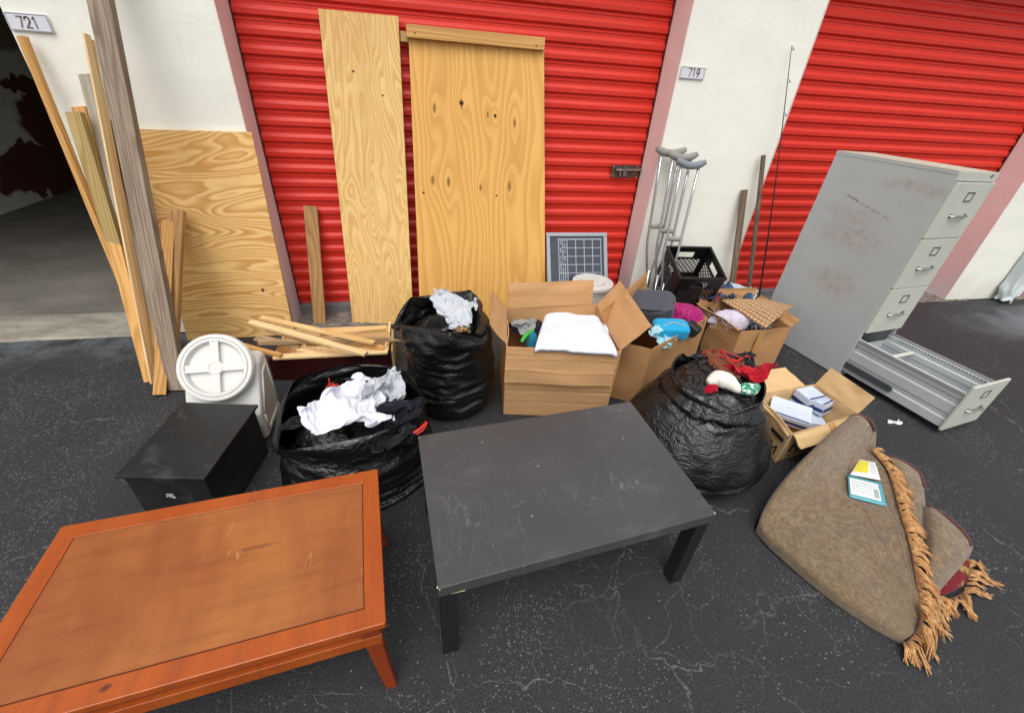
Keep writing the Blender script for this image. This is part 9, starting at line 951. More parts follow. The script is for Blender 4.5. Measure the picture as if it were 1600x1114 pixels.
[106,0,-7,-5,-3,6,5,5,1,2,0,-2,-5,-10,-10,1,-5,-5,-2,-7,-5,5,-1,-6,5,-5,3,3,3,6,6,1,7,5,-3,3,2,5,-1,-9,1,-1,-3,1,-2,-1,0,6,6,-7,6,-2,-2,8,-3,-11,-1,3,0,11,1,1,-2,-11,2,7,1,-2,-3,-5,3,-3,5,0,-4,3,1,-1,0,-1,-2,0,5,4,-7,4,-2,-3,6,3,-5,-1,-1,0,4,-3,3,8,-9,0,-1,3,-7,6,-7,2,-3,5,-1,-3,4,-1,3,6,3,-6,-10,2,3,-4,5,-4,-2,4,9,-2,3,-1,-8,5,-6,1,9,-5,0,-7,-2,-3,1,-3,2,2,4,-4,-3,-3,0,3,3,13,-3,-10,-1,7,-6,-2,2,-5,1,7,-6,0,-1,-1,4,-2,-1,4,0,0,-1,-2,3,4,-3,-6,-2,-1,4,7,-5,-5,6,-5,9,3,-6,-7,5,8,-6,2,-7,1,2,-1,8,-5,-4,5,-2,-4,-2,8,1,2,-5,5,6,-4,-9,4,-1,-4,9,-4,-5,-1,0,5,5,0,-5,-7,10,4,1,-4,4,-8,-5,7,5,-7,1,4,-4,-2,-3,6,2,-12,2,10,8,-2,-9,-7,-2,11,1,-7,-4,0,3,0,7,3,-9,-4,10,-3,-9,13,-5,-5,3,6,-8,-1,7,-1,-4,-1,13,1,-13,-4,-3,2,13,4,-5,-5,-4,11,-1,-7,-2,6,-8,1,9,2,-5,-3,1,-4,10,-4,-7,1,9,-5,-4,3,2,-3,-5,8,2,1,2,-7,-7,11,-2,-9,5,-4,1,4,-2,1,9,1,-9,-4,6,10,-1,-1,-10,-1,4,-2,-1,5,-5,-6,-5,2,6,-9,3,-3,4,9,-6,-9,9,3,-10,1,5,-4,1,-4,0,8,8,-2,-12,0,0,2,9,3,-9,-3,1,-3,6,-4,6,-12,1,13,1,-3,-7,5,4,-5,-12,1,5,-5,5,1,11,0,-5,-8,7,6,0,3,-2,-7,-8,3,13,-8,-9,-1,0,10,-7,12,-12,-1,7,4,1,-11,4,-1,-1,4,-2,1,-6,11,-3,10,-2,3,-11,7,-3,1,4,-4,3,-7,-1,10,-4,-5,-8,-1,-7,-1,6,-7,0,-2,4,-1,-4,6,1,-4,11,6,-1,-6,1,0,-4,9,-1,-4,7,-11,7,1,0,1,-8,4,6,0,0,-10,-5,-3,5,0,-6,9,-10,5,-3,4,1,8,-12,8,7,1,-9,-5,9,-6,10,-9,6,1,-9,10,-8,9,-3,-6,7,3,1,-1,-8,7,-7,6,-1,-5,7,-8,12,-13,9,3,7,-16,1,10,2,3,3,-7,-10,12,-11,5,9,-13,6,-2,8,-8,-1,6,0,0,-6,-4,5,-5,6,1,0,0,-9,15,-3,-12,5,8,-8,0,4,-7,3,8,7,-11,11,-7,-9,10,6,-4,-3,0,-1,0,5,0,5,-11,-5,7,-7,2,6,7,-3,-10,7,10,-14,6,5,-14,6,6,-10,2,-1,11,-9,6,-5,-3,-5,2,4,9,-5,-1,3,5,-9,8,0,-8,13,-10,-2,3,7,4,-10,-2,11,-14,6,0,-4,5,10,-12,2,-13,7,0,5,-6,2,-5,-3,0,4,0,2,7,-10,2,7,7,-14,7,-6,1,3,3,3,-12,1,14,-13,13,-1,-13,-2,7,-7,11,-11,-2,3,7,-8,7,-1,-7,4,-2,0,0,-5,1,-1,0,1,3,5,-9,0,0,6,5,-9,-1,11,-13,5,7,-9,-3,1,-1,4,-4,-2,3,2,-7,8,3,-8,3,-2,-1,0,2,-8,-1,7,-4,1,7,-9,1,-2,10,2,-8,-3,11,-13,2,7,-3,-5,-1,5,1,-5,-4,12,0,-8,9,-6,1,2,-2,-5,-4,8,-2,-4,4,-5,1,8,-9,3,-4,10,4,-7,-3,3,-5,1,4,7,-11,0,0,11,-2,-11,12,-7,-2,11,-6,-5,-2,-3,-1,-3,3,2,-2,2,-3,-1,9,-8,0,-3,4,5,-9,11,-7,-5,1,5,8,-10,1,-3,10,-3,-9,15,-4,-8,0,0,3,-6,0,0,-2,4,-2,-2,-2,3,1,9,-2,-5,-3,4,2,-10,11,1,-6,-4,5,10,3,-5,-11,13,-1,-8,1,11,-5,-6,1,1,-6,0,1,-2,3,1,0,-2,3,-8,3,4,-7,1,2,8,-8,5,8,-9,-5,0,5,8,1,-11,4,9,-8,-10,13,4,-11,-7,6,-4,2,-6,4,6,6,-6,-10,0,-4,4,6,-10,10,-3,10,0,2,9,2,1,-6,-5,0,3,-7,-3,10,-8,-10,7,6,-2,-5,5,-4,8,-5,0,2,5,1,-1,-5,-6,-1,9,-4,-2,-3,5,-2,5,6,-1,5,-3,2,-2,5,-15,3,3,-5,-3,6,-8,2,1,3,-3,5,-4,-2,-3,3,4,8,-1,-4,-6,5,0,-3,-1,4,-4,-2,0,3,8,1,1,-5,4,-10,9,-5,-1,-4,-3,4,0,-4,-1,-3,4,-2,3,-4,-2,2,0,8,2,-11,7,5,-7,1,4,-3,-1,-2,-2,3,1,0,0,-4,3,3,-2,0,16,-10,-7,-4,-1,1,2,2,-5,6,5,-9,-3,0,5,5,-8,5,2,-4,-7,2,2,-1,-1,-2,-2,5,9,4,-6,7,-1,-8,-1,9,-3,-3,1,0,-7,-1,7,-3,-6,8,5,-8,-6,3,5,-4,5,2,0,-6,-3,1,-1,-4,5,1,5,12,2,-2,-8,0,-1,1,3,5,-9,-4,5,-5,-4,1,2,-2,0,8,5,-6,-5,0,-1,-2,5,6,2,-5,-2,8,1,-6,-11,4,6,3,-11,5,-1,0,6,1,2,-9,-8,1,2,-4,2,4,-5,2,0,11,4,-3,-4,-4,-5,0,1,8,-2,-1,4,6,-3,-16,-1,3,16,-6],
))
SIM['cloth1'] = (32, 0.002, ([-45,-7,-2,-5,0,4,-2,3,-2,1,-2,-2,1,0,4,-4,-1,-6,-8,-11,-1,-5,-3,-4,-10,10,-7,7,-4,0,0,1,5,-2,-2,7,1,-2,-6,-5,9,-3,3,3,-1,-1,-7,3,-7,-1,2,10,-8,-1,5,0,-4,-14,16,1,-3,8,-8,10,1,2,5,-8,5,-5,6,3,-9,3,2,2,-5,5,0,-6,0,-2,1,-2,7,-1,3,-3,7,2,-15,5,15,-2,-2,-8,-4,1,-2,10,-8,8,-2,0,5,-3,-2,-2,3,-3,4,2,-3,2,3,-3,0,3,-10,7,8,0,1,-11,-8,-1,16,-5,2,8,-2,-2,1,-6,4,0,-4,3,3,-2,3,-3,-6,2,3,-1,0,4,0,1,3,-2,-2,5,0,-5,3,-6,0,8,4,-3,3,-1,5,-1,-2,-4,4,-1,-6,6,-3,6,-1,-5,2,6,-1,2,-3,2,0,0,-1,-4,5,1,-2,1,-4,-4,3,4,-3,0,-3,-1,2,5,-7,6,0,-5,-1,-3,4,3,5,-3,3,-3,3,-1,3,1,-1,-5,2,1,-4,2,-1,3,-4,1,2,4,-2,4,-1,0,3,-7,8,-1,-1,-3,3,0,-1,4,-3,0,4,2,0,4,-1,2,-8,-4,5,-3,2,0,3,-3,5,2,1,-2,-1,0,0,-1,-6,0,9,-3,1,2,-1,0,1,1,-2,6,-3,-4,9,2,1,-2,-4,3,-3,-1,0,6,-1,-8,3,-2,1,6,0,3,-3,2,-4,4,-4,1,3,-1,3,1,-2,-5,3,4,-7,0,5,6,0,0,2,-3,5,-9,-1,3,-4,4,3,-5,3,-2,6,2,-4,6,-1,-1,0,3,-1,-2,0,2,2,-6,4,0,-1,3,1,1,1,-2,7,-1,-3,0,3,0,-1,-1,1,1,-2,-3,4,-5,5,0,1,0,-1,2,1,-1,-3,0,0,-2,2,1,0,2,-3,3,0,5,2,-1,1,-2,1,-2,0,-1,3,-1,1,0,0,0,-2,0,-1,6,1,-1,1,0,-4,-1,-1,2,1,-5,4,-1,5,0,0,2,-5,6,-8,-1,1,4,-3,3,-8,4,5,3,-4,-1,4,-2,6,1,-1,-1,-5,1,0,-4,5,0,-1,1,-2,4,3,-2,3,-9,9,2,-4,0,-1,1,4,-4,-7,-1,6,3,-2,2,2,2,4,0,0,-5,0,2,-7,6,-3,0,1,2,1,3,0,-2,-7,6,-1,2,1,-4,0,3,2,-1,-1,-3,2,-1,0,3,-3,8,5,2,-1,-2,2,-8,3,-7,-2,4,1,-6,-3,7,2,-6,8,0,2,-3,1,-5,0,5,0,0,1,-1,-3,-1,-1,2,4,10,-7,2,0,1,-5,7,2,-7,-2,3,-8,-2,9,-1,4,1,2,4,2,1,-2,-5,5,-1,2,-5,1,1,1,-1,2,-6,7,-4,1,1,3,0,0,4,-12,-1,5,5,-6,4,-5,1,2,5,-8,0,7,8,-3,0,-4,5,-7,-4,6,2,-9,6,6,-2,-1,0,2,0,4,-4,5,0,3,-2,-1,0,-2,-2,-1,-8,11,5,-4,1,1,-3,4,-2,2,-2,-2,-1,7,-5,-6,8,-2,3,-5,2,8,-3,2,-1,-1,0,6,-4,-1,-1,-1,6,-4,2,-6,-7,-2,9,3,-1,3,-3,-2,2,3,-2,1,-6,6,-2,5,-5,-1,5,1,1,7,-1,-6,4,-3,-2,-1,0,0,-6,6,1,5,-5,-3,2,1,2,0,-9,-3,9,1,2,-3,1,-2,6,4,-1,-6,9,-1,1,4,-1,-2,-3,1,-1,2,4,-2,2,-7,5,-4,1,-4,2,0,2,-1,-2,2,0,2,0,0,-2,9,-5,1,-5,3,2,-3,0,2,2,-3,0,1,-1,3,-1,3,-3,1,-1,2,1,-1,-1,0,-2,0,3,0,0,-1,-1,0,1,2,-1,0,0,-7,-1,6,4,1,-4,1,3,-1,-1,5,-3,1,-2,-4,1,5,3,-3,-1,-2,-4,3,6,-3,-2,-3,2,4,-1,-2,1,7,-2,-4,-1,2,5,-3,-4,0,2,-2,7,-6,6,0,2,-10,-3,9,0,3,0,-6,6,-10,-6,13,-8,-6,5,-1,0,3,-3,2,-4,0,2,0,0,1,0,2,-3,4,-4,7,-7,7,-4,-5,2,-4,6,1,-8,19,-3,4,-1,4,-9,3,-4,0,7,-1,0,-2,-2,1,2,0,5,-8,0,5,2,-3,4,-3,3,-1,-2,0,-1,-5,-5,3,14,2,2,2,0,-8,3,3,-1,3,2,-2,0,-1,0,-7,-1,10,-1,-4,-1,4,1,0,3,-2,-3,14,-10,7,-7,-8,-10,4,3,-3,3,-1,0,-2,4,-11,1,8,-6,0,5,2,-6,-8,8,6,-1,-9,0,7,-8,9,5,-4,12,-16,5,-9,-5,5,0,-2,-5,5,2,-3,-1,3,1,-5,10,-6,-6,7,3,-3,-5,-2,7,-1,-5,-4,13,-17,3,8,6,-6,6,12,8,4,-4,2,0,0,-2,-4,0,9,1,-1,-13,17,-11,-4,4,8,3,-4,-10,8,4,-6,2,3,-3,-15,6,17,-13,-7,10],
[-44,3,9,2,6,2,9,4,2,8,6,-5,-1,4,-7,-2,6,2,0,-2,2,3,6,-15,18,2,3,3,-4,3,2,-4,8,-3,-8,4,-3,2,-6,-1,2,-1,3,0,-3,3,12,-2,-8,-1,-1,6,3,-7,2,10,-27,15,-2,2,13,-9,6,-1,-2,-2,6,-2,1,-1,4,-3,3,0,-9,5,8,-9,-1,7,3,-1,-1,1,-3,0,-3,2,4,-26,9,2,-9,8,12,2,-2,1,1,5,3,-4,1,4,-10,-2,7,4,-3,1,-2,0,0,-2,2,-4,-2,3,-5,-3,12,14,-11,-2,1,0,-17,14,7,1,-1,-1,-1,5,-10,4,3,-5,-3,3,-4,6,1,-1,1,4,1,0,-2,-3,-8,7,-2,-2,-2,4,3,2,-3,-20,4,1,-1,-3,-1,2,2,-8,8,0,2,-6,8,-6,1,1,1,-1,-6,-2,-4,1,4,6,-5,-4,8,-5,2,4,-4,14,-4,5,-3,-1,-2,-1,3,5,-10,9,-3,5,1,2,-2,2,-3,-6,3,-6,3,1,1,0,-1,6,-3,3,-3,-2,8,-10,-6,-2,2,4,-1,-1,4,-1,1,-3,0,3,2,5,1,-10,-3,5,-5,3,3,-2,9,-13,10,-3,1,-2,2,0,0,-2,-1,-5,3,-3,8,-2,-2,-1,7,-3,2,-2,-4,-3,1,3,2,-6,10,-7,2,-1,2,12,-15,4,4,-2,-1,-3,1,5,-7,6,-1,5,-5,6,3,-9,1,3,1,-2,3,-2,-6,-3,9,2,-9,2,2,8,-10,2,9,-6,-1,-1,1,-1,-2,6,-1,1,1,1,1,0,-3,4,-4,2,1,-7,-2,7,1,2,-11,9,-5,10,-4,-4,1,-4,3,-2,-1,2,0,1,1,-1,5,1,-4,-3,0,-2,-2,8,-2,-2,-4,1,1,-3,3,-1,6,-1,3,0,1,-5,-6,-4,4,2,0,4,-2,0,3,2,1,-1,0,0,-5,3,-3,-2,5,0,1,7,-1,-3,-1,7,-11,0,12,-9,-4,10,-3,-1,-4,7,2,-11,3,5,-5,-1,5,-9,3,-2,4,-2,2,-2,-2,-1,-2,2,-5,5,4,-2,7,-3,-6,13,-6,-2,4,-4,1,-6,1,10,-8,-2,2,-2,-6,5,1,1,2,-9,4,4,-1,1,2,-9,9,-7,-5,-2,3,7,3,-8,12,-9,10,-7,-1,7,-10,-1,4,-3,0,1,-7,5,3,0,-1,3,-5,-1,3,-1,4,5,-13,6,4,-4,-1,1,5,-5,-6,2,-6,14,-8,0,5,-9,6,-1,1,1,6,-8,-4,1,-3,2,1,2,-2,2,0,-3,8,-8,1,9,0,-5,0,3,-6,-4,-1,1,8,-5,3,4,-3,2,-1,0,-6,9,-3,-3,-2,5,0,1,-3,-2,-3,4,1,4,-4,-5,1,-2,1,0,5,3,-5,1,2,1,-1,4,-4,1,1,-2,1,-7,1,3,-1,-1,4,-3,8,-2,-6,-6,2,-2,2,4,-3,5,-1,5,-6,-2,4,0,-1,6,-7,1,5,-9,1,1,3,0,-2,-2,4,-8,1,1,-4,1,2,4,-3,-2,-3,0,7,-1,-2,5,5,1,-3,-3,-1,-1,8,-8,-2,7,-10,3,-4,6,4,-2,-1,6,-8,3,-2,-7,-1,3,0,4,5,-1,1,-9,-5,1,9,-2,10,-7,-3,-2,1,9,-11,3,3,-10,8,-10,-1,6,3,0,5,-16,-5,11,2,-8,1,3,-2,4,-7,7,3,-1,-5,8,-6,11,-2,-6,-7,1,11,-12,11,-4,8,-1,-2,-1,-1,-9,1,10,-4,-11,6,3,-1,0,-4,-2,4,-1,0,0,6,7,2,-6,-3,2,3,-5,2,-1,-6,12,-6,12,0,-1,-10,7,-9,1,6,1,-8,7,-1,-5,6,0,-3,0,1,1,-3,-3,6,4,-2,-9,5,0,0,6,-5,-3,-2,-4,1,-1,7,-4,-1,-6,4,6,3,-5,1,-1,-1,-1,3,0,-1,-3,4,1,-7,3,4,10,-14,1,-4,3,3,-4,-6,2,2,-1,-6,-4,9,5,-3,0,0,1,-4,3,-1,0,-1,-1,3,-5,0,1,2,-2,2,-2,6,-5,1,8,13,-7,0,-1,-2,1,3,6,-4,3,-2,-10,1,-3,5,0,0,1,-1,0,-1,7,-7,-1,6,-3,-8,-2,4,3,6,-7,-3,14,5,-2,0,2,1,3,-1,-4,3,-3,-11,3,0,1,1,-2,-1,1,0,-1,4,0,-4,6,7,-7,-1,5,-8,1,-8,-7,4,1,1,-6,6,1,0,-7,0,6,4,-11,-1,0,-6,3,0,1,0,-1,1,-3,6,-2,3,11,-13,-2,-2,0,-4,3,6,-6,2,-1,0,2,2,0,-11,-2,9,3,-12,3,5,-6,2,1,1,0,3,3,-9,0,0,-5,-1,13,12,-14,-2,21,4,-3,-3,5,-3,-7,2,0,7,-4,-8,10,-4,-1,-1,5,1,-5,2,0,-2,2,4,-5,2,1,7,-8,-2,18,-9,-6,-3,7,-1,-6,2,0,-6,-1,3,13,-7,-8,10,-7,1,-3,1,5,-1,2,-2,-5,2,0,-4,8,7,-14,1,-1,9,-18],
[32,-3,-3,0,0,-1,0,6,6,2,7,3,7,1,6,7,5,7,5,2,0,6,2,0,-3,3,4,0,5,5,0,-3,4,2,-6,2,2,4,0,-1,-1,-3,-5,1,-1,4,-2,-3,-3,-2,-1,5,-1,0,4,4,8,-11,2,-6,-5,5,5,-3,-6,2,5,-7,1,0,2,-1,-5,2,5,4,-4,2,2,2,-6,-2,2,-3,8,-3,-1,3,0,18,-7,-2,-6,-10,0,2,-6,-4,1,5,-3,3,-3,2,6,2,-5,-6,4,0,2,1,3,1,1,-2,0,2,-2,1,1,-7,8,4,3,-2,-5,-7,0,-5,8,-2,-5,-2,9,-8,2,2,1,0,0,-2,-3,-2,3,-2,2,5,0,1,1,0,1,4,-6,7,-1,0,-6,6,-10,17,-13,10,0,-4,0,6,-10,2,-4,1,2,0,0,-3,2,7,-4,1,-3,2,4,-3,1,2,5,-6,-1,0,-2,-4,2,-7,13,-10,3,7,-8,0,6,-7,4,-9,-2,2,-2,4,4,-3,3,-4,3,-2,0,-2,3,-4,1,8,-2,-3,1,1,8,0,0,2,-5,0,-1,-7,5,-1,1,5,-10,-2,6,-3,0,2,-5,4,1,-1,-3,2,-7,5,-8,-4,14,0,1,1,11,-8,-7,1,3,-7,6,6,-8,-4,-4,3,10,0,-1,2,-3,-3,6,-7,2,4,-8,1,2,-2,3,-4,-6,11,-2,-2,-5,6,-6,-2,0,1,1,-1,0,8,-1,-2,-5,5,1,2,1,1,-5,3,-4,-4,10,-11,1,-4,0,4,0,1,1,5,-7,-4,2,-1,5,-2,-1,2,1,-4,2,8,5,-7,0,1,-1,0,-3,2,0,-1,1,8,-7,4,0,-3,-2,-3,5,9,-4,1,-3,5,-4,2,0,-2,6,-5,6,0,-1,4,-6,-1,2,-4,7,-2,0,-1,-6,7,1,-1,4,0,3,-12,4,-2,-8,7,2,1,-2,-3,5,-1,-5,11,-9,-3,1,0,6,-2,1,4,-3,-2,-1,5,-4,-3,7,-8,-3,8,3,4,-9,-7,7,-12,10,-11,13,-2,-1,5,-6,-6,11,-3,1,-4,-4,3,-5,2,2,3,-6,0,2,-1,-1,9,-8,-4,2,0,9,-3,0,6,-8,9,-12,12,-8,-3,4,-3,-3,7,-5,5,2,-1,4,-7,-2,-1,6,-5,3,-3,-2,-4,14,-3,-13,8,-6,12,5,-4,0,-3,9,-4,3,-2,3,-2,-9,0,6,-3,-1,2,-3,-3,3,0,-1,-1,3,-6,5,-4,-5,6,5,-11,10,-10,5,0,1,1,-3,-1,2,2,-11,7,1,-2,-1,3,-3,-4,3,3,-9,3,2,1,1,1,-16,11,-10,2,1,11,-14,13,2,3,3,1,-2,3,-2,-7,9,-4,2,0,-6,0,2,3,-9,1,0,-2,-1,1,-2,7,3,-12,4,-6,6,-3,13,-16,12,-5,1,1,3,-3,1,-3,-1,1,-3,-1,3,3,-5,-11,9,-4,-3,4,-3,1,-2,-2,-3,2,10,-3,-4,8,-2,0,9,0,-7,2,-1,2,-11,8,3,2,3,-4,1,-11,7,1,-9,3,3,-9,7,-3,-3,-2,9,-5,-2,9,-1,-6,2,9,3,-2,0,-4,-7,1,11,-3,-7,7,5,-1,-6,-1,-4,-3,1,1,1,0,-1,3,1,-1,3,8,-7,-4,5,-2,0,6,3,-2,-1,-3,4,-9,-3,8,6,-6,-7,5,-7,7,-10,5,-1,3,-2,1,-6,3,2,7,-1,2,8,-8,0,4,2,-4,-2,0,-6,0,2,9,-3,-5,3,3,-2,-7,14,-8,-1,7,3,-9,9,-9,-7,-3,5,-3,4,2,-2,11,-4,-2,-1,2,-7,1,-1,1,2,-3,6,-1,-5,2,11,-3,-11,8,6,-11,9,-1,-8,10,1,-9,-1,4,-2,0,2,-2,0,1,-1,-3,-13,0,12,-2,-1,-1,2,7,0,-5,-7,4,13,-15,6,6,-12,13,-2,-2,5,3,-8,-4,1,1,3,6,-10,-1,6,-8,-10,4,-1,2,5,0,-2,-7,6,1,1,0,-8,18,-11,4,6,-6,9,-8,4,-4,7,1,-4,-5,-2,2,4,0,3,1,-7,0,-1,5,-1,0,-2,3,-2,4,1,0,1,-10,7,2,-4,5,-2,12,-13,12,-8,-1,1,4,1,-6,-2,2,-22,6,-2,3,-3,-1,-2,4,-1,2,0,-6,2,3,-2,7,6,-13,9,-2,-4,-4,12,-12,7,-2,-1,-1,-2,-4,2,-7,15,-4,-10,6,6,-7,1,0,3,-2,-3,2,0,1,5,-7,3,5,-7,1,8,0,-9,7,-7,3,2,-2,-2,1,5,0,-2,5,-4,5,2,0,-9,-2,3,2,-1,2,-3,0,4,2,-5,8,5,-6,-9,5,9,-3,2,-4,-2,1,-4,-11,12,17,-1,-12,3,0,1,4,-3,-4,-7,-2,6,-3,3,0,0,8,-6,-3,-1,10,2,-7,-1,7,1,-5,0,2,1,0,-11,-7,17,-3,2,-8,8,-1,8,0,-6,0,-5,2,0,0,-1,0,9,0,0,-11,6,7,-6,0,5,2,-4,-13,7,11,-8,-8,-19,18],
))
_simc = {}
def simgrid(k):
    if k in _simc: return _simc[k]
    ring, st, D3 = SIM[k]; N = len(D3[0]); rows = N//ring; out = []
    for D in D3:
        g = [[0]*ring for _ in range(rows)]
        for i in range(rows):
            for j in range(ring):
                v = D[i*ring+j]
                if i and j: v += g[i-1][j]+g[i][j-1]-g[i-1][j-1]
                elif i: v += g[i-1][0]
                elif j: v += g[0][j-1]
                g[i][j] = v
        out.append([[x*st for x in r] for r in g])
    _simc[k] = [[V3(out[0][i][j], out[1][i][j], out[2][i][j]) for j in range(ring)] for i in range(rows)]
    return _simc[k]
def simmesh(k, fn, closed):
    g = simgrid(k); b = MB(); rows = [[b.bm.verts.new(fn(p)) for p in r] for r in g]; m = len(rows[0])
    for A, B2 in zip(rows, rows[1:]):
        for j in range(m if closed else m-1):
            n_ = (j+1) % m; b.face([A[j], A[n_], B2[n_], B2[j]])
    return b
def smoothmod(o, it=1, lv=2):
    a = o.modifiers.new('smooth', 'SMOOTH'); a.factor = .5; a.iterations = it
    c = o.modifiers.new('subdivision', 'SUBSURF'); c.levels = lv; c.render_levels = lv
def crumple(name, label, key, c, rot, sc, mat, cat='clothing', tilt=(0, 0), lv=2):
    c = Vector(c); C_, S_ = cos(rad(rot)), sin(rad(rot))
    def fn(p):
        x, y = (p.x*C_-p.y*S_)*sc[0], (p.x*S_+p.y*C_)*sc[1]; return c+V3(x, y, p.z*sc[2]+tilt[0]*x+tilt[1]*y)
    o = simmesh(key, fn, False).build(name, mat, smooth=True, origin=c); smoothmod(o, 1, lv); return tag(o, label, cat)
def bag(label, c, key, mat, rot, sc, zs, lean=(0, 0), widen=None, lining=.3, rnd=None):
    t = thing('rubbish_bag', label, 'rubbish bag', (c[0], c[1], 0), 'full black rubbish bags'); C_, S_ = cos(rad(rot)), sin(rad(rot))
    def fn(p):
        x, y = p.x*C_-p.y*S_, p.x*S_+p.y*C_; k = widen(p.z) if widen else 1
        if rnd:
            r = math.hypot(x, y); g = max(0, min(1, (p.z-rnd[0])/.08))*rnd[2]; k *= 1+(rnd[1]/max(r, .02)-1)*g
        return V3(c[0]+x*sc[0]*k+lean[0]*p.z, c[1]+y*sc[1]*k+lean[1]*p.z, max(.003, p.z*zs))
    b = simmesh(key, fn, True); o = b.build('bag_film', mat, t, smooth=True); smoothmod(o)
    heap('inner_lining', 'x', (c[0]+lean[0]*lining, c[1]+lean[1]*lining, lining), sc[0]*.225, sc[1]*.225, .03, MAT['bagB'], 3.3, folds=.03, fs=7, par=t, n=80)
    return t
def drawstr(par, pts, r=.004):
    b = MB(); P = [Vector(p) for p in pts]; out = []
    for i in range(len(P)-1):
        for k in range(6):
            f = k/6; p0, p1, p2, p3 = P[max(i-1, 0)], P[i], P[i+1], P[min(i+2, len(P)-1)]
            out.append(.5*((p1*2)+(p2-p0)*f+(p0*2-p1*5+p2*4-p3)*f*f+(p1*3-p0-p2*3+p3)*f**3))
    out.append(P[-1]); b.tube(out, r, 8, flat=.45); b.build('drawstring', MAT['drawstring'], par, smooth=True)
# ------------------------------------------------------------------ cloth heaps
def heap(name, label, c, rx, ry, h, mat, seed, rot=0.0, folds=.02, fs=6.0, cat='clothing', group=None, sag=.05, n=72, shape=None, tilt=(0, 0), par=None, stretch=(1, 1)):
    c = Vector(c); b = MB()
    def top(u, v):
        a = u*2*pi; r = v; ca, sa = cos(a), sin(a)
        o = 1+.16*mnoise.noise(V3(ca*1.3, sa*1.3, seed))+.07*mnoise.noise(V3(ca*4, sa*4, seed+4))
        if shape: o *= shape(a)
        x, y = rx*r*o*ca, ry*r*o*sa
        q = V3(x*stretch[0], y*stretch[1], 0)
        hh = h*(1-r**2.2)-sag*r**6
        f = folds*ridge(q, fs, seed, 5, .9)*(.35+.65*(1-r**4))+folds*.35*ridge(q, fs*3.1, seed+9, 3, .8)
        X = x*cos(rot)-y*sin(rot); Y = x*sin(rot)+y*cos(rot)
        return c+V3(X, Y, hh+f+tilt[0]*X+tilt[1]*Y)
    N = n; m_ = n//2
    ctr = None; rings = []
    for j in range(1, m_+1): rings.append([b.bm.verts.new(top(i/N, j/m_)) for i in range(N)])
    ctr = b.bm.verts.new(top(0, 0.0001)); bot = b.bm.verts.new(c-V3(0, 0, sag+.02))
    for i in range(N):
        j = (i+1) % N; b.face([ctr, rings[0][i], rings[0][j]])
        for A, B2 in zip(rings, rings[1:]): b.face([A[i], B2[i], B2[j], A[j]])
        b.face([rings[-1][i], bot, rings[-1][j]])
    o = b.build(name, mat, par, smooth=True, origin=None if par else c)
    if not par: tag(o, label, cat, group)
    return o
BA = bag('tall black rubbish bag behind the others, a pale grey cloth in its mouth', (.125, -.955), 'bag1', MAT['bagA'], 20, (.98, .98), 1.0, lining=.47)
BB = bag('wide low black rubbish bag with white laundry in its open mouth', (-.335, -1.405), 'bag2', MAT['bagB'], 110, (1.10, .95), 1.05, lining=.30, rnd=(.22, .255, .55))
BC = bag('round bulging black rubbish bag with red and white knitwear and red drawstring', (1.295, -1.555), 'bag3', MAT['bagA'], 140, (1.08, 1.06), .95, lean=(.03, 0), lining=.45, rnd=(.40, .165, .6), widen=lambda z: 1+.09*max(0, sin(pi*min(1, z/.46))))
drawstr(BB, [G(509, 606, .405), G(518, 600, .425), G(530, 607, .41), G(517, 604, .43), G(514, 592, .44)], .006)
drawstr(BB, [G(505, 612, .40), G(522, 604, .43), G(527, 600, .42)], .006)
drawstr(BB, [G(646, 676, .45), G(658, 668, .46), G(667, 659, .465), G(660, 672, .45), G(650, 678, .44)], .006)
drawstr(BC, [G(1096, 552, .52), G(1118, 546, .55), G(1140, 552, .54), G(1158, 560, .53), G(1145, 566, .53), G(1150, 575, .52)], .0045)
drawstr(BC, [G(1100, 556, .52), G(1130, 556, .54), G(1150, 564, .54), G(1168, 556, .53), G(1172, 562, .52)], .0045)
drawstr(BC, [G(1145, 560, .54), G(1160, 570, .53), G(1178, 578, .52), G(1165, 584, .52), G(1176, 590, .51)], .0045)
drawstr(BC, [G(1128, 548, .55), G(1146, 570, .54), G(1160, 584, .52), G(1172, 572, .53)], .004)
crumple('grey_cloth', 'pale grey bundled cloth filling the mouth of the tall black bag', 'cloth3', G(710, 512, .465), 215, (.84, .76, .80), MAT['pale_cloth'])
heap('spotted_cloth', 'scrap of spotted animal-print cloth in the tall black bag mouth', G(722, 518, .535), .05, .03, .02, MAT['leopard'], 3.0, folds=.012, fs=12, sag=.03)
heap('dark_cloth', 'dark garment at the left inside the tall black bag mouth', G(683, 505, .52), .07, .06, .03, MAT['black_cloth'], 3.6, folds=.014, fs=10)
crumple('white_laundry', 'crumpled white laundry heaped in the wide low bag', 'cloth3', G(562, 668, .315), 25, (1.22, .95, .88), MAT['white_cloth'])
crumple('white_laundry', 'smaller crumpled white shirt peak at the back of the wide low bag', 'cloth1', G(606, 640, .27), 60, (.75, .75, .80), MAT['pale_cloth'])
crumple('navy_cloth', 'navy garment at the right inside the wide low bag', 'cloth1', G(630, 662, .31), 15, (.55, .75, .45), MAT['navy'])
crumple('black_cloth', 'black garment at the front lip of the wide low bag', 'cloth1', G(590, 690, .33), -20, (.8, .8, .42), MAT['black_cloth'])
crumple('dark_cloth', 'dark garment under the white laundry at the left of the wide low bag', 'cloth3', G(500, 655, .29), 150, (.7, .7, .40), MAT['black_cloth'])
crumple('brown_cloth', 'rust brown garment at the left of the round bag mouth', 'cloth3', G(1124, 592, .43), 200, (.62, .45, .62), MAT['brown_cloth'])
crumple('navy_cloth', 'dark navy garment at the back of the round bag mouth', 'cloth1', G(1142, 580, .42), 10, (.75, .7, .40), MAT['navy'])
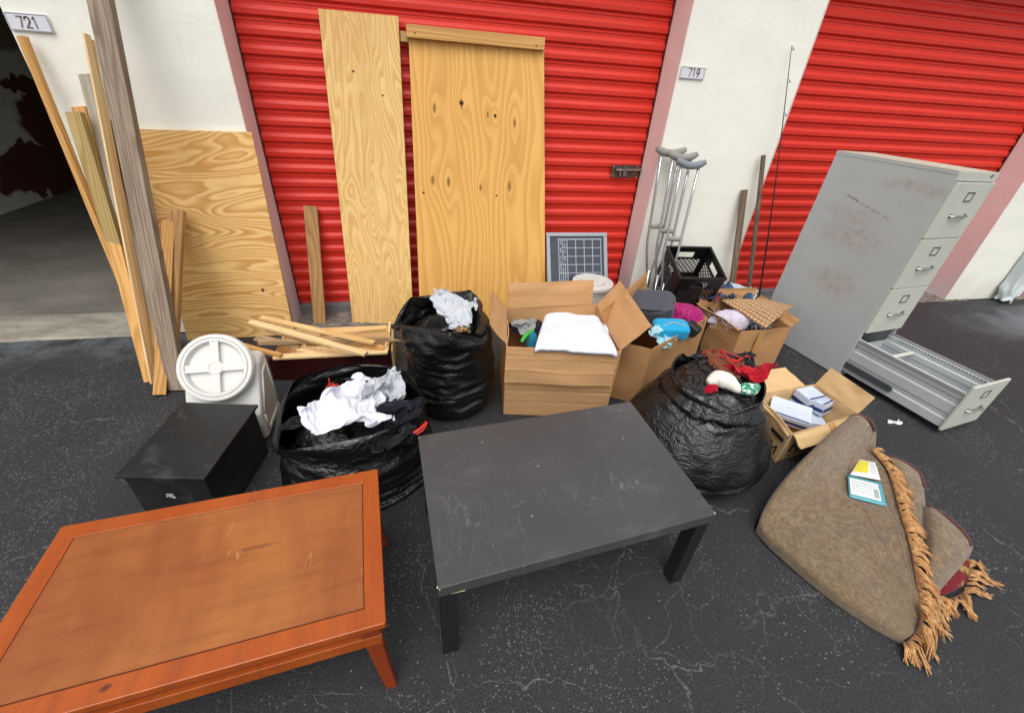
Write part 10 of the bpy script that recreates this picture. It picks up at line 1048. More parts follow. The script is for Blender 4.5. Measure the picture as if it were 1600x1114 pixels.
crumple('dark_cloth', 'near-black garment at the left inside the round bag mouth', 'cloth1', G(1106, 600, .42), 80, (.6, .8, .40), MAT['black_cloth'])
crumple('red_garment', 'bright red knitted garment in the round bag mouth', 'cloth3', G(1154, 600, .42), 70, (.62, .55, .68), MAT['red_cloth'])
heap('red_sock', 'small red knitted toe piece at the front of the round bag mouth', G(1112, 607, .50), .035, .022, .02, MAT['red_cloth'], 10.9, folds=.006, fs=9, sag=.03)
def softtube(name, label, pts, rs, mat, seed, cat='clothing', amp=.006, group=None):
    b = MB(); P = [Vector(p) for p in pts]; out = []; rr = []
    for i in range(len(P)-1):
        for k in range(8):
            f = k/8; p0, p1, p2, p3 = P[max(i-1, 0)], P[i], P[i+1], P[min(i+2, len(P)-1)]
            out.append(.5*((p1*2)+(p2-p0)*f+(p0*2-p1*5+p2*4-p3)*f*f+(p1*3-p0-p2*3+p3)*f**3)); rr.append(rs[i]*(1-f)+rs[i+1]*f)
    out.append(P[-1]); rr.append(rs[-1]); b.tube(out, rr, 20)
    for v in b.bm.verts:
        d = ridge(v.co, 14, seed, 3)*amp; v.co += V3(mnoise.noise(v.co*9), mnoise.noise(v.co*9+V3(4, 4, 4)), .6)*d
    return tag(b.build(name, mat, smooth=True), label, cat, group)
softtube('white_knit', 'white knitted stocking lying across the red knitwear', [G(1106, 598, .52), G(1120, 592, .535), G(1136, 596, .535), G(1150, 606, .52), G(1158, 609, .515)], [.012, .036, .036, .022, .018], MAT['knit'], 2)
softtube('green_knit', 'green and white striped knit end at the front of the round bag', [G(1156, 609, .52), G(1166, 608, .525), G(1176, 608, .52), G(1182, 604, .515)], [.018, .028, .026, .014], MAT['green'], 5)
# ------------------------------------------------------------------ cardboard boxes
def cbox(label, B4, T4, h, mat, flaps, seed, loc=None, wob=.006, th=.005, crease=0.0, group='open cardboard boxes'):
    B4 = [V3(p[0], p[1], .003) for p in B4]; T4 = [V3(p[0], p[1], h if len(p) < 3 else p[2]) for p in T4]
    c = sum(B4, V3(0, 0, 0))/4; t = thing('cardboard_box', label, 'cardboard box', (c.x, c.y, 0), group)
    ctr = (sum(T4, V3(0, 0, 0))/4)
    for i in range(4):
        j = (i+1) % 4; b = MB()
        def f(u, v, i=i):
            s_ = min(1, 8*u, 8*(1-u)); k = v**2*s_
            w = wob*2*mnoise.noise(V3(u*2.2+i*5, v*2.5, seed))*sin(pi*u)*(.3+v)
            if crease and i == 0:
                for zc, am in ((.93, .006), (.86, .010), (.80, .006), (.70, .010), (.63, .006), (.5, .005), (.38, .006), (.2, .004)):
                    w -= am*crease*math.exp(-((v-zc-.02*mnoise.noise(V3(u*3, zc*9, seed)))/.012)**2)*(.4+.6*abs(mnoise.noise(V3(u*3+zc*7, 2, seed)))*2)
            return w
        b.slab([B4[i], B4[j], T4[j], T4[i]], th, (24, 60 if crease and i == 0 else 20), fn=f); b.build('side_wall', mat, t, auto=50)
    b = MB(); b.slab([p+V3(0, 0, .01) for p in B4], .004, (2, 2)); b.build('base_panel', mat, t)
    for (i, ang, L, rag, trim) in flaps:
        j = (i+1) % 4; e = (T4[j]-T4[i]); outw = V3(e.y, -e.x, 0).normalized(); d = outw*sin(rad(ang))+V3(0, 0, 1)*cos(rad(ang))
        EL = e.length; a0, a1 = T4[i]+e*trim[0], T4[i]+e*trim[1]; lift = outw*.004 if ang > 90 else V3(0, 0, .001)
        skew = e.normalized()*(trim[2] if len(trim) > 2 else 0)
        b = MB(); b.slab([a0+lift, a1+lift, a1+lift+d*L-skew, a0+lift+d*L+skew], .004, (40, 44), fn=lambda u, v: .014*v*mnoise.noise(V3(u*2.4+i*3, v*2, seed+2))+.0022*mnoise.noise(V3(u*EL*11, v*L*11, seed))-(sum(.0045*math.exp(-((v-q_-.05*mnoise.noise(V3(u*2.5, q_*9, seed)))/.03)**2)*(.3+1.4*abs(mnoise.noise(V3(u*4+q_*7, 2, seed)))) for q_ in (.16, .28, .62)) if ang > 150 and L > .1 else 0), rag=rag, seed=seed+i)
        b.build('flap', MAT['card_in'] if False else mat, t, auto=60)
    return t
C1B = [(.405, -1.13), (.975, -1.235), (1.02, -.80), (.46, -.70)]; C1T = [(.396, -1.135), (.98, -1.24), (1.05, -.70), (.475, -.715)]
cb1 = cbox('largest tan cardboard box in the middle with creased front and white bedding inside', C1B, C1T, .455, MAT['card'], [(2, 12, .15, 0, (.06, .98)), (3, 38, .15, .01, (.0, .95)), (1, 38, .20, .03, (.02, .98, -.02)), (0, 176, .215, .012, (.0, .97))], 1.0, crease=1.0)
C2 = [(.985, -.99), (1.215, -1.145), (1.775, -.815), (1.53, -.44)]
cb2 = cbox('brown cardboard box holding a grey bag and bright blue pouch', C2, C2, .39, MAT['card2'], [(3, 12, .16, .004, (.02, .98)), (2, 165, .12, .0, (.02, .98))], 2.0)
C3 = [(2.02, -.86), (2.415, -.845), (2.42, -.45), (1.95, -.46)]
cb3 = cbox('brown cardboard box with jeans and woven mat beside the filing cabinet', C3, C3, .30, MAT['card2'], [(1, 40, .07, .004, (.0, 1)), (2, 8, .11, .0, (.0, 1)), (3, 60, .03, .0, (0, 1))], 3.0)
C4B = [(1.745, -1.685), (2.205, -1.60), (2.20, -1.34), (1.80, -1.39)]; C4T = [(1.755, -1.685), (2.235, -1.60), (2.225, -1.325), (1.80, -1.375)]
cb4 = cbox('smallest cardboard box with white medicine cartons beside the rolled rug', C4B, C4T, .20, MAT['card3'], [(0, 125, .075, 0, (0, 1)), (1, 25, .12, 0, (0, 1)), (2, 75, .15, .006, (.2, 1, .02)), (3, 150, .02, 0, (0, 1))], 4.0)
def tape(par, pts, w, side):
    b = MB(); b.beam(pts[0], pts[1], w, .0008, side=side); b.build('packing_tape', MAT['tape'], par)
f0, f1 = V3(*C4T[0], .2), V3(*C4T[1], .2); e_ = f1-f0; ow = V3(e_.y, -e_.x, 0).normalized()
d_ = ow*sin(rad(125))+V3(0, 0, 1)*cos(rad(125)); nn = e_.normalized().cross(d_)
tape(cb4, [f0+e_*.55+ow*.009+V3(0, 0, .006), f0+e_*.55+d_*.076+ow*.009+V3(0, 0, .006)], .045, e_)
# black print on the small box
b = MB(); X = e_.normalized(); O = V3(*C4B[0], .004)-V3(X.y, -X.x, 0)*0+V3(X.y, -X.x, 0)*.004
rr = random.Random(2)
for (u0, u1, z0, z1) in ((.05, .30, .118, .124), (.05, .34, .09, .105), (.36, .43, .088, .11), (.05, .07, .06, .085), (.10, .26, .075, .08), (.10, .30, .062, .067), (.10, .28, .05, .055), (.05, .40, .03, .034)):
    b.beam(O+X*u0+V3(0, 0, (z0+z1)/2), O+X*u1+V3(0, 0, (z0+z1)/2), z1-z0, .0012, side=V3(0, 0, 1))
b.build('printed_mark', MAT['blackink'], cb4)
O = V3(*C4B[0], 0); X2 = (V3(*C4B[3], 0)-O).normalized(); N2 = V3(-X2.y, X2.x, 0); O = O+N2*.007
def lt4(u, z): return O+X2*u+V3(0, 0, z)
b = MB(); N2n = X2.cross(V3(0, 0, 1))
strokes(b, [lt4(.03, .035), lt4(.03, .085), lt4(.075, .035), lt4(.075, .085)], .008, N2n); b.build('printed_mark', MAT['blackink'], cb4)
b = MB(); strokes(b, [lt4(.02, .14), lt4(.11, .13)], .022, N2n); b.build('printed_mark', MAT['blackink'], cb4)
# creases tape on the big box right edge
def walltape(par, p0, p1, u, w, z0, z1):
    p0, p1 = V3(*p0, 0), V3(*p1, 0); e = (p1-p0); ow_ = V3(e.y, -e.x, 0).normalized()*.010; a = p0+e*u+ow_; b = MB()
    b.grid(lambda i, j: a+e.normalized()*(w*(i-.5))+V3(0, 0, z0+(z1-z0)*j), 1, 8); b.build('packing_tape', MAT['tape'], par)
walltape(cb3, C3[0], C3[1], .42, .05, .12, .30)
# contents
def carton(px, z, sz, rot, tilt, label, navy=True):
    c = G(px[0], px[1], z); M = Matrix.Translation(c) @ Matrix.Rotation(rad(rot), 4, 'Z') @ Matrix.Rotation(rad(tilt), 4, 'X'); a, d, h = sz
    t = thing('medicine_carton', label, 'carton', (c.x, c.y, c.z-h), 'white medicine cartons')
    b = MB(); b.obox(M, (-a/2, -d/2, -h), (a/2, d/2, 0)); b.build('carton_body', MAT['whitebox'], t, bevel=.0015)
    if navy:
        b = MB(); b.obox(M, (-a/2+.004, -d/2+.004, .0002), (a/2-.004, -d/2+.014, .001)); b.obox(M, (-a/2-.0008, -d/2+.002, -h*.75), (-a/2-.0002, d/2-.002, -h*.45)); b.obox(M, (-a/2+.002, -d/2-.0009, -h*.8), (a/2-.002, -d/2-.0002, -h*.45)); b.build('navy_band', MAT['navyink'], t)
    b = MB(); r_ = random.Random(int(px[0]))
    for k in range(3):
        y = -d/2+.024+k*(d-.035)/4; x = -a/2+.01+.02*k
        while x < a/2-.015:
            l = r_.uniform(.006, .016); b.obox(M, (x, y, .0003), (min(x+l, a/2-.006), y+.0016, .0007)); x += l+.004
    b.build('small_print', MAT['greyink'], t)
carton((1236, 640), .155, (.20, .13, .06), -42, 14, 'long white carton standing at the left of the small box')
carton((1268, 614), .205, (.125, .10, .09), 8, 4, 'white carton with a navy band at the back of the small box')
carton((1288, 626), .185, (.10, .06, .07), 18, -8, 'small white carton tipped against the right of the small box')
carton((1262, 650), .10, (.16, .12, .05), -20, 0, 'white carton lying lowest in the small box', False)
# box 1 contents
CG = 'clothes in the cardboard boxes'
def sheetcloth(name, label, q, mat, th=.02, amp=.01, seed=0, n=(40, 34), cat='bedding', fs=6, drop=.05):
    b = MB(); b.slab([Vector(p) for p in q], th, n, fn=lambda u, v: amp*ridge((u*.6, v*.5, 0), fs, seed, 5, .8)-drop*(max(0, abs(2*u-1)-.8)/.2)**2-drop*(max(0, abs(2*v-1)-.82)/.18)**2+.012*mnoise.noise(V3(u*2, v*2, seed)))
    return tag(b.build(name, mat, smooth=True), label, cat)
sheetcloth('white_bedding', 'smooth folded white bedding on top in the biggest cardboard box', [G(836, 543, .475), G(966, 550, .475), G(934, 490, .50), G(853, 487, .50)], MAT['white_cloth'], .018, .016, 3.0, drop=.016, fs=3.2, n=(80, 70))
heap('bedding_layer', 'lower white bedding under the folded sheet in the biggest box', G(905, 520, .40), .24, .20, .05, MAT['white_cloth'], 4.4, folds=.02, fs=5, cat='bedding', n=90)
crumple('dark_clothing', 'dark clothes along the left edge of the biggest box', 'cloth3', G(815, 520, .32), 80, (.62, 1.0, .40), MAT['navy'])
crumple('grey_shirt', 'mottled grey shirt at the left back of the biggest box', 'cloth1', G(820, 520, .38), 20, (.42, .5, .34), MAT['greyknit'])
heap('teal_cloth', 'teal cloth between white bedding and green toy', G(832, 527, .43), .035, .05, .02, MAT['teal'], 13.2, folds=.01, fs=9)
softtube('green_toy', 'bright green curved plastic piece in the biggest box', [G(815, 534, .44), G(822, 524, .45), G(833, 516, .45)], [.008, .012, .009], MAT['green_plastic'], 1, cat='toy', amp=0)
softtube('red_cloth', 'strip of red cloth under the white bedding at the box front', [G(858, 540, .445), G(880, 542, .45), G(903, 546, .445)], [.012, .018, .010], MAT['maroon_cloth'], 6)
# box 2 contents
t = thing('grey_bag', 'dark grey soft zipped bag in the brown cardboard box', 'bag', G(1015, 480, .38))
def puff(c, ex, rot, seed, amp=.006, pw=.45):
    c = Vector(c); b = MB(); M = Matrix.Translation(c) @ Matrix.Rotation(rad(rot[2]), 4, 'Z') @ Matrix.Rotation(rad(rot[0]), 4, 'X') @ Matrix.Rotation(rad(rot[1]), 4, 'Y')
    sg = lambda x, p: (abs(x)**p)*(1 if x >= 0 else -1)
    def fn(u, v):
        a, e = u*2*pi, (v-.5)*pi*.99999; p = V3(sg(cos(e), pw)*sg(cos(a), pw)*ex[0], sg(cos(e), pw)*sg(sin(a), pw)*ex[1], sg(sin(e), pw)*ex[2])
        k = 1+amp*20*(mnoise.noise(p*12+V3(seed, 0, 0))*.4+.35*ridge(p, 9, seed, 3)); return M @ (p*k)
    b.grid(fn, 56, 28, closeu=True); return b, M
b, M = puff(G(1014, 480, .41), (.150, .115, .075), (14, -8, -28), 3.1, .008); b.build('bag_shell', MAT['greybag'], t, smooth=True)
b = MB(); b.tube([M @ V3(-.13, -.100, .058), M @ V3(0, -.112, .062), M @ V3(.13, -.100, .056), M @ V3(.146, 0, .056)], .004, 8); b.build('zip', MAT['gap'], t, smooth=True)
crumple('grey_trousers', 'grey trousers hanging below the zipped bag in the box', 'cloth1', G(1030, 505, .27), 40, (.6, .9, .5), MAT['greybag'])
heap('sequin_cloth', 'magenta sequinned cloth beside the grey bag', G(1069, 486, .40), .14, .095, .015, MAT['pink_seq'], 14.2, folds=.028, fs=5, rot=-.75, n=100, tilt=(0, -.1))
b, M = puff(G(1047, 514, .395), (.105, .06, .045), (10, 0, -12), 4.4, .006)
t = thing('blue_pouch', 'bright blue nylon pouch with white cord in the brown box', 'pouch', G(1047, 513, .35)); b.build('pouch_body', MAT['blue'], t, smooth=True)
b = MB(); b.tube([M @ V3(-.07, -.060, .0), M @ V3(-.055, -.03, .050), M @ V3(0, 0, .052), M @ V3(.07, -.02, .048), M @ V3(.08, -.056, .02)], .0025, 6); b.build('cord', MAT['rope'], t, smooth=True)
crumple('pale_blue_towel', 'pale blue towel at the front corner of the brown box', 'cloth1', G(1034, 536, .335), 25, (.62, .85, .45), MAT['ltblue'])
b, M = puff(G(1081, 514, .385), (.040, .045, .035), (20, 10, 30), 5.5, .004, .3); tag(b.build('black_case', MAT['blackmetal'], smooth=True), 'small glossy black case at the right of the brown box', 'case')
# box 3 contents
crumple('blue_jeans', 'dark blue jeans bunched at the left of the mat box', 'cloth3', G(1114, 476, .27), 130, (.80, .62, .70), MAT['denim'])
crumple('washed_jeans', 'pale washed jeans behind the woven mat', 'cloth1', G(1156, 466, .30), -10, (.62, .9, .40), MAT['wash'])
heap('folded_denim', 'dark denim roll at the back right of the pale jeans', G(1166, 464, .335), .06, .045, .03, MAT['denim'], 18.9, folds=.012, fs=9)
softtube('maroon_strap', 'maroon strap draped over the blue jeans', [G(1128, 442, .37), G(1124, 452, .375), G(1124, 462, .37), G(1116, 472, .35)], [.014, .016, .016, .010], MAT['maroon_cloth'], 4)
heap('fluffy_throw', 'pale lilac fluffy throw under the woven mat', G(1152, 497, .285), .19, .085, .03, MAT['fluff'], 19.4, folds=.02, fs=10, rot=-.25, n=120)
heap('black_garment', 'small black garment at the front edge of the mat box', G(1178, 510, .30), .06, .03, .015, MAT['black_cloth'], 20.2, folds=.01, fs=9)
crumple('dark_garments', 'dark garments filling the brown box below its grey bag', 'cloth3', G(1040, 512, .22), 60, (1.2, 1.1, .50), MAT['navy'])
# strands of fluff
b = MB(); rr = random.Random(11)
for k in range(220):
    p = G(rr.uniform(1108, 1205), rr.uniform(485, 515), .30+rr.uniform(0, .012)); d = V3(rr.uniform(-1, 1), rr.uniform(-1, 1), rr.uniform(.2, 1)).normalized()*rr.uniform(.02, .045)
    b.tube([p, p+d*.5+V3(0, 0, .004), p+d+V3(0, 0, -.004)], [.0011, .0008, .0003], 3)
tag(b.build('fluff_strands', MAT['fluff']), 'loose pale strands standing off the fluffy throw', 'fluff'); bpy.data.objects['fluff_strands']['kind'] = 'stuff'
# woven mat: real over-under strands
def mat_piece():
    q = [G(1196, 512, .33), G(1238, 478, .35), G(1196, 468, .355), G(1124, 467, .34)]
    t = thing('woven_mat', 'tan woven basket-pattern mat lying on top of the box', 'mat', (q[0]+q[2])/2)
    def P(u, v, o=0):
        p = (q[0]*(1-u)+q[1]*u)*(1-v)+(q[3]*(1-u)+q[2]*u)*v; return p+V3(0, 0, .012*sin(pi*u)*sin(pi*v)+.006*mnoise.noise(V3(u*3, v*3, 2))+o)
    A = MB(); Bm = MB(); nu, nv = 9, 26
    for i in range(nu):
        pts = [P((i+.5)/nu, j/40, .003*sin(j/40*nv*pi+pi*i)) for j in range(41)]; A.tube(pts, .013, 6, flat=.25)
    for j in range(nv):
        pts = [P(i/36, (j+.5)/nv, -.003*sin(i/36*nu*pi+pi*j)) for i in range(37)]; Bm.tube(pts, .0062, 6, flat=.4)
    b = MB(); b.grid(lambda u, v: P(u, v, -.004), 12, 12); b.build('backing', MAT['card_in'], t)
    A.build('broad_strands', MAT['matlight'], t); Bm.build('fine_strands', MAT['matdark'], t)
MAT['matlight'] = paint('tan_straw', 'c9a57c', .8, .15, 60); MAT['matdark'] = paint('brown_straw', '9c7a58', .8, .2, 60)
mat_piece()
# ------------------------------------------------------------------ milk crates
def crate(label, M, s=.325, h=.275):
    o_ = M.translation; t = thing('milk_crate', label, 'crate', (o_.x, o_.y, o_.z), 'black milk crates')
    w = .010
    b = MB()
    b.obox(M, (0, 0, 0), (s, s, .006))
    b.build('base', MAT['crate'], t)
    for k in range(4):
        MM = M @ Matrix.Translation((s/2, s/2, 0)) @ Matrix.Rotation(k*pi/2, 4, 'Z') @ Matrix.Translation((-s/2, -s/2, 0))
        b = MB(); zt = h-.020
        b.obox(MM, (-.004, -.006, zt), (s+.004, w, h)); b.obox(MM, (.002, -.002, 0), (s-.002, w-.001, .028))
        b.obox(MM, (0, 0, .028), (.030, w-.0005, zt)); b.obox(MM, (s-.030, 0, .028), (s-.0101, w-.0005, zt))
        b.obox(MM, (.03, .0005, .165), (s-.03, w-.001, .180)); hx0, hx1 = s*.31, s*.69
        b.obox(MM, (.03, .0005, .180), (hx0, w-.001, zt)); b.obox(MM, (hx1, .0005, .180), (s-.03, w-.001, zt)); b.obox(MM, (hx0, .0005, .232), (hx1, w-.001, zt))
        n = 8; x0, x1, z0, z1 = .03, s-.03, .028, .165; step = (x1-x0)/n*1.0
        for sg in (1, -1):
            for i in range(-6, n+7):
                # line x = xs + sg*(z-z0)
                xs = x0+i*step; xa, za, xb, zb_ = xs, z0, xs+sg*(z1-z0), z1
                if sg == 1:
                    if xa < x0: za += (x0-xa); xa = x0
                    if xb > x1: zb_ -= (xb-x1); xb = x1
                else:
                    if xa > x1: za += (xa-x1); xa = x1
                    if xb < x0: zb_ -= (x0-xb); xb = x0
                if zb_-za < .006: continue
                yy = w/2+(.0006 if sg == 1 else -.0006)
                b.beam(MM @ V3(xa, yy, za), MM @ V3(xb, yy, zb_), .0055, w-.004, side=(MM.to_3x3() @ V3(0, 1, 0)).cross((MM @ V3(xb, yy, zb_))-(MM @ V3(xa, yy, za))))
        b.build('lattice_side', MAT['crate'], t)
    return t
M1 = Matrix.Translation((1.70, -.56, .002)) @ Matrix.Rotation(rad(-8), 4, 'Z')
crate('lower black milk crate standing behind the brown cardboard box', M1, .325, .275)
# upper: tipped towards the camera, its low front edge resting on the lower crate
RF, LF, LB = Vector((2.045, -.545, .535)), Vector((1.715, -.505, .53)), None
X = (RF-LF).normalized(); Yd = Vector((.03, .26, .10)); Yd = (Yd-X*Yd.dot(X)).normalized(); Zd = X.cross(Yd)
Mu = Matrix((X, Yd, Zd)).transposed().to_4x4(); Mu.translation = LF-Zd*.275-Yd*0
crate('upper black milk crate tipped forward below the crutches, its open top showing', Mu, .325, .275)
# ------------------------------------------------------------------ dark red drawer full of slats
t = thing('drawer_box', 'dark red lacquered drawer filled with loose pine slats', 'drawer', (-.55, -.5, 0))
Lf, Rf = V3(-.905, -.650, 0), V3(-.222, -.655, 0); H_ = .150; Dp = .36
def bowf(u): return -.035*sin(pi*u)
b = MB(); n = 30; rows = []
for o_ in (0, .018):
    for z in (.004, H_): rows.append([b.bm.verts.new(V3(Lf.x+(Rf.x-Lf.x)*i/n, Lf.y+bowf(i/n)+o_, z+(.012*(i/n) if z > .1 else 0))) for i in range(n+1)])
for a_, c_ in ((0, 1), (1, 3), (3, 2), (2, 0)):
    for i in range(n): b.face([rows[a_][i], rows[a_][i+1], rows[c_][i+1], rows[c_][i]])
for i in (0, n): b.face([rows[0][i], rows[1][i], rows[3][i], rows[2][i]])
b.build('drawer_front', MAT['redwood'], t, auto=40)
b = MB(); b.beam(V3(-.885, -.63, .075), V3(-.885, -.63+Dp, .075), .13, .012, side=V3(0, 0, 1)); b.build('drawer_side', MAT['pine3'], t)
b = MB(); b.beam(V3(-.235, -.63, .085), V3(-.235, -.63+Dp, .085), .15, .012, side=V3(0, 0, 1)); b.build('drawer_side', MAT['pine3'], t)
b = MB(); b.beam(V3(-.88, -.63+Dp, .07), V3(-.24, -.63+Dp, .07), .12, .012, side=V3(0, 0, 1)); b.build('drawer_back', MAT['pine3'], t)
b = MB(); b.box((-.88, -.625, .012), (-.242, -.63+Dp-.006, .017)); b.build('drawer_floor', MAT['pine3'], t)
b = MB(); b.beam(V3(-.205, -.665, .09), V3(-.21, -.40, .10), .17, .012, side=V3(0, 0, 1)); o = b.build('end_board', MAT['tan'], t)
def slat(p, q_, w, th, mat, label, sd=None, bev=.001):
    p, q_ = Vector(p), Vector(q_); b = MB(); d = (q_-p); s_ = V3(-d.y, d.x, 0) if sd is None else sd
    b.beam(p, q_, w, th, side=s_, bev=bev); tag(b.build('pine_stick', mat, origin=p), label, 'slat', 'pine slats in the dark red drawer')
slat(G(391, 503, .285), G(572, 553, .245), .040, .016, MAT['pine3'], 'topmost long bright slat lying diagonally over the drawer')
slat(G(408, 496, .275), G(585, 536, .235), .038, .014, MAT['pine'], 'diagonal slat just behind the topmost bright slat')
slat(G(404, 535, .225), G(612, 530, .21), .028, .024, MAT['tan'], 'dull square slat running level with a splintered right end')
slat(G(428, 558, .168), G(606, 549, .180), .045, .014, MAT['pine3'], 'front slat lying along the rim of the red drawer')
slat(G(500, 521, .22), G(603, 513, .215), .050, .022, MAT['pine'], 'short thick slat at the back right of the drawer')
slat(G(418, 515, .24), G(520, 540, .215), .036, .020, MAT['pine'], 'slat below the diagonal pair at the left')
slat(G(366, 536, .205), G(440, 556, .185), .022, .022, MAT['pine2'], 'dark orange stick pointing left behind the white container')
slat(G(400, 528, .215), G(470, 540, .19), .050, .014, MAT['tan'], 'broad dull slat lying lowest at the left of the drawer')
slat(G(465, 546, .175), G(512, 556, .17), .030, .014, MAT['pine3'], 'short pale offcut in the middle of the drawer')
slat(G(570, 541, .20), G(600, 545, .19), .030, .014, MAT['pine2'], 'short orange offcut at the right end of the drawer')
slat(G(480, 536, .17), G(600, 539, .17), .05, .014, MAT['pine'], 'wide slat lying on the drawer floor')
b = MB(); p = G(604, 530, .212); e2 = G(628, 533, .208); b.tube([p, p*.5+e2*.5, e2], [.013, .008, .001], 6); o = b.build('broken_tip', MAT['tan'], bpy.data.objects['pine_stick.002'])
# ------------------------------------------------------------------ folded rug
def catmull(P, n):
    out = []
    m = len(P)-1
    for i in range(n+1):
        f = i/n*m; k = min(int(f), m-1); f -= k
        p0, p1, p2, p3 = P[max(k-1, 0)], P[k], P[k+1], P[min(k+2, m)]
        out.append(.5*((p1*2)+(p2-p0)*f+(p0*2-p1*5+p2*4-p3)*f*f+(p1*3-p0-p2*3+p3)*f**3))
    return out
def netsurf(net, nu, nv):
    R_ = [catmull([G(*c) for c in row], nv) for row in net]; cols = [catmull([r[j] for r in R_], nu) for j in range(nv+1)]
    return [[cols[j][i] for j in range(nv+1)] for i in range(nu+1)]
def lobe(name, net, mat, par, th=.03, nu=70, nv=50, seed=0, ground=True, amp=.005, uvo=(0, 0), swap=False):
    S_ = netsurf(net, nu, nv); b = MB(); vs = []
    for i in range(nu+1):
        r = []
        for j in range(nv+1):
            p = S_[i][j]; p = p+V3(0, 0, amp*ridge(p, 4, seed, 3)+.004*mnoise.noise(p*9)); p.z = max(p.z, .004); r.append(p)
        vs.append(r)
    T = [[b.bm.verts.new(p) for p in r] for r in vs]
    cen = V3(0, 0, 0)
    B2 = [[b.bm.verts.new(V3(p.x, p.y, .003 if ground else max(.003, p.z-th))) for p in r] for r in vs]
    LU = (vs[-1][nv//2]-vs[0][nv//2]).length; LV = (vs[nu//2][-1]-vs[nu//2][0]).length; uvo = (EDGE_U-LV*1.15, uvo[1]) if uvo[0] == 0 else uvo
    for i in range(nu):
        for j in range(nv):
            uv = [(uvo[0]+jj/nv*LV*1.15, uvo[1]+ii/nu*LU*1.1) for ii, jj in ((i, j), (i+1, j), (i+1, j+1), (i, j+1))]
            b.face([T[i][j], T[i+1][j], T[i+1][j+1], T[i][j+1]], uv); b.face([B2[i][j], B2[i][j+1], B2[i+1][j+1], B2[i+1][j]], uv)
    for i in range(nu):
        for j in (0, nv): b.face([T[i][j], B2[i][j], B2[i+1][j], T[i+1][j]], [(0, i*.02), (.03, i*.02), (.03, i*.02+.02), (0, i*.02+.02)])
    for j in range(nv):
        for i in (0, nu): b.face([T[i][j], T[i][j+1], B2[i][j+1], B2[i][j]], [(j*.02, 0), (j*.02+.02, 0), (j*.02+.02, .03), (j*.02, .03)])
    b.build(name, mat, par, smooth=True); return vs
rg = thing('rug', 'brown patterned rug folded pile side in with orange fringe', 'rug', (1.85, -2.1, 0))
# (px, py, z) rows from the rolled upper end to the lower corner; columns from the left fold to the fringe edge
net = [[(1317, 668, .06), (1322, 655, .17), (1340, 650, .215), (1357, 657, .195), (1367, 675, .10), (1368, 690, .05)],
       [(1236, 738, .03), (1246, 726, .16), (1268, 708, .235), (1300, 700, .235), (1330, 712, .10), (1368, 712, .08)],
       [(1188, 812, .015), (1199, 786, .09), (1234, 762, .15), (1272, 752, .135), (1322, 752, .072), (1384, 742, .09)],
       [(1190, 842, .006), (1197, 828, .055), (1232, 812, .075), (1288, 804, .075), (1348, 800, .085), (1410, 808, .09)],
       [(1266, 912, .006), (1272, 896, .055), (1296, 876, .068), (1340, 866, .075), (1384, 864, .085), (1428, 878, .085)],
       [(1345, 970, .006), (1350, 954, .05), (1366, 938, .062), (1388, 928, .066), (1412, 926, .072), (1434, 945, .065)],
       [(1408, 1006, .006), (1411, 1000, .025), (1418, 995, .035), (1424, 992, .036), (1430, 994, .032), (1440, 1000, .02)]]
VS = lobe('rug_body', net, MAT['rug'], rg, seed=1.0, nu=110, nv=90, amp=.013)
net2 = [[(1374, 712, .03), (1388, 714, .085), (1410, 722, .10), (1434, 738, .07), (1443, 752, .01)],
        [(1395, 765, .03), (1408, 770, .07), (1422, 775, .09), (1440, 785, .07), (1446, 800, .01)],
        [(1416, 830, .03), (1424, 838, .06), (1432, 845, .075), (1442, 852, .065), (1447, 866, .01)],
        [(1430, 890, .02), (1436, 895, .045), (1440, 900, .055), (1446, 906, .05), (1450, 918, .01)]]
lobe('second_fold', net2, MAT['rug'], rg, seed=2.0, nu=50, nv=30, uvo=(2, 1))
net3 = [[(1436, 790, .05), (1452, 792, .09), (1470, 802, .10), (1492, 822, .09), (1512, 842, .06), (1520, 856, .01)],
        [(1440, 830, .06), (1455, 835, .10), (1470, 845, .11), (1488, 858, .10), (1502, 868, .07), (1510, 878, .01)],
        [(1442, 880, .05), (1452, 885, .09), (1462, 890, .09), (1472, 895, .08), (1482, 900, .05), (1488, 906, .01)],
        [(1444, 915, .03), (1450, 918, .05), (1456, 920, .05), (1461, 922, .05), (1466, 924, .03), (1470, 926, .01)]]
lobe('third_fold', net3, MAT['rug'], rg, seed=3.0, nu=44, nv=40, uvo=(4, 2))
net4 = [[(1480, 870, .02), (1500, 872, .03), (1512, 878, .02)], [(1455, 900, .02), (1485, 905, .03), (1520, 896, .012)], [(1450, 930, .015), (1475, 928, .02), (1505, 915, .008)]]
lobe('inner_pile', net4, MAT['rugred'], rg, seed=4.0, nu=30, nv=30)
for e in ([(1367, 675, .06), (1362, 659, .17), (1345, 651, .19)], ):
    pass
def edge(pts, r, mat, name):
    b = MB(); b.tube(catmull([G(*p) for p in pts], 40), r, 8); b.build(name, mat, rg, smooth=True)
edge([(1390, 713, .09), (1412, 721, .10), (1436, 738, .068), (1444, 760, .045)], .009, MAT['rugedge'], 'bound_edge')
edge([(1452, 790, .092), (1480, 808, .10), (1505, 830, .085), (1518, 852, .05)], .008, MAT['rugedge'], 'bound_edge')
edge([(1322, 655, .175), (1341, 649, .22), (1359, 657, .20), (1367, 672, .13)], .010, MAT['rugedge'], 'bound_edge')
# pale wear on the rolled end
b = MB(); b.tube(catmull([G(1338, 653, .212), G(1350, 657, .205), G(1356, 664, .185)], 14), .006, 6, flat=.4); b.build('worn_patch', MAT['paper'], rg, smooth=True)
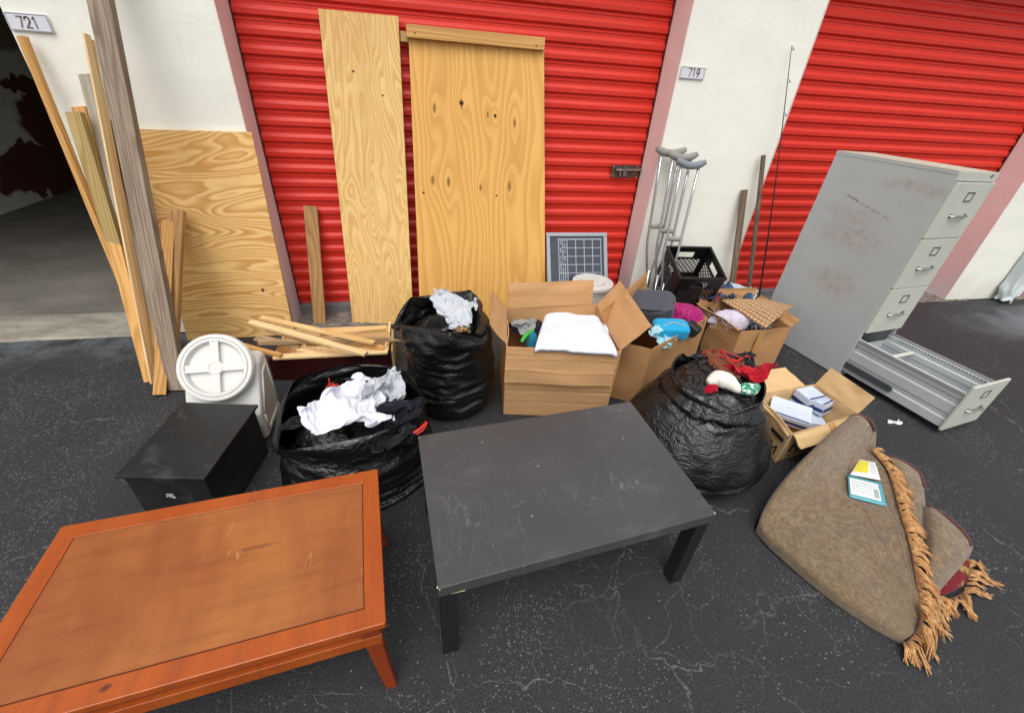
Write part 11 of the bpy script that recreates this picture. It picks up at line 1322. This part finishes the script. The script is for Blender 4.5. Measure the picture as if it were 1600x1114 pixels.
# fringe tassels along the edges
def fringe(pts, n, L, dirpx, seed, per=4, r=.0033, name='fringe', spread=.5, drop=1.0):
    P = catmull([G(*p) for p in pts], n); b = MB(); rr = random.Random(seed)
    bd = G(pts[0][0]+dirpx[0], pts[0][1]+dirpx[1], 0)-G(pts[0][0], pts[0][1], 0); bd.z = 0; bd.normalize()
    for i, p in enumerate(P):
        lx = (P[min(i+1, n)]-P[max(i-1, 0)]); lx.z = 0; lx.normalize()
        ang = rr.uniform(-.75, .75)+.5*mnoise.noise(V3(i*.3, seed, 0)); d0 = (bd*cos(ang)+lx*sin(ang)).normalized(); cl = L*rr.uniform(.7, 1.2); sd = d0.cross(V3(0, 0, 1)); up_ = rr.uniform(0, .014)
        for k in range(per):
            s0 = p+lx*rr.uniform(-.007, .007)+V3(0, 0, rr.uniform(0, .005)); t0 = sd*rr.uniform(-.006, .006); t1 = sd*rr.uniform(-.011, .011); ll = cl*rr.uniform(.85, 1.12)
            m1 = s0+d0*ll*.35+t0+V3(0, 0, .004+up_); m2 = s0+d0*ll*.7+t0*.4; m2.z = max(.010, s0.z-ll*.18*drop+up_); e_ = s0+d0*ll+t1; e_.z = max(.005+rr.random()*.010, s0.z-ll*.55*drop)
            b.tube([s0, m1, m2, e_], [r, r, r*.95, r*.7], 5)
    b.build(name, MAT['fringe'], rg, smooth=True)
fringe([(1364, 706, .10), (1386, 735, .108), (1399, 775, .105), (1410, 815, .105)], 34, .070, (26, 6), 1, per=11, r=.0026, drop=.35)
fringe([(1410, 815, .105), (1422, 855, .10), (1430, 900, .09), (1436, 945, .07)], 34, .070, (22, 12), 2, per=11, r=.0026, drop=.35)
fringe([(1434, 945, .09), (1438, 965, .07), (1432, 985, .05), (1420, 1000, .03), (1412, 1004, .02)], 15, .075, (12, 12), 3, per=9, r=.0024, spread=.8)
fringe([(1444, 920, .04), (1462, 932, .025), (1486, 935, .02), (1505, 925, .015)], 13, .07, (8, 18), 4, per=8, r=.0024, spread=.8)
fringe([(1505, 925, .015), (1512, 905, .015), (1515, 885, .02), (1508, 875, .02)], 9, .085, (20, 4), 5, per=8, r=.0024, spread=.8)
fringe([(1440, 960, .03), (1450, 945, .03), (1460, 930, .03)], 8, .08, (14, 14), 6, per=8, r=.0024, spread=.8)
# paper labels on the rug
def label_patch(q, name, mat):
    b = MB(); b.slab([G(*p) for p in q], .0012, (8, 8), fn=lambda u, v: .006*sin(pi*u)*sin(pi*v)); return b.build(name, mat, rg, smooth=True)
LB0 = [(1327, 776, .088), (1386, 791, .100), (1377, 754, .098), (1324, 741, .092)]
o1 = label_patch(LB0, 'teal_label', MAT['teal_label'])
def lp(u, v, o=.0045):
    q_ = [G(*p) for p in LB0]; p = (q_[0]*(1-u)+q_[1]*u)*(1-v)+(q_[3]*(1-u)+q_[2]*u)*v; return p+V3(0, 0, .006*sin(pi*u)*sin(pi*v)+o)
b = MB(); b.grid(lambda u, v: lp(.04+.82*u, .12+.72*v, .003), 10, 10); b.build('label_paper', MAT['paper'], o1, smooth=True)
b = MB(); rr = random.Random(9)
for k in range(6):
    v = .26+.09*k; u = .10
    while u < (.84 if k > 3 else .58):
        l = rr.uniform(.03, .08); b.beam(lp(u, v), lp(u+l, v), .0022, .0006, side=lp(u, v+.1)-lp(u, v)); u += l+.025
b.build('label_print', MAT['greyink'], o1)
b = MB()
for k in range(5): b.beam(lp(.68, .22+.075*k), lp(.82, .22+.075*k), .0042, .0006, side=lp(.7, .5)-lp(.7, .3))
b.build('bar_marks', MAT['blackink'], o1)
LB1 = [(1328, 741, .096), (1376, 750, .101), (1368, 722, .094), (1343, 717, .092)]
o2 = label_patch(LB1, 'paper_label', MAT['paper'])
def lq(u, v, o=.005):
    q_ = [G(*p) for p in LB1]; p = (q_[0]*(1-u)+q_[1]*u)*(1-v)+(q_[3]*(1-u)+q_[2]*u)*v; return p+V3(0, 0, .006*sin(pi*u)*sin(pi*v)+o)
b = MB(); b.grid(lambda u, v: lq(.03+.52*u, .2+.7*v, .002), 8, 8); b.build('yellow_print', MAT['yellow'], o2, smooth=True)
b = MB()
for k in range(5): b.beam(lq(.62, .3+.12*k, .0025), lq(.92, .3+.12*k, .0025), .002, .0005, side=lq(.6, .5)-lq(.6, .3))
b.build('label_print', MAT['greyink'], o2)
